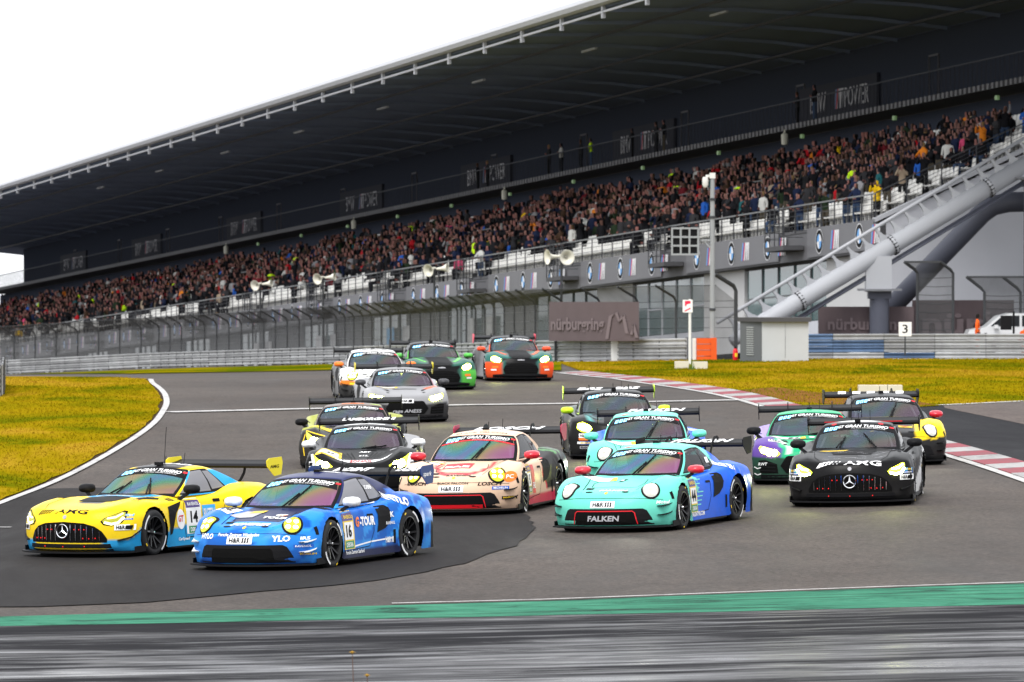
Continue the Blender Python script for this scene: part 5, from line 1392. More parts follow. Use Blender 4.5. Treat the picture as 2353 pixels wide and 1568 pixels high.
def amg_front(root, S, D, mats, near=True, lip=BLACK, slat_n=14):
    lens, core = mats
    out = [(.575, .545), (.62, .595), (.73, .645), (.83, .70), (.875, .69), (.88, .60), (.84, .52), (.72, .478), (.62, .495)]
    for s in (1, -1):
        P = out if s > 0 else mir(out)
        mb = MB(); D.poly(mb, 'front', P, 0, .005); h = mb.build('headlight', OFFBLK, root)
        cx, cy = .73 * s, .58
        mb = MB(); D.poly(mb, 'front', [(cx + (p[0] - cx) * .86, cy + (p[1] - cy) * .82) for p in P], 0, .011); mb.build('lamp_lens', lens, h)
        mb = MB()
        L = [(.63, .53), (.72, .505), (.80, .525), (.85, .60)]
        D.poly(mb, 'front', strip([(u * s, v) for u, v in L], .032), 0, .017)
        D.poly(mb, 'front', strip([(u * s, v) for u, v in [(.66, .585), (.76, .60), (.83, .655)]], .022), 0, .017)
        mb.build('lamp_projector', core, h)
        if core == LAMP_YH: beam(root, S, s, (.95, 1, .30), 30)
        # dive plane at the corner of the bumper
        mb = MB(); P = [(2.02, .80), (1.86, .93), (1.70, 1.02)]
        for k, (z0, dz) in enumerate(((.25, .16),)):
            A = [Vector((2.06, .82 * s, z0)), Vector((1.90, .96 * s, z0 + .05)), Vector((1.72, 1.03 * s, z0 + dz))]; B = [p + Vector((-.08, -.10 * s, .02)) for p in A]
            up = Vector((0, 0, .014)); vs = A + B + [p + up for p in A + B]
            mb.add(vs, [(0, 1, 4, 3), (1, 2, 5, 4), (6, 9, 10, 7), (7, 10, 11, 8), (0, 6, 7, 1), (1, 7, 8, 2)])
        mb.build('dive_plane', lip, root)
    G = [(-.66, .235), (.66, .235), (.665, .29), (.60, .40), (.50, .475), (.34, .520), (0, .54), (-.34, .520), (-.50, .475), (-.60, .40), (-.665, .29)]
    mb = MB(); D.poly(mb, 'front', G, 0, .006); gr = mb.build('grille', DARK, root)
    gx = lambda u: float(np.interp(abs(u), [0, .34, .5, .6, .66], [.525, .505, .46, .39, .29]))
    for k in range(slat_n):
        u = -.575 + 1.15 * k / (slat_n - 1)
        if abs(u) < .06: continue
        zt = gx(u) - .012
        pts = []
        for v in (.265, (zt + .265) / 2, zt):
            loc, nor, _, _ = D.hit('front', u, v)
            if loc: pts.append(loc + Vector((.022, 0, 0)))
        if len(pts) > 1: m2 = MB(); m2.tube(pts, [.004, .0075, .009][:len(pts)], 5); m2.build('slat', CHROME, gr)
    # star in a ring
    loc, nor, _, _ = D.hit('front', 0, .405)
    mb = MB(); c = loc + Vector((.035, 0, 0)); R = .098
    mb.tube([c + Vector((0, R * cos(t), R * sin(t))) for t in [2 * pi * k / 28 for k in range(29)]], .009, 5, None, False)
    for a in (pi / 2, pi / 2 + 2 * pi / 3, pi / 2 + 4 * pi / 3):
        d = Vector((0, cos(a), sin(a))); sd = Vector((0, -sin(a), cos(a)))
        mb.add([c + d * R, c + sd * .017, c - sd * .017, c + Vector((.012, 0, 0))], [(0, 1, 3), (0, 3, 2), (0, 2, 1)])
    mb.build('star_emblem', CHROME, gr)
    for (u, v) in [(-.52, .30), (-.43, .30), (-.34, .30), (.34, .30), (.43, .295), (.52, .30), (-.28, .43), (-.2, .43), (.2, .43), (.28, .43), (.36, .43), (-.34, .18), (.0, .175), (.36, .18)]:
        loc, nor, _, _ = D.hit('front', u, v)
        if loc: m2 = MB(); m2.box(loc + Vector((.025, 0, 0)), (.008, .012, .016)); m2.build('marker_lamp', RED_LED, gr)
    mb = MB(); D.poly(mb, 'front', [(-.72, .115), (.72, .115), (.70, .215), (-.70, .215)], 0, .006); mb.build('lower_grille', BLACK, root)
    mb = MB()
    seam(D, mb, 'hood', [(-.60, -.62), (-.62, -1.2), (-.58, -1.8), (-.46, -2.1)]); seam(D, mb, 'hood', [(.60, -.62), (.62, -1.2), (.58, -1.8), (.46, -2.1)])
    mb.build('panel_gap', OFFBLK, root)
    mb = MB()
    D.poly(mb, 'hood', [(-.30, -1.45), (.30, -1.45), (.38, -1.05), (.30, -.98), (-.30, -.98), (-.38, -1.05)], 0, .005)
    mb.build('hood_vent', OFFBLK, root)
    for s in (1, -1):
        mb = MB()
        D.poly(mb, 'hood', [(s * .62, -1.35), (s * .78, -1.42), (s * .80, -.95), (s * .72, -.80)], 0, .006); lv = mb.build('fender_vent', OFFBLK, root)
        mb = MB()
        for k in range(4): D.poly(mb, 'hood', rect(.73 * s, -1.28 + .11 * k, .12, .02), 0, .014)
        mb.build('louvre', BLACK, lv)
    for s, f in ((1, 'left'), (-1, 'right')):
        mb = MB(); D.poly(mb, f, [(-s * .86, .70), (-s * .40, .76), (-s * .62, .60), (-s * .78, .30), (-s * .86, .28)], 0, .006); mb.build('side_vent', OFFBLK, root)
        mb = MB(); seam(D, mb, f, [(-s * .38, .22), (-s * .40, .60), (-s * .30, .84)]); seam(D, mb, f, [(s * .66, .84), (s * .68, .55), (s * .5, .24), (-s * .38, .22)]); mb.build('panel_gap', OFFBLK, root)
        mb = MB(); D.poly(mb, f, rect(s * .50, .74, .16, .045), 0, .008); mb.build('door_handle', OFFBLK, root)

def aston_front(root, S, D, mats, stripe, lowc):
    lens, core = mats
    out = [(.56, .60), (.63, .68), (.74, .73), (.84, .70), (.85, .60), (.76, .54), (.63, .54)]
    for s in (1, -1): lamp(D, root, s, out, 'front', mats, [(.645, .61, .058), (.72, .63, .066), (.785, .645, .05)], 1.0)
    G = [(-.48, .22), (.48, .22), (.52, .34), (.47, .44), (.30, .515), (0, .53), (-.30, .515), (-.47, .44), (-.52, .34)]
    mb = MB(); D.poly(mb, 'front', G, 0, .006); gr = mb.build('grille', DARK, root)
    for k in range(4):
        v = .27 + .06 * k; P = [(u, v + .02 * (1 - (u / .5) ** 2)) for u in (-.45, -.2, 0, .2, .45)]
        m2 = MB(); D.poly(m2, 'front', strip(P, .012), 0, .02); m2.build('slat', BLACK, gr)
    mb = MB(); D.poly(mb, 'front', [(-.80, .115), (.80, .115), (.80, .19), (.5, .215), (-.5, .215), (-.80, .19)], 0, .006); mb.build('lower_grille', BLACK, root)
    mb = MB()
    D.poly(mb, 'hood', [(-.34, -2.12), (.34, -2.12), (.30, -1.5), (.30, -.75), (-.30, -.75), (-.30, -1.5)], 0, .005, .12)
    mb.build('hood_stripe', OFFBLK, root)
    for s in (1, -1):
        mb = MB(); D.poly(mb, 'hood', strip([(s * .34, -.74), (s * .60, -.80), (s * .64, -1.15), (s * .50, -1.55), (s * .38, -1.70)], .12), 0, .006, .12); mb.build('hood_stripe', stripe, root)
        mb = MB(); D.poly(mb, 'front', rect(.74 * s, .41, .17, .06), 0, .008); D.poly(mb, 'front', rect(.78 * s, .33, .15, .045), 1, .008); mb.build('sticker', [ORNV, WHITE], root)
    mb = MB(); D.poly(mb, 'nose', [(-.11, nv(2.16, .615)), (0, nv(2.16, .605)), (.11, nv(2.16, .615)), (.10, nv(2.16, .635)), (.0, nv(2.16, .65)), (-.10, nv(2.16, .635))], 0, .008); mb.build('winged_badge', GREYV, root)

def lambo_front(root, S, D, mats, blade=True):
    lens, core = mats
    out = [(.50, .50), (.58, .555), (.72, .60), (.86, .70), (.84, .58), (.80, .49), (.70, .455), (.56, .46)]
    for s in (1, -1):
        lamp(D, root, s, out, 'front', mats, [(.63, .515, .068), (.715, .535, .066)], 1.0)
        if not blade: continue
        mb = MB(); D.poly(mb, 'front', [(s * .90, .70), (s * .86, .71), (s * .80, .52), (s * .84, .36), (s * .88, .36), (s * .86, .52)], 0, .014); mb.build('lamp_blade', WHITE, root)
    mb = MB(); D.poly(mb, 'front', [(-.80, .12), (.80, .12), (.80, .33), (.56, .37), (.25, .31), (-.25, .31), (-.56, .37), (-.80, .33)], 0, .006); gr = mb.build('lower_grille', BLACK, root)
    for s in (1, -1):
        mb = MB(); D.poly(mb, 'front', [(s * .28, .14), (s * .74, .14), (s * .74, .31), (s * .56, .345), (s * .32, .29)], 0, .012); mb.build('intake_mesh', DARK, gr)
    for s, f in ((1, 'left'), (-1, 'right')):
        mb = MB(); D.poly(mb, f, [(s * .35, .80), (s * .80, .84), (s * .74, .60), (s * .5, .45)], 0, .008); mb.build('side_intake', OFFBLK, root)

def audi_front(root, S, D, mats, near=True):
    lens, core = mats
    out = [(.50, .535), (.58, .60), (.84, .665), (.87, .63), (.84, .555), (.72, .51), (.54, .50)]
    for s in (1, -1): lamp(D, root, s, out, 'front', mats, [(.60, .55, .055), (.69, .56, .058), (.78, .59, .05)], 1.0)
    G = [(-.40, .20), (.40, .20), (.50, .33), (.40, .485), (.36, .50), (-.36, .50), (-.40, .485), (-.50, .33)]
    mb = MB(); D.poly(mb, 'front', G, 0, .006); gr = mb.build('grille', DARK, root)
    for s in (1, -1):
        mb = MB(); D.poly(mb, 'front', [(s * .54, .20), (s * .86, .20), (s * .88, .42), (s * .76, .43), (s * .56, .36)], 0, .006); i = mb.build('side_intake', DARK, root)
        mb = MB()
        for k in range(3): D.poly(mb, 'front', strip([(s * .58, .24 + .06 * k), (s * .86, .25 + .065 * k)], .018), 0, .014)
        mb.build('intake_blade', BLACK, i)
    mb = MB(); D.poly(mb, 'front', [(-.85, .115), (.85, .115), (.85, .175), (-.85, .175)], 0, .006); mb.build('lower_grille', BLACK, root)
    mb = MB(); D.poly(mb, 'hood', rect(0, -1.35, .56, .06), 0, .006)
    for s in (1, -1): D.poly(mb, 'hood', [(s * .36, -1.62), (s * .52, -1.45), (s * .40, -1.42)], 0, .006); D.poly(mb, 'hood', ell(.42 * s, -1.78, .04, .035, 8), 0, .006)
    mb.build('hood_vent', OFFBLK, root)
    for s, f in ((1, 'left'), (-1, 'right')):
        mb = MB(); D.poly(mb, f, [(s * .35, .80), (s * .80, .82), (s * .70, .50), (s * .45, .45)], 0, .008); mb.build('side_intake', OFFBLK, root)

def wing_text(root, S, wing, txt, w, m=WHITE, h=.085, shear=.3, off=0.0):
    """lettering along the leading edge and top of the rear wing"""
    wx, wz, span = S['wing']
    mb = MB(); pass
    flat_text(mb, txt, (wx + .03, off, wz + .046), (0, 1, 0), (-.97, 0, .24), h * 2.1, w, shear, .04)
    mb.build('lettering', m, wing)

def endplate_text(S, wing, txt, m, h=.06, w=.20, sy=1):
    wx, wz, span = S['wing']; mb = MB()
    flat_text(mb, txt, (wx + .02, sy * (span / 2 + .0105), wz - .03), (-sy, 0, 0), (0, 0, 1), h, w, .2, .02); mb.build('lettering', m, wing)

# ---------------------------------------------------------------- where each car stands: nose and wing seen at photo pixels
def place(model, xn, yb, xw, sc=1.0):
    S = SPECS[model]; pn = ground(xn, yb); Xn, Zn = pn.x, pn.y
    L = (S['nose'] - S['wing'][0]) * sc; lo, hi = -50.0, 50.0
    for _ in range(40):
        psi = radians((lo + hi) / 2); xw_ = CX + FPX * (Xn + L * sin(psi)) / (Zn + L * cos(psi))
        if xw_ < xw: lo = (lo + hi) / 2
        else: hi = (lo + hi) / 2
    psi = radians((lo + hi) / 2); rz = -(pi / 2 + psi)
    return Xn - S['nose'] * sc * cos(rz), Zn - S['nose'] * sc * sin(rz), rz

def driver(root, helmet, suit, label, y=.36):
    """seated driver, hands on the wheel, in a crash helmet"""
    J = [(0, 0, .30), (0, .06, .50), (0, .10, .70), (0, .10, .80), (0, .08, .90)]; R = [(.16, .12), (.15, .11), (.17, .11), .07, (.10, .11)]; E = [(0, 1), (1, 2), (2, 3), (3, 4)]
    for s in (1, -1):
        i = len(J); J += [(.18 * s, .09, .68), (.24 * s, -.16, .56), (.15 * s, -.42, .66), (.12 * s, -.48, .68)]; R += [.07, .055, .045, .045]; E += [(2, i), (i, i + 1), (i + 1, i + 2), (i + 2, i + 3)]
        i = len(J); J += [(.10 * s, -.05, .28), (.13 * s, -.46, .42), (.11 * s, -.86, .27)]; R += [.09, .07, .055]; E += [(0, i), (i, i + 1), (i + 1, i + 2)]
    me = skin_body(J, E, R, 1); me.name = 'person'; me.materials.append(suit); me.polygons.foreach_set('use_smooth', [True] * len(me.polygons))
    o = link('person', me); bpy.context.view_layer.update()
    M = Matrix.LocRotScale(root.location, root.rotation_euler, root.scale)
    o.matrix_world = M @ Matrix.Translation((-.42, y, 0)) @ Matrix.Rotation(pi / 2, 4, 'Z'); tag(o, label, 'person', 'drivers in the cars')
    mb = MB(); mb.sphere((0, .06, .95), (.13, .155, .145), 16, 10); mb.build('helmet', helmet, o, True)
    mb = MB(); mb.lathe([(.134, -.035), (.138, .0), (.134, .035)], (0, .055, .96), (0, 0, 1), 12, None, 1.0, 2.14 + .0); mb.build('visor', OFFBLK, o, True)
# ================================================================== barriers, fences and trackside things
def galv_mat(name, col, var=.25):
    m, n, l, b = new_mat(name); oi = n.new('ShaderNodeObjectInfo'); tc = n.new('ShaderNodeTexCoord'); f = noise_tree(n, l, tc.outputs['Object'], 1.2, 6, .7)
    mr = n.new('ShaderNodeMapRange'); mr.inputs[3].default_value = 1 - var; mr.inputs[4].default_value = 1 + var * .6; l.new(oi.outputs['Random'], mr.inputs[0])
    c = ramp(n, l, f, [(.3, tuple(k * .72 for k in col)), (.7, tuple(min(1, k * 1.15) for k in col))]); v = n.new('ShaderNodeVectorMath'); v.operation = 'SCALE'; l.new(c, v.inputs[0]); l.new(mr.outputs[0], v.inputs['Scale'])
    l.new(v.outputs[0], b.inputs['Base Color']); b.inputs['Roughness'].default_value = .6; b.inputs['Metallic'].default_value = .15; b.inputs['Specular IOR Level'].default_value = .25; return m
GALV = galv_mat('galvanised', (.36, .365, .37)); BLUEB = galv_mat('worn_blue_paint', (.10, .16, .27), .2); WHB = mat('white_barrier', (.60, .60, .58), .5, noise=.1, nscale=2); ORB = mat('orange_barrier', (.62, .085, .012), .5, noise=.12, nscale=2); POSTD = mat('post_grey', (.040, .042, .045), .5, noise=.2, nscale=3)

def rail_pts(P, step):
    """points along a 3-D polyline at equal steps"""
    d = [0.0]
    for a, b in zip(P, P[1:]): d.append(d[-1] + (b - a).length)
    n = max(1, round(d[-1] / step)); out = []
    for i in range(n + 1):
        t = d[-1] * i / n; k = min(max(np.searchsorted(d, t) - 1, 0), len(P) - 2); f = (t - d[k]) / (d[k + 1] - d[k]); out.append(P[k].lerp(P[k + 1], f))
    return out
def wbeam(mb, a, b, h):
    d = (b - a); dn = d.normalized(); s = Vector((dn.y, -dn.x, 0)).normalized()
    if s.y > 0: s = -s                   # corrugation faces the track
    prof = [(.0, -.50), (.045, -.42), (.045, -.25), (-.02, -.09), (-.02, .09), (.045, .25), (.045, .42), (.0, .50), (-.03, .50), (-.03, -.50)]
    n = len(prof); A = [a + s * o + Vector((0, 0, z * h)) for o, z in prof]; B = [b + s * o + Vector((0, 0, z * h)) for o, z in prof]
    mb.add(A + B, [tuple(range(n)), tuple(reversed(range(n, 2 * n)))] + [(i, (i + 1) % n, (i + 1) % n + n, i + n) for i in range(n)])
def guardrail(label, P, rows, pitch, seg=4.0, special=None):
    o = P[len(P) // 2]; root = empty('guard_rail', o, 0, label, 'crash barrier'); Q = rail_pts(P, seg)
    for i in range(len(Q) - 1):
        g_ = (Q[i + 1] - Q[i]) * .004
        for r in range(rows):
            mb = MB(); wbeam(mb, Q[i] + g_ - o + Vector((0, 0, pitch * (r + .62))), Q[i + 1] - g_ - o + Vector((0, 0, pitch * (r + .62))), pitch * .96)
            m = (special(i, r, len(Q) - 1) if special else None) or GALV; mb.build('rail_beam', m, root)
    for p in rail_pts(P, 2.0):
        mb = MB(); q = p - o; mb.box(q + Vector((0, .12, pitch * rows * .5)), (.10, .12, pitch * rows + .10)); mb.build('rail_post', STEEL_D, root)
    return root, Q
def rp(xs_, dz=0.0):
    out = []
    for x in xs_:
        y = float(np.interp(x, RAILX, RAILY)); Z = float(np.interp(x, RAILX, RAILZ)); out.append(at(x, y, Z))
    return out
RA = rp([-500, -150, 0, 180, 353, 560, 773, 1000, 1240, 1420, 1578])
guardrail('long grey three-beam crash barrier curving along the far edge of the track', RA, 3, .285, 4.0, lambda i, r, n: WHB if i in (n - 5,) and r < 3 else None)
RB = rp([1797, 2100, 2500])
guardrail('four-beam crash barrier with faded blue end beams at the outside of the corner', RB, 4, .245, 2.0, lambda i, r, n: BLUEB if (i == 0 and r > 0) or (i == 1 and r in (1, 2)) or (i == 2 and r == 0) else None)
# curved end of another barrier at the very edge of the view
pl = [ground(-40, 905), ground(-10, 918), ground(4, 912), ground(7, 890), ground(4, 872)]
guardrail('short curved barrier end at the edge of the inside grass', [pl[0], pl[1], pl[2], pl[3]], 3, .27, 2.0)
# orange foam end block and white posts
o = at(1607, 833, 221); ob = empty('barrier_end', o, 0, 'bright orange foam block capping the end of the long barrier', 'barrier end')
for r in range(4): mb = MB(); mb.box((.18, 0, .13 + .235 * r), (.58, .5, .21)); mb.build('foam_block', ORB, ob)
mb = MB(); mb.box((.56, 0, .475), (.22, .6, .97)); mb.build('end_cap', ORB, ob)
mb = MB(); mb.box((-.20, -.02, .47), (.14, .2, .95)); mb.build('white_panel', WHB, ob)
for x, lb in ((352, 'white marker panel on the far barrier above the tip of the inside grass'), (1413, 'white marker panel on the far barrier beside the orange-fronted car')):
    y = float(np.interp(x, RAILX, RAILY)); Z = float(np.interp(x, RAILX, RAILZ)); mb = MB(); mb.box((0, 0, .44), (.32, .05, .86)); b_ = mb.build('marker_panel', WHB); b_.location = at(x, y, Z) + Vector((0, -.25, 0)); tag(b_, lb, 'marker panel')

# debris fence
WMESH = mesh_mat('wire_mesh', (.13, .132, .135), .68); WMESH_T = mesh_mat('wire_mesh_thin', (.085, .087, .09), .50)
FP = [p + Vector((0, .9, 0)) for p in rp([-500, -150, 0, 180, 353, 560, 773, 1000, 1240, 1420, 1590, 1693])]
fq = rail_pts(FP, 2.9); o = fq[-1].copy(); fence = empty('debris_fence', o, 0, 'tall wire debris fence with bent-over posts behind the far barrier', 'fence')
bend = Vector((-.80, -.55, .62))
for i, p in enumerate(fq):
    q = p - o; z0 = gz(p.x, p.y) - o.z; hh = 2.35 if i < len(fq) - 1 else 2.75
    mb = MB(); b0 = Vector((q.x, q.y, z0)); mb.tube([b0, b0 + Vector((0, 0, hh)), b0 + Vector((0, 0, hh + .12)) + bend * .12, b0 + Vector((0, 0, hh)) + bend * 1.05], .050 if i < len(fq) - 1 else .085, 6)
    mb.build('fence_post', POSTD, fence)
    if i < len(fq) - 1:
        c = fq[i + 1] - o; c0 = Vector((c.x, c.y, gz(fq[i + 1].x, fq[i + 1].y) - o.z)); mt = WMESH if i < len(fq) - 5 else WMESH_T
        mb = MB(); up = Vector((0, 0, hh)); mb.quad(b0 + Vector((0, 0, .05)), c0 + Vector((0, 0, .05)), c0 + up, b0 + up); mb.quad(b0 + up, c0 + up, c0 + up + bend, b0 + up + bend); mb.build('wire_panel', mt, fence)
        mb = MB()
        for z in (.9, 1.3, 1.7, 2.1, 2.35): mb.bar(b0 + Vector((0, 0, z)), c0 + Vector((0, 0, z)), .018, .018)
        mb.bar(b0 + up + bend, c0 + up + bend, .03, .03); mb.build('fence_cable', POSTD, fence)
# cloth banners on and behind the fence
MAUVE = mat('mauve_cloth', (.105, .080, .085), .85, noise=.12, nscale=1.5); MAUVE_L = mat('mauve_print', (.165, .130, .138), .85)
def banner(name, label, xa, xb, yt, yb, Z, txt, skyline=True, folds=0.05, za=None, txh=.42):
    A, B = at(xa, yb, Z), at(xb, yb, za or Z); A2, B2 = at(xa, yt, Z), at(xb, yt, za or Z); o = A.copy(); mb = MB(); n = 24; vs = []
    nrm = (B - A).cross(A2 - A).normalized(); 
    if nrm.y > 0: nrm = -nrm
    for i in range(n + 1):
        t = i / n; w = nrm * (folds * sin(t * 31) * .6 + folds * sin(t * 73 + 1) * .4)
        vs += [A.lerp(B, t) + w - o, A.lerp(B, t).lerp(A2.lerp(B2, t), .5) + w * .6 - o, A2.lerp(B2, t) + w * .25 - o]
    mb.add(vs, [(3 * i + j, 3 * i + 3 + j, 3 * i + 4 + j, 3 * i + 1 + j) for i in range(n) for j in (0, 1)]); bn = mb.build(name, MAUVE, None, True); bn.location = o
    tag(bn, label, 'banner')
    Ud = (B - A).normalized(); W = (B - A).length; H = (A2 - A).length; c = (A + B2) / 2 - o + nrm * (folds + .02)
    mb = MB(); Vd = Vector((0, 0, 1))
    flat_text(mb, txt, c - Ud * (W * (.17 if skyline else 0)) - Vd * H * .10, Ud, Vd, H * txh, W * (.60 if skyline else .8), 0, .03)
    if skyline:
        P = [(.66, .05), (.70, .62), (.76, .72), (.80, .48), (.84, .66), (.88, .20), (.93, .16), (.95, .42), (.99, .08)]
        mb.add([A - o + nrm * (folds + .02) + Ud * (W * u) + Vd * (H * v) for u, v in strip(P, .035)], [(i, i + 1, 2 * len(P) - 2 - i, 2 * len(P) - 1 - i) for i in range(len(P) - 1)])
    mb.build('banner_print', MAUVE_L, bn); return bn
banner('fence_banner', 'mauve cloth banner with circuit lettering and skyline hung on the debris fence', 1262, 1468, 694, 784, 230.6, 'nürburgring', True, .03, 224.6)
banner('fence_banner', 'creased mauve cloth banner between the hut and the number board', 1880, 2100, 705, 778, 232, 'nürburgring', False, .06, None, .5)
banner('fence_banner', 'mauve cloth banner behind the white car', 2096, 2330, 690, 778, 236, 'nürb', False, .10, None, .6)

# fence bay and slanted fence on the outside of the corner
def small_fence(label, posts, Z, ytop, bendd, thin=True, ybase=790):
    o = at(posts[0], ybase, Z); root = empty('fence_bay', o, 0, label, 'fence'); prev = None
    for x in posts:
        b0 = at(x, ybase, Z) - o; b0.z -= .3; t0 = at(x, ytop, Z) - o
        mb = MB(); mb.tube([b0, t0, t0 + bendd * .2 + Vector((0, 0, .05)), t0 + bendd], .062, 6); mb.build('fence_post', POSTD, root)
        if prev:
            mb = MB(); mb.quad(prev[0], b0, t0, prev[1]); mb.quad(prev[1], t0, t0 + bendd, prev[1] + bendd); mb.build('wire_panel', WMESH_T, root)
            mb = MB()
            for k in range(9): t = (k + .5) / 9; a_, c_ = prev[0].lerp(prev[1], t), b0.lerp(t0, t); mb.tube([a_, a_.lerp(c_, .5) - Vector((0, 0, .03)), c_], .012, 4)
            mb.bar(prev[1] + bendd, t0 + bendd, .08, .08); mb.build('fence_cable', POSTD, root)
        prev = (b0, t0)
small_fence('narrow wire fence bay with two bent posts behind the number board', [2108, 2190], 226, 628, Vector((-.55, -.4, .45)))
small_fence('slanted-top wire fence hung with mauve cloth near the white car', [2262, 2345, 2430], 228, 672, Vector((-.75, -.4, .62)))

# lamp post with camera and signal panel
Zp = 221; pb = ground(1637, 829); pb = at(1637, 829, Zp); o = pb.copy(); pole = empty('lamp_post', o, 0, 'tall grey post carrying a camera and a nine-window signal panel', 'post')
PG = mat('post_pale', (.26, .27, .28), .55, noise=.1, nscale=2); Hs = FPX / Zp
mb = MB(); mb.tube([(0, 0, 0), (0, 0, (829 - 398) / Hs)], [.105, .085], 12); mb.build('mast', PG, pole)
zc = (829 - 404) / Hs; mb = MB(); mb.bar((0, 0, zc), (-.26, -.05, zc - .02), .09, .10); mb.box((.0, 0, zc), (.22, .2, .22)); mb.build('camera_bracket', WHB, pole)
mb = MB(); mb.lathe([(0, .0), (.10, .0), (.12, -.12), (.12, -.30), (.08, -.40), (0, -.42)], (-.28, -.05, zc - .05), (0, 0, 1), 12); mb.build('surveillance_camera', WHB, pole, 40)
zs_ = (829 - 555) / Hs; w = 1.02; sp = (-1.07, -.05, zs_)
mb = MB()
for k in range(4):
    mb.box((sp[0] - w / 2 + w * k / 3, sp[1], sp[2]), (.07, .16, w + .07)); mb.box((sp[0], sp[1], sp[2] - w / 2 + w * k / 3), (w + .07, .155, .07))
sg = mb.build('signal_panel', PG, pole)
for i in range(3):
    for j in range(3): mb = MB(); mb.box((sp[0] + (i - 1) * w / 3, sp[1] + .02, sp[2] + (j - 1) * w / 3), (w / 3 - .075, .06, w / 3 - .075)); mb.build('signal_window', BKM, sg)
mb = MB(); mb.bar((0, 0, zs_ + .05), (sp[0] + .4, .08, zs_ + .05), .07, .07); mb.bar((0, 0, zs_ - .35), (-.35, .05, zs_ + .05), .05, .05); mb.build('panel_arm', PG, pole)
mb = MB()
for z in (2.0, 5.6, 6.3): mb.lathe([(.11, -.05), (.125, -.05), (.125, .05), (.11, .05)], (0, 0, z), (0, 0, 1), 12)
mb.build('pole_clamp', STEEL_D, pole)
# horn loudspeakers on posts along the fence
HORN = mat('horn_ivory', (.62, .60, .52), .45)
for (x, y, sc_, lb, n2) in ((1290, 590, 1.0, 'pair of ivory horn loudspeakers on a post in front of the row of roundels', 2), (998, 618, .95, 'ivory horn loudspeaker on a post above the white car', 1), (742, 638, .95, 'ivory horn loudspeaker rising over the white front seats', 1), (598, 653, .95, 'smallest ivory horn loudspeaker, above the far fence', 1)):
    Z = float(np.interp(x, RAILX, RAILZ)) + 1.6; c = at(x, y, Z); g_ = gz(c.x, c.y); root = empty('loudspeaker', (c.x, c.y, g_), 0, lb, 'loudspeaker', 'horn loudspeakers along the fence'); hgt = c.z - g_
    mb = MB(); mb.tube([(0, 0, 0), (0, 0, hgt)], .055, 8); mb.build('speaker_post', POSTD, root)
    for k, (dx, ax) in enumerate((((.14, Vector((.25, -1, -.08))), (-.22, Vector((-1, -.45, -.05)))) if n2 == 2 else ((-.05, Vector((-.75, -1, -.25))), (.25, Vector((1, -.35, .1)))))):
        mb = MB(); r = .30 * sc_ if not (k == 1 and n2 == 1) else .20
        mb.lathe([(.05, -.16), (.07, .0), (.10, .16), (.17, .30), (r, .40), (r + .015, .40), (r, .385), (.15, .27), (.08, .14), (.0, .12)], (dx, 0, hgt), ax, 20); hn = mb.build('horn', HORN, root, 50)
        mb = MB(); mb.sphere(Vector((dx, 0, hgt)) + ax.normalized() * .22, .06, 8, 6); mb.build('driver_cap', mat('horn_shadow', (.30, .29, .25), .5), hn)
# flag sign on white post with concrete feet
o = at(1580, 846, 205); o.z = gz(o.x, o.y); fs = empty('flag_sign', o, 0, 'white post with small red flag symbol panel by the orange block', 'sign'); hs = FPX / 205
mb = MB(); mb.box((.08, 0, 1.2), (.09, .05, 2.4)); mb.build('sign_post', WHB, fs)
mb = MB(); mb.box((0, -.04, 2.15), (.36, .03, .46)); pn = mb.build('sign_panel', mat('sign_white', (.70, .69, .68), .5), fs)
mb = MB(); 
for q in ([(-.10, .0), (-.04, .0), (-.04, .19), (-.10, .19)], [(-.04, .06), (.11, .10), (.10, .19), (-.04, .19)], [(-.12, -.16), (.10, -.05), (.11, -.10), (-.10, -.20)]): mb.add([(u, -.058, 2.15 + v) for u, v in q], [(0, 1, 2, 3)])
mb.build('flag_symbol', mat('flag_red', (.65, .015, .06), .5), pn)
CREAM = mat('cream_concrete', (.52, .49, .40), .8, noise=.12, nscale=3)
for (xa, xb, yt, yb, lb) in ((1551, 1583, 831, 849, 'cream concrete block on the grass, left one of a touching pair'), (1592, 1626, 832, 850, 'cream concrete block on the grass under the orange barrier end'), (1974, 2074, 886, 912, 'long cream slab lying in the grass behind the yellow and black car')):
    g_ = ground((xa + xb) / 2, yb); s_ = FPX / g_.y; mb = MB(); mb.box((0, .25, (yb - yt) / s_ / 2), ((xb - xa) / s_, .5, (yb - yt) / s_)); b_ = mb.build('concrete_block', CREAM); b_.location = g_; tag(b_, lb, 'concrete block')
mb = MB(); r7 = random.Random(9)
for k in range(26):
    a = r7.uniform(-.08, .1); h = r7.uniform(.15, .42); mb.add([(a - .012, -.3, 0), (a + .012, -.3, 0), (a + r7.uniform(-.08, .08), -.32, h)], [(0, 1, 2)])
wd = mb.build('weed', mat('weed_green', (.06, .13, .02), .8)); wd.location = ground(1588, 852); tag(wd, 'tuft of green weed growing between two cream concrete blocks', 'weed')
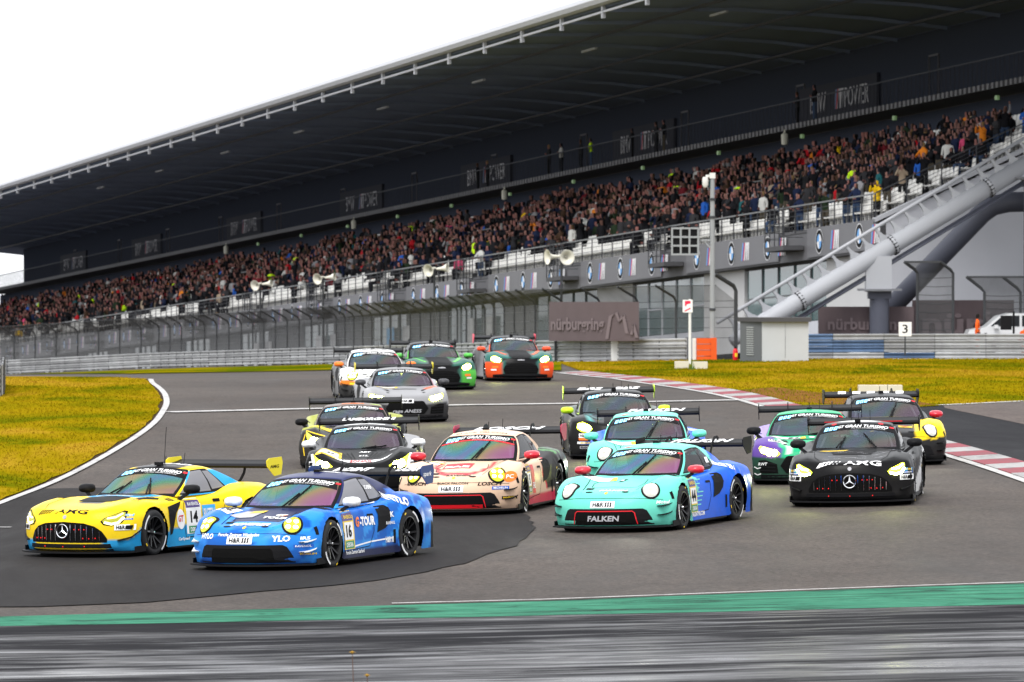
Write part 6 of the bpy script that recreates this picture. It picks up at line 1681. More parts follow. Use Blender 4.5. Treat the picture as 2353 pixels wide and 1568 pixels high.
# service hut
Zh = 214; o = at(1703, 823, Zh); sH = FPX / Zh; hut = empty('service_hut', o, 0, 'small service hut with white front, grey louvred side and dark flat roof', 'hut')
x1, x2, H = (1751 - 1703) / sH, (1858 - 1703) / sH, (823 - 740) / sH
mb = MB(); mb.add([(0, .9, -.3), (x1, 0, -.3), (x2, 0, -.3), (x2, 1.6, -.3), (0, .9, H), (x1, 0, H), (x2, 0, H), (x2, 1.6, H)], [(0, 1, 5, 4), (3, 0, 4, 7), (2, 3, 7, 6), (4, 5, 6, 7)]); mb.build('grey_wall', mat('hut_grey', (.10, .105, .11), .7), hut)
mb = MB(); mb.box(((x1 + x2) / 2, .0, H / 2 - .15), (x2 - x1, .06, H + .3)); mb.build('front_wall', mat('hut_white', (.40, .41, .42), .6, noise=.06, nscale=1.5), hut)
mb = MB(); mb.add([(-.1, .95, H), (x1, -.2, H), (x2 + .1, -.2, H), (x2 + .1, 1.7, H), (-.1, .95, H + .16), (x1, -.2, H + .16), (x2 + .1, -.2, H + .16), (x2 + .1, 1.7, H + .16)], [(0, 1, 5, 4), (1, 2, 6, 5), (2, 3, 7, 6), (3, 0, 4, 7), (4, 5, 6, 7), (3, 2, 1, 0)]); mb.build('flat_roof', mat('hut_roof', (.06, .058, .06), .7), hut)
for k in range(13):
    z = .12 + k * (H - .25) / 13; a = Vector((x1 * .30, .9 * .70 - .02, z)); b_ = Vector((x1 * .62, .9 * .38 - .02, z)); mb = MB(); mb.bar(a, b_, .03, .045); mb.build('louvre', mat('louvre_pale', (.28, .29, .29), .5), hut)
mb = MB(); mb.bar(((x1 + x2) / 2, -.032, 0), ((x1 + x2) / 2, -.032, H - .05), .008, .02, (0, 1, 0)); mb.build('door_gap', POSTD, hut)
g_ = at(1690, 828, 216); ex = empty('fire_extinguisher', g_, 0, 'small red fire extinguisher at the foot of the last fence post', 'extinguisher')
mb = MB(); mb.lathe([(0, 0), (.09, 0), (.10, .05), (.10, .36), (.06, .42), (.03, .46)], (0, 0, .0), (0, 0, 1), 12); mb.build('cylinder_body', REDV, ex, 40); mb = MB(); mb.box((0, 0, .49), (.05, .12, .06)); mb.build('valve', BLACK, ex); mb = MB(); mb.box((.02, -.10, .2), (.10, .012, .14)); mb.build('yellow_label', YELV, ex)
# number board
Zn = 221; nb = empty('number_board', at(2080, 772, Zn), 0, 'white board with black number 3 standing on the outer barrier', 'number board')
mb = MB(); mb.box((0, 0, .26), (.50, .04, .56)); mb.build('board_panel', mat('sign_white', (.70, .69, .68), .5), nb); mb = MB(); flat_text(mb, '3', (0, -.024, .27), (1, 0, 0), (0, 0, 1), .34, .21, 0, .01); mb.build('lettering', BKM, nb)
mb = MB(); mb.box((0, .03, -.35), (.06, .03, .8)); mb.build('board_post', POSTD, nb)
# marshals and white car
ORJ = mat('orange_hi_vis', (.75, .10, .008), .7); REFL = mat('reflective_tape', (.55, .55, .52), .4)
def marshal(x, yhead, Z, rot, label):
    s_ = FPX / Z; p = at(x, yhead, Z); p.z -= 1.75; o = link('person', FIG['st_down']); o.location = p; o.rotation_euler = (0, 0, rot)
    for i, m in enumerate((SKIN[1], ORJ, ORJ, HAIR[0])): o.material_slots[i].link = 'OBJECT'; o.material_slots[i].material = m
    tag(o, label, 'person')
    mb = MB(); mb.lathe([(.185, -.02), (.188, .02)], (0, -.0, 1.12), (0, 0, 1), 14); t = mb.build('reflective_band', REFL, o); t.scale = (1, .78, 1); return o
marshal(2246, 719, 223, pi * .45, 'marshal with black hair in orange jacket behind the outer barrier beside the white car'); marshal(2358, 742, 223, pi, 'marshal in orange jacket cut off by the edge, behind the outer barrier')
Zc = 226; o = at(2222, 800, Zc); o.z = at(2222, 826, 222).z; wc = empty('parked_car', o, 0, 'white estate car parked behind the outer barrier', 'car')
WCAR = mat('car_white', (.62, .63, .64), .3, coat=.5); L = 4.2; hb = 1.62
mb = MB(); prof = [(0, .25), (0, .75), (.10, .95), (.75, 1.08), (1.25, 1.50), (1.7, 1.62), (3.4, 1.62), (4.0, 1.45), (4.25, 1.0), (4.25, .25)]
mb.prism(prof, (0, 0, .12), (1, 0, 0), (0, 0, 1), (0, 1.75, 0)); bd = mb.build('body', WCAR, wc, 30)
for P in ([(.95, 1.12), (1.32, 1.44), (1.75, 1.53), (2.1, 1.54), (2.1, 1.10)], [(2.2, 1.10), (2.2, 1.54), (3.05, 1.54), (3.05, 1.10)], [(3.15, 1.10), (3.15, 1.54), (3.4, 1.53), (3.85, 1.40), (3.95, 1.12)]):
    mb = MB(); mb.prism([(u, v) for u, v in P], (0, -.012, .12), (1, 0, 0), (0, 0, 1), (0, .01, 0)); mb.build('side_window', mat('car_glass', (.02, .022, .025), .08), wc)
for u in (.85, 3.45): mb = MB(); mb.lathe([(0, -.05), (.20, -.05), (.32, -.02), (.33, .18)], (u, -.02, .33), (0, 1, 0), 20); mb.build('wheel', RUBBER, wc, 40)
mb = MB(); mb.box((1.15, -.16, 1.22), (.16, .2, .14)); mb.build('wing_mirror', WCAR, wc)
Zs = 222.5; sb = empty('signal_lamp', at(2312, 742, Zs), 0, 'black signal lamp box on a thin post in front of the white car', 'signal lamp')
mb = MB(); mb.box((0, 0, 0), (.42, .22, .56)); mb.build('lamp_box', BKM, sb); mb = MB(); mb.box((.30, .02, -.1), (.08, .08, 1.1)); mb.build('lamp_post', BKM, sb)

# ------------------------------------------------------------------ roller coaster track in front of the stand's end
GP = mat('coaster_grey', (.35, .36, .385), .42, noise=.06, nscale=.8); GD = mat('coaster_dark', (.075, .08, .105), .45)
Zr = 229; A, B = at(1672, 791, Zr), at(2420, 341, Zr + 5); o = A.copy(); co = empty('coaster_track', o, 0, 'grey tubular roller coaster track climbing past the end of the grandstand', 'coaster track')
ax = (B - A); LT = ax.length; d = ax.normalized(); up = Vector((0, 0, 1)); nn = (up - d * up.dot(d)).normalized(); sd = d.cross(nn)
mb = MB(); R = .37; mb.tube([A - o + d * .2, A - o + d * 2.0, A - o + d * LT], [.24, R, R], 24); mb.build('main_tube', GP, co, True)
top = nn * 1.0
mb = MB(); mb.tube([A - o + top * .97, B - o + top], .075, 12); mb.build('running_rail', GP, co, True)
k = .7
while k < LT - .4:
    c = A - o + d * k; mb = MB()
    P = [(-.30, R * .80), (-.22, R * .99), (-.10, .56), (-.06, .74), (-.05, .95), (.06, .95), (.06, .74), (.10, .58), (.24, R * .99), (.32, R * .80)]
    mb.prism([(p[0] - .25 * (p[1] - .4), p[1]) for p in P], c + sd * -.06, d, nn, sd * .10); mb.build('rail_tie', GP, co); k += .74
for k in (3.6, 8.3, 13.2):
    c = A - o + d * k; mb = MB(); mb.lathe([(R, -.05), (R + .07, -.05), (R + .07, .05), (R, .05)], c, d, 24); fl_ = mb.build('flange', GP, co, 40)
    for q in range(18): a = 2 * pi * q / 18; mb = MB(); e1 = nn * cos(a) + sd * sin(a); mb.bar(c + e1 * (R + .045) - d * .09, c + e1 * (R + .045) + d * .09, .045, .045, e1); mb.build('bolt', BKM, fl_)
mb = MB(); mb.tube([A - o - nn * .56 + d * 2.5, B - o - nn * .56], .06, 8); mb.tube([A - o - nn * .63 + d * 2.5 + sd * .1, B - o - nn * .63 + sd * .1], .05, 8); mb.build('cable_duct', GD, co, True)
for (x, yt, yb, lb) in ((2018, 600, 665, 0), (2372, 385, 408, 1)):
    Zx = Zr + 5 * (x - 1672) / 748; c = at(x, (yt + yb) / 2, Zx) - o; s_ = FPX / Zx
    mb = MB(); mb.box(c + Vector((0, 0, .05)), (1.05, .9, (yb - yt) / s_ + .3)); sp_ = mb.build('bearing_block', GP, co)
    mb = MB(); mb.box(c + Vector((.05, 0, -(yb - yt) / s_ / 2 - .02)), (1.75, 1.3, .08)); mb.build('bearing_plate', mat('plate_grey', (.16, .165, .18), .5), sp_)
    zb_ = gz(0, 230) - 1.5 - o.z; mb = MB(); ct = c + Vector((.05, .1, -(yb - yt) / s_ / 2 - .06)); mb.box((ct.x, ct.y, ct.z - .18), (.95, .7, .30)); mb.tube([(ct.x, ct.y, ct.z - .3), (ct.x, ct.y, zb_)], .40, 16); mb.build('support_column', GD, co, 40)
mb = MB(); Zq = Zr + 6; P = [at(2040, 715, Zq), at(2255, 492, Zq), at(2282, 473, Zq), at(2318, 465, Zq), at(2460, 462, Zq)]; mb.tube([p - o for p in P], .42, 20); mb.build('brace_tube', GD, co, True)

# dry flower stalks near the lens
FLW = mat('flower_ochre', (.30, .17, .02), .8); STM = mat('stalk_brown', (.10, .05, .03), .8)
for (x, y, lb) in ((809, 1502, 'taller of two dry ochre flower heads on thin stalks'), (843, 1555, 'shorter of two dry ochre flower heads on thin stalks')):
    p = at(x, y, 50); b_ = Vector((p.x, p.y, gz(p.x, p.y))); root = empty('wild_flower', b_, 0, lb, 'flower'); hgt = p.z - b_.z
    mb = MB(); mb.tube([(-.02, 0, 0), (.012, 0, hgt * .6), (0, 0, hgt)], .0035, 5); mb.build('stalk', STM, root)
    mb = MB()
    for k in range(12): a = 2 * pi * k / 12; mb.add([(0, 0, hgt), (.024 * cos(a - .2), .024 * sin(a - .2), hgt + .012), (.034 * cos(a), .034 * sin(a), hgt + .002), (.024 * cos(a + .2), .024 * sin(a + .2), hgt + .012)], [(0, 1, 2, 3)])
    mb.sphere((0, 0, hgt + .006), .014, 8, 6); mb.build('flower_head', FLW, root)
# ================================================================== the fifteen cars
BLK = (.005, .0052, .006)
BLU = [(.006, .085, .40), (.010, .14, .55), (.018, .21, .68), (.008, .11, .46), (.03, .28, .74)]
NAVY = (.008, .014, .065)
def col_blue(x, y, z, n, gh):
    o = facets(x, y, z, .34, 3.0, BLU)
    put(o, (~gh) & (np.abs(y) < .40 + (1.55 - x) * .16) & (x < 1.72) & (x > .5) & (n[:, 2] > .6), NAVY)
    put(o, gh & (z > .88), (.012, .018, .085)); put(o, gh & (x < -1.15) & (z < 1.0), BLU[1])
    put(o, (~gh) & (z < .20) & (np.abs(x) < 1.1), NAVY); put(o, (~gh) & (x < -2.0) & (z < .5), BLK)
    return o
YEL = (.86, .60, .012); CY = (.015, .33, .68)
def col_yel(x, y, z, n, gh):
    o = fill(x, YEL); ay = np.abs(y)
    put(o, (~gh) & (z < .36 - .10 * np.sin(x * 7)) & (x > 1.15) & (ay > .62), CY)
    put(o, (~gh) & (z < .36 + (.9 - x) * .12) & (x < 1.0) & (x > -.35 - z), CY)
    put(o, (~gh) & (n[:, 2] > .7) & (ay < .36 + (x - .6) * -.10) & (x > .45) & (x < 1.62), (.012, .012, .014))
    put(o, (~gh) & (n[:, 2] > .7) & (ay < .56 - (x - .6) * .10) & (ay > .36 - (x - .6) * .10) & (x > .45) & (x < .95), CY)
    put(o, gh & (ay > .50) & (z < 1.19) & (x > -1.6), CY); put(o, gh & (ay > .50) & (x > -.16 + (1.17 - z) * 1.2), YEL)
    put(o, gh & (n[:, 2] > .5) & (ay < .40) & (x < -.15) & (x > -.9), (.012, .012, .014))
    return o
def col_lam27(x, y, z, n, gh):
    o = fill(x, BLK)
    put(o, (~gh) & (y > .5) & (x < .3) & (z > .6), (.25, .25, .26))
    return o
def col_bronze(x, y, z, n, gh):
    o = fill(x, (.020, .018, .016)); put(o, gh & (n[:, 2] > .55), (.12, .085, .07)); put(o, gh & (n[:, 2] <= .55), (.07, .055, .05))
    put(o, (~gh) & (np.abs(y) > .55) & (n[:, 2] > .6) & (x < 1.5), (.30, .32, .02)); return o
GOLD = (.68, .47, .33)
def col_gold(x, y, z, n, gh):
    o = fill(x, GOLD); ay = np.abs(y)
    put(o, (~gh) & (x < -.42 + .10 * np.sin(z * 14)) & (z > .30), (.010, .009, .009)); put(o, (~gh) & (x < -.36 + .10 * np.sin(z * 14)) & (x > -.44 + .10 * np.sin(z * 14)) & (z > .3), (.60, .02, .06))
    put(o, (~gh) & (z < .27) & (x < .95), (.58, .02, .07))
    put(o, (~gh) & (n[:, 2] > .55) & (np.abs(ay - (.44 - .55 * (x - 1.20) ** 2 * (x > 1.2))) < .045) & (x > .9) & (x < 1.95), (.62, .015, .03))
    put(o, (~gh) & (n[:, 2] > .55) & (x > 1.78) & (x < 1.86) & (ay < .35), (.62, .015, .03))
    put(o, (~gh) & (n[:, 2] > .5) & (x < -1.0) & (x > -1.5) & (np.sin(x * 23 + y * 17) > .2), (.10, .26, .10)); return o
def col_grey(x, y, z, n, gh):
    o = fill(x, (.25, .25, .26)); put(o, gh & (y > .40) & (x > -.6), (.45, .02, .10)); put(o, gh & (n[:, 2] > .7), (.16, .16, .165))
    put(o, (~gh) & (np.abs(y) > .80) & (n[:, 2] > .2), (.30, .30, .31)); put(o, (~gh) & (z < .44) & (x > 1.4), (.03, .03, .032))
    put(o, (~gh) & (y > .48) & (y < .74) & (x > 1.2) & (x < 1.5) & (n[:, 2] > .6), (.65, .10, .02)); return o
def col_white(x, y, z, n, gh):
    o = fill(x, (.74, .74, .72)); put(o, (~gh) & (x < 1.0) & (np.abs(y) > .7), (.10, .10, .10)); put(o, (~gh) & (z < .40) & (x > 1.5), (.05, .05, .05))
    put(o, (~gh) & (z > .42) & (z < .50) & (x > 1.6), (.7, .2, .02)); return o
def aston_col(base, accent, low):
    def f(x, y, z, n, gh):
        o = fill(x, base); ay = np.abs(y)
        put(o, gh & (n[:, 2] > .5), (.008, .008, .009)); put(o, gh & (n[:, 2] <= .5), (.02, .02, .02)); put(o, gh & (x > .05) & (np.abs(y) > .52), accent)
        put(o, (~gh) & (ay > .52 + (z - .2) * .15) & (z < .56) & (x > 1.45), accent); put(o, (~gh) & (ay < .50) & (z < .66) & (x > 1.5), BLK); put(o, (~gh) & (ay < .37) & (n[:, 2] > .3) & (x > .5), BLK)
        put(o, (~gh) & (x < .9) & (ay > .8), low); return o
    return f
def col_lime(x, y, z, n, gh):
    o = fill(x, (.008, .0085, .009)); put(o, gh & (n[:, 2] < .5) & (x > .05), (.50, .75, .02)); put(o, (~gh) & (np.abs(y) > .70) & (n[:, 2] > .5) & (x < 1.2), (.10, .12, .11))
    put(o, (~gh) & (np.abs(np.abs(y) - .60) < .03) & (n[:, 2] > .5) & (x > .8) & (x < 1.9), (.06, .30, .28)); return o
TEAL = (.14, .64, .50); FBL = (.006, .11, .68)
def col_falken(x, y, z, n, gh):
    o = fill(x, TEAL); b = .62 - .25 * (z - .5)
    k = np.floor(z / .055); st = ((np.sin(k * 91.7) * 4375.5) % 1) * .32
    put(o, (~gh) & (np.abs(y) > .62) & (x < b - st), FBL); put(o, (~gh) & (x < -.8), FBL); put(o, (~gh) & (z < .30) & (x < .72), FBL)
    put(o, gh & (x < -.95) , FBL); put(o, gh & (x < -.35) & (n[:, 2] < .35), FBL); put(o, (~gh) & (x < -1.95) & (z < .55), BLK); return o
def col_green(x, y, z, n, gh):
    o = fill(x, (.012, .36, .16)); ay = np.abs(y)
    put(o, (~gh) & (ay > .66 - .22 * (x - 1.2)) & (z > .47) & (x > 1.25) & (y < .3), (.10, .05, .26)); put(o, (~gh) & (ay > .7) & (x < 1.0), (.30, .22, .55))
    put(o, (~gh) & (z < .47) & (x > 1.4), (.015, .055, .035))
    put(o, (~gh) & (n[:, 2] > .4) & (np.abs(ay - (.54 - .28 * (x - 1.35))) < .03) & (x > 1.1), (.7, .72, .7)); return o
def col_black(x, y, z, n, gh):
    o = fill(x, (.0055, .0057, .0065)); put(o, gh & (n[:, 2] > .9) & (np.hypot((x + .62) / .30, y / .36) < 1), (.7, .7, .7))
    put(o, (~gh) & (np.abs(y) > .85) & (x < .9) & (z > .32 + .3 * np.sin(x * 3.1)) & (z < .60 + .25 * np.sin(x * 3.1)), (.6, .6, .6))
    put(o, (~gh) & (np.abs(y) > .6) & (n[:, 2] > .5) & (x < .85) & (x > .2), (.35, .37, .42)); return o
def col_ybk(x, y, z, n, gh):
    o = fill(x, (.86, .60, .012)); ay = np.abs(y)
    put(o, gh, (.006, .006, .007)); put(o, (~gh) & (n[:, 2] > .45) & (ay < .46 - .12 * (x - 1.3)) & (x > .6), (.016, .016, .017)); put(o, (~gh) & (x < .2), (.02, .02, .02))
    put(o, (~gh) & (n[:, 2] > .6) & (x < 1.15) & (ay > .5), (.016, .016, .017))
    put(o, (~gh) & (z < .46 + .12 * (ay - .5)) & (x > 1.35), (.015, .015, .016)); return o

YL = (LAMP_DY, LAMP_DYH); YB = (LAMP_Y, LAMP_YH); YN = (LAMP_YN, LAMP_YNH); WB = (LAMP_W, LAMP_WH)

# --- yellow front-engined car
def det(root, S, D, wing):
    amg_front(root, S, D, YL)
    mb = MB(); v0 = nv(2.16, .685)
    for k in range(5): D.poly(mb, 'nose', rect(-.50 + .055 * k, v0 - .0, .030, .075, .9), 0, .007)
    D.text(mb, 'nose', (.08, v0), 'AMG', .095, .56, 0, .02, 0, .007); mb.build('lettering', OFFBLK, root)
    mb = MB(); D.poly(mb, 'nose', ell(0, nv(2.24, .61), .032, .032, 14), 0, .008); mb.build('badge', GREYV, root)
    for s in (1, -1): hr_plate(D, root, (.865 * s, .455), .22, .085)
    for s in (1, -1):
        small_sticker(D, root, 'front', (.885 * s, .63), .12, .035, CYANV, WHITE, 'BILSTEIN'); small_sticker(D, root, 'front', (.885 * s, .575), .13, .028, BLUEV, WHITE, 'MICHELIN')
    small_sticker(D, root, 'hood', (.05, -.86), .55, .11, CYANV, WHITE, 'BILSTEIN')
    number_board(D, root, 'left', (-.13, .53), '14', .40, .52, WHITE)
    small_sticker(D, root, 'left', (.28, .55), .34, .26, CYANV, WHITE, 'BILSTEIN'); 
    mb = MB(); D.poly(mb, 'left', ell(-.50, .50, .12, .15, 20), 0, .007); D.text(mb, 'left', (-.50, .51), 'GT', .10, .16, .2, .03, 1, .011); mb.build('sticker', [WHITE, REDV], root)
    mb = MB(); D.text(mb, 'left', (-.62, .80), 'msi', .05, .2, 0, .02, 0, .007); D.text(mb, 'left', (-.45, .20), 'CarSpeed', .06, .32, .2, .02, 1, .007); mb.build('lettering', [OFFBLK, WHITE], root)
    mb = MB(); D.text(mb, 'hood', (.68, -1.50), 'FALKEN', .045, .26, .2, .02, 0, .007, .5); mb.build('lettering', REDV, root)
    mb = MB(); D.text(mb, 'roof', (.0, .55), 'AHEAD', .16, .85, .1, .04, 0, .007); mb.build('lettering', WHITE, root)
    endplate_text(S, wing, 'AMG', OFFBLK, .05, .26); 
p = place('amg', 146, 1284, 518, .96)
c_yel = make_car('racing_car', 'yellow racing car numbered 14 with pale blue flashes and star grille', 'amg', col_yel, *p, det, True, GLASS_I, GLASS_G, BLACK, .05, endplate=mat('endplate_yellow', (.75, .62, .02), .4), scale=.96)

# --- blue car leading
def det(root, S, D, wing):
    porsche_front(root, S, D, YN, fin=WHITE)
    mb = MB(); D.text(mb, 'nose', (.02, nv(2.00, .70)), 'SCHERER', .085, .62, .25, .045, 0, .008)
    D.text(mb, 'front', (-.60, .49), 'HYLO', .075, .24, .2, .045, 0, .008); D.text(mb, 'front', (.57, .46), 'YLO', .085, .24, 0, .045, 0, .008); D.text(mb, 'front', (-.06, .515), 'Porsche Zentrum Wiesbaden', .045, .66, .2, .02, 0, .008)
    D.text(mb, 'front', (.86, .46), 'IRS', .045, .11, 0, .03, 0, .008)
    D.text(mb, 'hood', (.22, -1.52), 'TOUR', .12, .40, .05, .05, 0, .008); mb.build('lettering', WHITE, root)
    mb = MB(); D.text(mb, 'hood', (.24, -1.36), 'G', .13, .17, .2, .05, 0, .008); D.text(mb, 'hood', (.27, -1.37), 'G', .08, .12, .2, .03, 1, .01); mb.build('lettering', [WHITE, ORNV], root)
    mb = MB(); D.poly(mb, 'hood', [(-.52, -1.50), (-.16, -1.50), (-.12, -1.10), (-.44, -1.10)], 0, .006); D.poly(mb, 'hood', [(-.36, -1.22), (-.12, -1.24), (-.10, -1.10), (-.32, -1.10)], 1, .009)
    D.poly(mb, 'hood', [(-.82, -1.42), (-.56, -1.50), (-.50, -1.12), (-.74, -1.08)], 2, .006); D.text(mb, 'hood', (-.66, -1.3), '16', .12, .16, 0, .03, 3, .01); mb.build('racing_number', [GREYV, YELV, WHITE, OFFBLK], root)
    number_board(D, root, 'left', (-.60, .50), '16', .40, .54)
    mb = MB(); D.text(mb, 'left', (.02, .60), '-TOUR', .135, .44, 0, .05, 0, .009); D.text(mb, 'left', (-.27, .60), 'G', .145, .12, .2, .05, 1, .009); D.text(mb, 'left', (-.45, .185), 'Porsche Zentrum Saarland', .055, .62, 0, .015, 0, .009)
    D.text(mb, 'left', (.62, .30), 'H&R III', .085, .22, 0, .03, 0, .009); D.text(mb, 'left', (1.02, .86), 'HYLO', .13, .42, 0, .06, 0, .009, -.3); D.text(mb, 'left', (.72, .66), 'K', .08, .1, 0, .05, 0, .009)
    D.text(mb, 'left', (.66, .54), 'RAVENOL', .045, .24, .2, .02, 0, .009)
    D.text(mb, 'left', (.50, 1.06), 'SCHERER', .055, .24, .1, .02, 0, .009)
    D.text(mb, 'roof', (.0, .32), 'SCHERER', .11, .66, .3, .05, 0, .008); mb.build('lettering', [WHITE, ORNV], root)
    for s in (1,): small_sticker(D, root, 'front', (.84, .35), .22, .045, BLUEV, WHITE, 'RAVENOL'); small_sticker(D, root, 'front', (.88, .24), .20, .045, BLUEV, YELV, 'MICHELIN')
    mb = MB(); seam(D, mb, 'left', [(-.60, .79), (-.35, .81), (.25, .82), (.55, .845)], .018); seam(D, mb, 'left', [(-.74, .235), (.10, .30), (.75, .32)], .02); mb.build('pin_stripe', WHITE, root)
    wing_text(root, S, wing, 'IRIDENT', .62, off=-.28); wing_text(root, S, wing, 'LAZAR', .36, off=.62); endplate_text(S, wing, 'spark', WHITE, .09, .28)
p = place('porsche', 551, 1315, 857, .96)
c_blue = make_car('racing_car', 'blue faceted racing car numbered 16 with navy bonnet and white mirrors', 'porsche', col_blue, *p, det, True, GLASS_I, GLASS_G, WHITE, .06, endplate=mat('endplate_navy', (.01, .04, .16), .4), scale=.96)

# --- black wedge car with white smile
def det(root, S, D, wing):
    lambo_front(root, S, D, YB)
    mb = MB(); D.poly(mb, 'hood', [(-.56, -1.62), (-.46, -1.78), (-.24, -1.96), (0, -2.0), (.24, -1.96), (.46, -1.78), (.56, -1.62), (.50, -1.66), (.34, -1.80), (.20, -1.84), (-.20, -1.84), (-.34, -1.80), (-.50, -1.66)][::-1], 0, .006); mb.build('smile_stripe', WHITE, root)
    mb = MB(); D.text(mb, 'hood', (0, -1.915), 'SONAX', .11, .40, 0, .045, 0, .010); mb.build('lettering', REDV, root)
    mb = MB(); D.text(mb, 'hood', (.05, -1.55), '613_', .10, .20, .2, .03, 0, .008); D.text(mb, 'hood', (.05, -1.28), 'ABT', .09, .22, .2, .05, 0, .008); mb.build('lettering', WHITE, root)
    mb = MB(); D.poly(mb, 'hood', [(-.84, -1.70), (-.36, -1.82), (-.36, -1.30), (-.66, -1.22)], 0, .006); D.poly(mb, 'hood', [(-.78, -1.64), (-.42, -1.74), (-.42, -1.42), (-.66, -1.36)], 1, .009); D.text(mb, 'hood', (-.56, -1.54), '27', .15, .16, .2, .03, 2, .012); mb.build('racing_number', [YELV, WHITE, OFFBLK], root)
    for s in (1, -1):
        hr_plate(D, root, (.93 * s, .54), .16, .09)
        mb = MB()
        for k in range(4): D.poly(mb, 'hood', strip([(s * (.10 + .06 * k), -1.80 + .04 * k), (s * (.20 + .08 * k), -1.30)], .012), 0, .012)
        mb.build('hood_rib', BLACK, root)
        mb = MB(); D.poly(mb, 'front', [(s * .80, .30), (s * .90, .34), (s * .92, .46), (s * .78, .42)], 0, .009); mb.build('sticker', WHITE, root)
    mb = MB(); D.poly(mb, 'hood', ell(.56, -1.24, .07, .06, 12), 0, .006); D.poly(mb, 'hood', ell(.70, -1.26, .06, .06, 6), 0, .006); mb.build('sticker', GREYV, root)
    mb = MB(); D.text(mb, 'roof', (0, .02), 'BRIDGEPOINT', .09, .72, 0, .05, 0, .008) if False else D.poly(mb, 'roof', rect(0, -.02, .74, .09), 0, .006); mb.build('roof_sticker', WHITE, root)
    mb = MB(); mb.prism([(-.24, 0), (-.17, .05), (-.06, .085), (.06, .085), (.17, .05), (.24, 0)], (-.15, 0, 1.11), (0, 1, 0), (0, 0, 1), (-.35, 0, .0)); mb.build('roof_scoop', BLACK, root)
    wing_text(root, S, wing, 'LAMBORGHINI', 1.0)
p = place('lambo', 829, 1138, 851, .98)
c_lam = make_car('racing_car', 'black wedge-shaped racing car with white smile on its bonnet, number 27', 'lambo', col_lam27, *p, det, True, GLASS_S, GLASS_D, WHITE, scale=.98)

# --- bronze-roofed car
def det(root, S, D, wing):
    lambo_front(root, S, D, YB, False)
    mb = MB(); D.poly(mb, 'hood', [(-.84, -1.40), (-.30, -1.45), (-.36, -1.2), (-.66, -1.16)], 0, .006); mb.build('sticker', YELV, root)
    mb = MB()
    for s in (1, -1): D.poly(mb, 'front', strip([(s * .50, .62), (s * .86, .72), (s * .93, .50), (s * .90, .25)], .018), 0, .008)
    mb.build('pin_stripe', YELV, root)
    mb = MB(); D.poly(mb, 'roof', [(-.22, -.06), (.22, -.06), (.22, .05), (-.22, .05)], 0, .006); D.poly(mb, 'roof', ell(.44, .0, .11, .04, 12), 1, .006); mb.build('roof_sticker', [ORNV, LIMEV], root)
p = place('lambo', 806, 1078, 819)
c_bronze = make_car('racing_car', 'dark bronze-roofed racing car with yellow outlines following the black one', 'lambo', col_bronze, *p, det, False, GLASS_S, GLASS_D, BLACK)

# --- gold car
def det(root, S, D, wing):
    porsche_front(root, S, D, YN, line=REDV)
    mb = MB(); D.poly(mb, 'hood', rect(-.10, -1.28, .46, .36), 0, .006); D.text(mb, 'hood', (-.10, -1.36), 'EAE', .13, .40, 0, .05, 1, .009); mb.build('sticker', [REDV, WHITE], root)
    mb = MB(); D.text(mb, 'front', (-.62, .52), 'LOSCH', .055, .36, .2, .03, 0, .008); D.text(mb, 'front', (.58, .51), 'LOSCH', .055, .36, .2, .03, 0, .008); D.text(mb, 'front', (.0, .525), 'BLACK FALCON', .035, .5, 0, .01, 0, .008)
    D.text(mb, 'nose', (.06, nv(2.0, .67)), 'RAVENOL', .05, .42, .1, .04, 0, .009); D.text(mb, 'roof', (0, -.02), 'BLACK FALCON', .075, .84, 0, .015, 0, .008); mb.build('lettering', OFFBLK, root)
    mb = MB(); D.poly(mb, 'front', rect(0, .16, .96, .05), 0, .016); mb.build('trim_bar', REDV, root)
    mb = MB(); D.poly(mb, 'front', ell(.86, .61, .095, .085, 16), 0, .006); D.text(mb, 'front', (.86, .61), 'PC', .06, .1, 0, .01, 1, .01); mb.build('sticker', [ORNV, WHITE], root)
    small_sticker(D, root, 'front', (.74, .44), .24, .05, BLUEV, WHITE, 'MICHELIN'); small_sticker(D, root, 'front', (.86, .28), .20, .05, OFFBLK, YELV, 'RAVENOL')
    number_board(D, root, 'left', (-.62, .52), '5', .36, .46)
    mb = MB(); D.poly(mb, 'left', rect(-.28, .50, .20, .46), 0, .006); D.text(mb, 'left', (-.28, .40), 'EAE', .10, .17, 0, .03, 1, .01); mb.build('sticker', [REDV, WHITE], root)
    mb = MB(); D.poly(mb, 'hood', rect(-.62, -1.10, .36, .26, .2), 0, .006); D.poly(mb, 'hood', rect(-.50, -1.06, .22, .07, .2), 1, .009); mb.build('racing_number', [WHITE, YELV], root)
    wing_text(root, S, wing, 'LOSCH', 1.2)
    g = S['g']; mb = MB(); zt1 = g['z0'][0]; sl = Vector((g['c1'] - g['c0'], 0, zt1 - g['b'][0])).normalized(); N_ = Vector((sl.z, 0, -sl.x)); f = ((g['c1'], 0, zt1), (0, 1, 0), tuple(sl), tuple(N_))
    D.poly(mb, f, [(-.61, -.225), (-.3, -.20), (0, -.195), (.3, -.20), (.61, -.225), (.60, -.19), (.3, -.165), (0, -.16), (-.3, -.165), (-.60, -.19)], 0, .006); mb.build('sun_strip', REDV, root)
p = place('porsche', 1039, 1188, 1176)
c_gold = make_car('racing_car', 'gold and red racing car with red mirrors and black rear wing', 'porsche', col_gold, *p, det, True, GLASS_I, GLASS_D, mat('mirror_red', (.60, .012, .03), .3, coat=.6), .05, endplate=mat('endplate_crimson', (.45, .03, .08), .4))

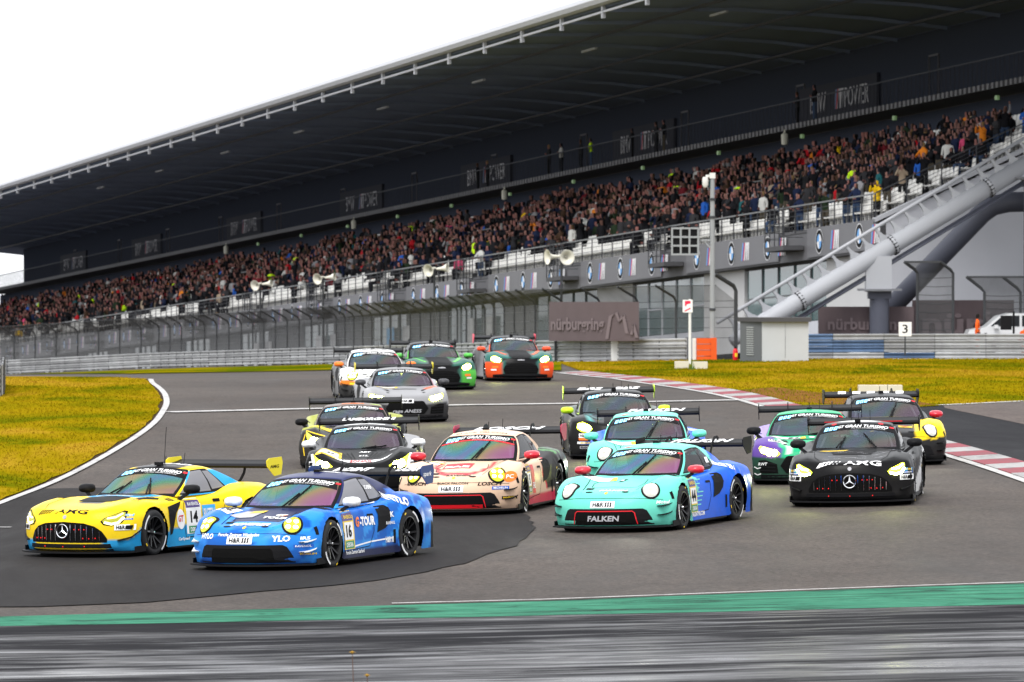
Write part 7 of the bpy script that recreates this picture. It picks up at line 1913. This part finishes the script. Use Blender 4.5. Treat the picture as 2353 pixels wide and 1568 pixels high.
# --- grey mid-engined car
def det(root, S, D, wing):
    audi_front(root, S, D, YB); hr_plate(D, root, (0, .50), .30, .09)
    mb = MB(); D.poly(mb, 'hood', [(-.70, -1.22), (-.16, -1.20), (-.14, -1.05), (-.58, -1.07)], 0, .006); D.poly(mb, 'hood', [(-.62, -1.20), (-.22, -1.18), (-.20, -1.10), (-.54, -1.11)], 1, .009); mb.build('racing_number', [YELV, WHITE], root)
    mb = MB(); D.text(mb, 'front', (.0, .26), 'rage ANESS', .10, .66, .2, .02, 0, .02); mb.build('lettering', GREYV, root)
p = place('audi', 936, 972, 905)
c_grey = make_car('racing_car', 'grey racing car with crimson pillar and one bright yellow headlamp showing', 'audi', col_grey, *p, det, False, GLASS_S, GLASS_D, mat('mirror_grey', (.05, .05, .055), .4), endplate=mat('endplate_yellow', (.75, .62, .02), .4))

# --- white and orange car at the back
def det(root, S, D, wing):
    porsche_front(root, S, D, YB, near=False); mb = MB(); D.text(mb, 'roof', (0, .08), 'HANKOOK', .12, .74, .2, .06, 0, .008); mb.build('lettering', OFFBLK, root)
    mb = MB(); D.poly(mb, 'front', rect(0, .43, 1.5, .05), 0, .012); mb.build('nose_stripe', YELV, root)
p = place('porsche', 872, 921, 846)
c_white = make_car('racing_car', 'white racing car with orange mirrors and dazzling headlamps', 'porsche', col_white, *p, det, False, GLASS_S, GLASS_D, ORNV)

# --- three blunt-nosed cars
def det(root, S, D, wing): aston_front(root, S, D, YB, mat('stripe_lime_green', (.12, .55, .08), .4), None)
p = place('aston', 1016, 897, 971)
c_green_a = make_car('racing_car', 'green racing car with black grille and light green bonnet stripes', 'aston', aston_col((.025, .10, .075), (.09, .46, .06), (.03, .03, .03)), *p, det, False, GLASS_S, GLASS_D, mat('mirror_green', (.08, .40, .06), .4))
def det(root, S, D, wing): aston_front(root, S, D, YB, mat('stripe_orange', (.80, .10, .02), .4), None)
p = place('aston', 1198, 877, 1158)
c_orange = make_car('racing_car', 'orange and teal racing car with pink wing end, farthest back on the track', 'aston', aston_col((.03, .12, .105), (.80, .085, .015), (.03, .03, .03)), *p, det, False, GLASS_S, GLASS_D, mat('mirror_orange', (.80, .07, .02), .4), endplate=mat('endplate_pink', (.75, .05, .10), .4))
def det(root, S, D, wing):
    aston_front(root, S, D, YB, mat('stripe_dark_teal', (.03, .08, .08), .4), None); 
    for s in (1, -1): hr_plate(D, root, (.70 * s, .47), .24, .085); small_sticker(D, root, 'front', (.70 * s, .33), .22, .06, BLUEV, YELV, 'MICHELIN'); small_sticker(D, root, 'front', (.70 * s, .24), .22, .05, GREYV, OFFBLK, 'BBS')
    wing_text(root, S, wing, 'BBS   BBS', 1.3)
p = place('aston', 1430, 1056, 1401)
c_lime = make_car('racing_car', 'black racing car with lime green mirrors and wing ends', 'aston', col_lime, *p, det, False, GLASS_S, GLASS_D, mat('mirror_lime', (.50, .78, .02), .4), endplate=mat('endplate_lime', (.50, .78, .02), .4))

# --- two turquoise cars
def det44(num, mats, board=True):
    def det(root, S, D, wing):
        porsche_front(root, S, D, mats, line=REDV, panel_text='FALKEN')
        mb = MB(); D.text(mb, 'nose', (.08, nv(2.0, .675)), 'FALKEN', .05, .46, .1, .04, 0, .008); D.text(mb, 'front', (.86, .46), 'Motul', .05, .17, .2, .02, 0, .008); D.text(mb, 'left', (-.45, .20), 'FALKENTYRE.COM', .07, .62, 0, .03, 0, .008); D.text(mb, 'left', (1.02, .90), 'FALKEN', .09, .40, .2, .04, 0, .009, -.35)
        mb.build('lettering', WHITE, root)
        mb = MB(); D.poly(mb, 'hood', [(-.04, -1.42), (.03, -1.36), (.06, -1.18), (-.01, -1.25)], 0, .007); D.text(mb, 'hood', (.01, -1.31), 'B', .08, .05, 0, .03, 1, .01); mb.build('sticker', [OFFBLK, WHITE], root)
        mb = MB(); D.poly(mb, 'hood', [(-.66, -1.30), (-.14, -1.32), (-.20, -1.06), (-.56, -1.04)], 0, .006); D.poly(mb, 'hood', [(-.22, -1.30), (-.10, -1.30), (-.17, -1.06), (-.24, -1.06)], 1, .009); mb.build('racing_number', [WHITE, YELV], root)
        number_board(D, root, 'left', (-.60, .50), num, .38, .54)
        mb = MB(); D.poly(mb, 'roof', ell(-.36, -.02, .07, .035, 10), 0, .006); mb.build('roof_sticker', REDV, root)
        mb = MB(); P = rect(.62, 1.0, .16, .09); D.poly(mb, 'left', P, 0, .009); mb.build('sticker', WHITE, root)
        wing_text(root, S, wing, 'FALKEN', 1.05, off=.15)
        mb = MB()
        for k in range(7): D.poly(mb, 'left', rect(-.38 + .05 * ((k * 5) % 4), .34 + .065 * k, .26 + .05 * ((k * 3) % 3), .016), 0, .006)
        mb.build('speed_stripe', mat('teal_vinyl', TEAL, .4), root)
    return det
p = place('porsche', 1387, 1226, 1599, .96)
c_44 = make_car('racing_car', 'turquoise and blue racing car numbered 44 with red mirrors', 'porsche', col_falken, *p, det44('44', WB), True, GLASS_I, GLASS_D, mat('mirror_red', (.60, .012, .03), .3), .05, scale=.96)
p = place('porsche', 1480, 1128, 1494)
c_4 = make_car('racing_car', 'turquoise racing car with turquoise mirrors, behind its red-mirrored twin', 'porsche', col_falken, *p, det44('4', WB), True, GLASS_S, GLASS_D, mat('mirror_teal', TEAL, .3))

# --- green and purple car
def det(root, S, D, wing):
    audi_front(root, S, D, YB)
    for s in (1, -1): hr_plate(D, root, (.66 * s, .70), .22, .07, 'nose') if False else None
    small_sticker(D, root, 'hood', (-.58, -1.66), .26, .12, WHITE, OFFBLK, 'H&R')
    mb = MB(); D.poly(mb, 'hood', [(-.70, -1.30), (-.20, -1.28), (-.14, -1.10), (-.60, -1.10)], 0, .006); D.text(mb, 'hood', (-.28, -1.2), '84', .13, .2, .2, .03, 1, .01); D.poly(mb, 'hood', [(-.16, -1.28), (-.06, -1.28), (-.06, -1.1), (-.13, -1.10)], 2, .008); mb.build('racing_number', [WHITE, OFFBLK, YELV], root)
    mb = MB(); D.poly(mb, 'hood', ell(.05, -1.16, .06, .06, 14), 0, .008); D.text(mb, 'hood', (.34, -1.14), 'TCE TV', .06, .40, 0, .02, 0, .008); D.text(mb, 'front', (-.80, .36), 'RWT', .05, .16, .2, .02, 0, .02); mb.build('lettering', WHITE, root)
    mb = MB()
    for s in (1, -1):
        for k in range(2): D.poly(mb, 'front', strip([(s * .84, .30 - .11 * k), (s * .90, .28 - .11 * k), (s * .955, .31 - .11 * k)], .018), 0, .012)
    mb.build('pin_stripe', WHITE, root)
p = place('audi', 1861, 1114, 1865)
c_green = make_car('racing_car', 'green and purple racing car with yellow headlamp beside the black one', 'audi', col_green, *p, det, True, GLASS_S, GLASS_D, BLACK)

# --- black front-engined car
def det(root, S, D, wing):
    amg_front(root, S, D, YB)
    mb = MB(); v0 = nv(2.15, .69)
    for k in range(6): D.poly(mb, 'nose', rect(-.48 + .06 * k, v0 - .02 + .012 * min(k, 3), [.055, .05, .042, .034, .026, .02][k], .085, .7), 0, .007)
    D.text(mb, 'nose', (.20, v0 + .005), 'AMG', .11, .60, 0, .025, 0, .007); mb.build('lettering', WHITE, root)
    mb = MB(); D.poly(mb, 'nose', ell(0, nv(2.23, .60), .032, .032, 14), 0, .008); mb.build('badge', GREYV, root)
    for s in (1, -1):
        hr_plate(D, root, (.885 * s, .455), .20, .085)
        small_sticker(D, root, 'front', (.90 * s, .575), .14, .045, CYANV, YELV, 'BILSTEIN'); small_sticker(D, root, 'front', (.90 * s, .53), .15, .030, BLUEV, WHITE, 'MICHELIN')
    rr = random.Random(4); mb = MB()
    for k in range(26):              # scribbled white signatures across the bonnet
        u, v = rr.uniform(-.52, .52), rr.uniform(-1.95, -1.15); P = [(u + .028 * i, v + rr.uniform(-.03, .03)) for i in range(5)]
        D.poly(mb, 'hood', strip(P, .010), 0, .007, .3)
    D.text(mb, 'hood', (.16, -1.86), 'LOLEK', .05, .18, 0, .0, 0, .008); mb.build('signature', GREYV, root)
    mb = MB(); D.poly(mb, 'hood', [(-.55, -1.10), (-.12, -1.05), (-.08, -.95), (-.5, -.96)], 0, .006); mb.build('sticker', YELV, root)
    mb = MB(); D.poly(mb, 'left', rect(-.15, .52, .36, .46), 0, .006); D.text(mb, 'left', (-.15, .52), '3', .28, .16, 0, .04, 1, .01); mb.build('racing_number', [WHITE, OFFBLK], root)
    mb = MB()
    for s in (1, -1): D.poly(mb, 'roof', ell(.38 * s, .24, .045, .03, 10), 0, .006)
    mb.build('roof_sticker', REDV, root)
    mb = MB(); W = S['wing']; mb.box((W[0] + .178, 0, W[1] + .004), (.004, 1.3, .012)); mb.build('wing_stripe', REDV, wing)
p = place('amg', 1954, 1166, 1989)
c_black = make_car('racing_car', 'black racing car with star grille and white lettering on its bonnet', 'amg', col_black, *p, det, True, GLASS_S, GLASS_D, BLACK)

# --- yellow and black car at the kerb
def det(root, S, D, wing):
    porsche_front(root, S, D, WB, plate=False)
    small_sticker(D, root, 'hood', (.24, -1.60), .26, .14, YELV, REDV, '7'); wing_text(root, S, wing, '- - - - -', 1.3)
p = place('porsche', 2061, 1071, 2002)
c_ybk = make_car('racing_car', 'yellow and black racing car with a red mirror beside the kerb', 'porsche', col_ybk, *p, det, True, GLASS_S, GLASS_D, mat('mirror_red', (.60, .012, .03), .3))

HW = mat('helmet_white', (.55, .55, .55), .25); HB = mat('helmet_dark', (.03, .03, .04), .25); HR = mat('helmet_red', (.45, .02, .03), .25)
SD = mat('suit_dark', (.02, .02, .025), .7); SR = mat('suit_red', (.40, .02, .04), .7); SW = mat('suit_grey', (.30, .30, .32), .7)
for c, hm, su, lb in ((c_black, HW, SW, 'driver in pale suit and white helmet inside the black star-grille car'), (c_gold, HR, SR, 'driver in red suit and helmet inside the gold car'), (c_44, HR, SR, 'driver in red suit behind the windscreen of the turquoise car numbered 44'), (c_4, HR, SD, 'driver in red helmet inside the turquoise car with turquoise mirrors'), (c_blue, HW, SD, 'driver in white helmet inside the leading blue car'), (c_yel, HW, SD, 'driver in white helmet inside the yellow car'), (c_lam, HB, SD, 'driver in dark helmet inside the black car with the white smile'), (c_lime, HR, SR, 'driver in red suit inside the black car with lime mirrors'), (c_ybk, HB, SW, 'driver in pale suit inside the yellow and black car'), (c_green, HB, SD, 'driver in dark suit inside the green and purple car')):
    driver(c, hm, su, lb)
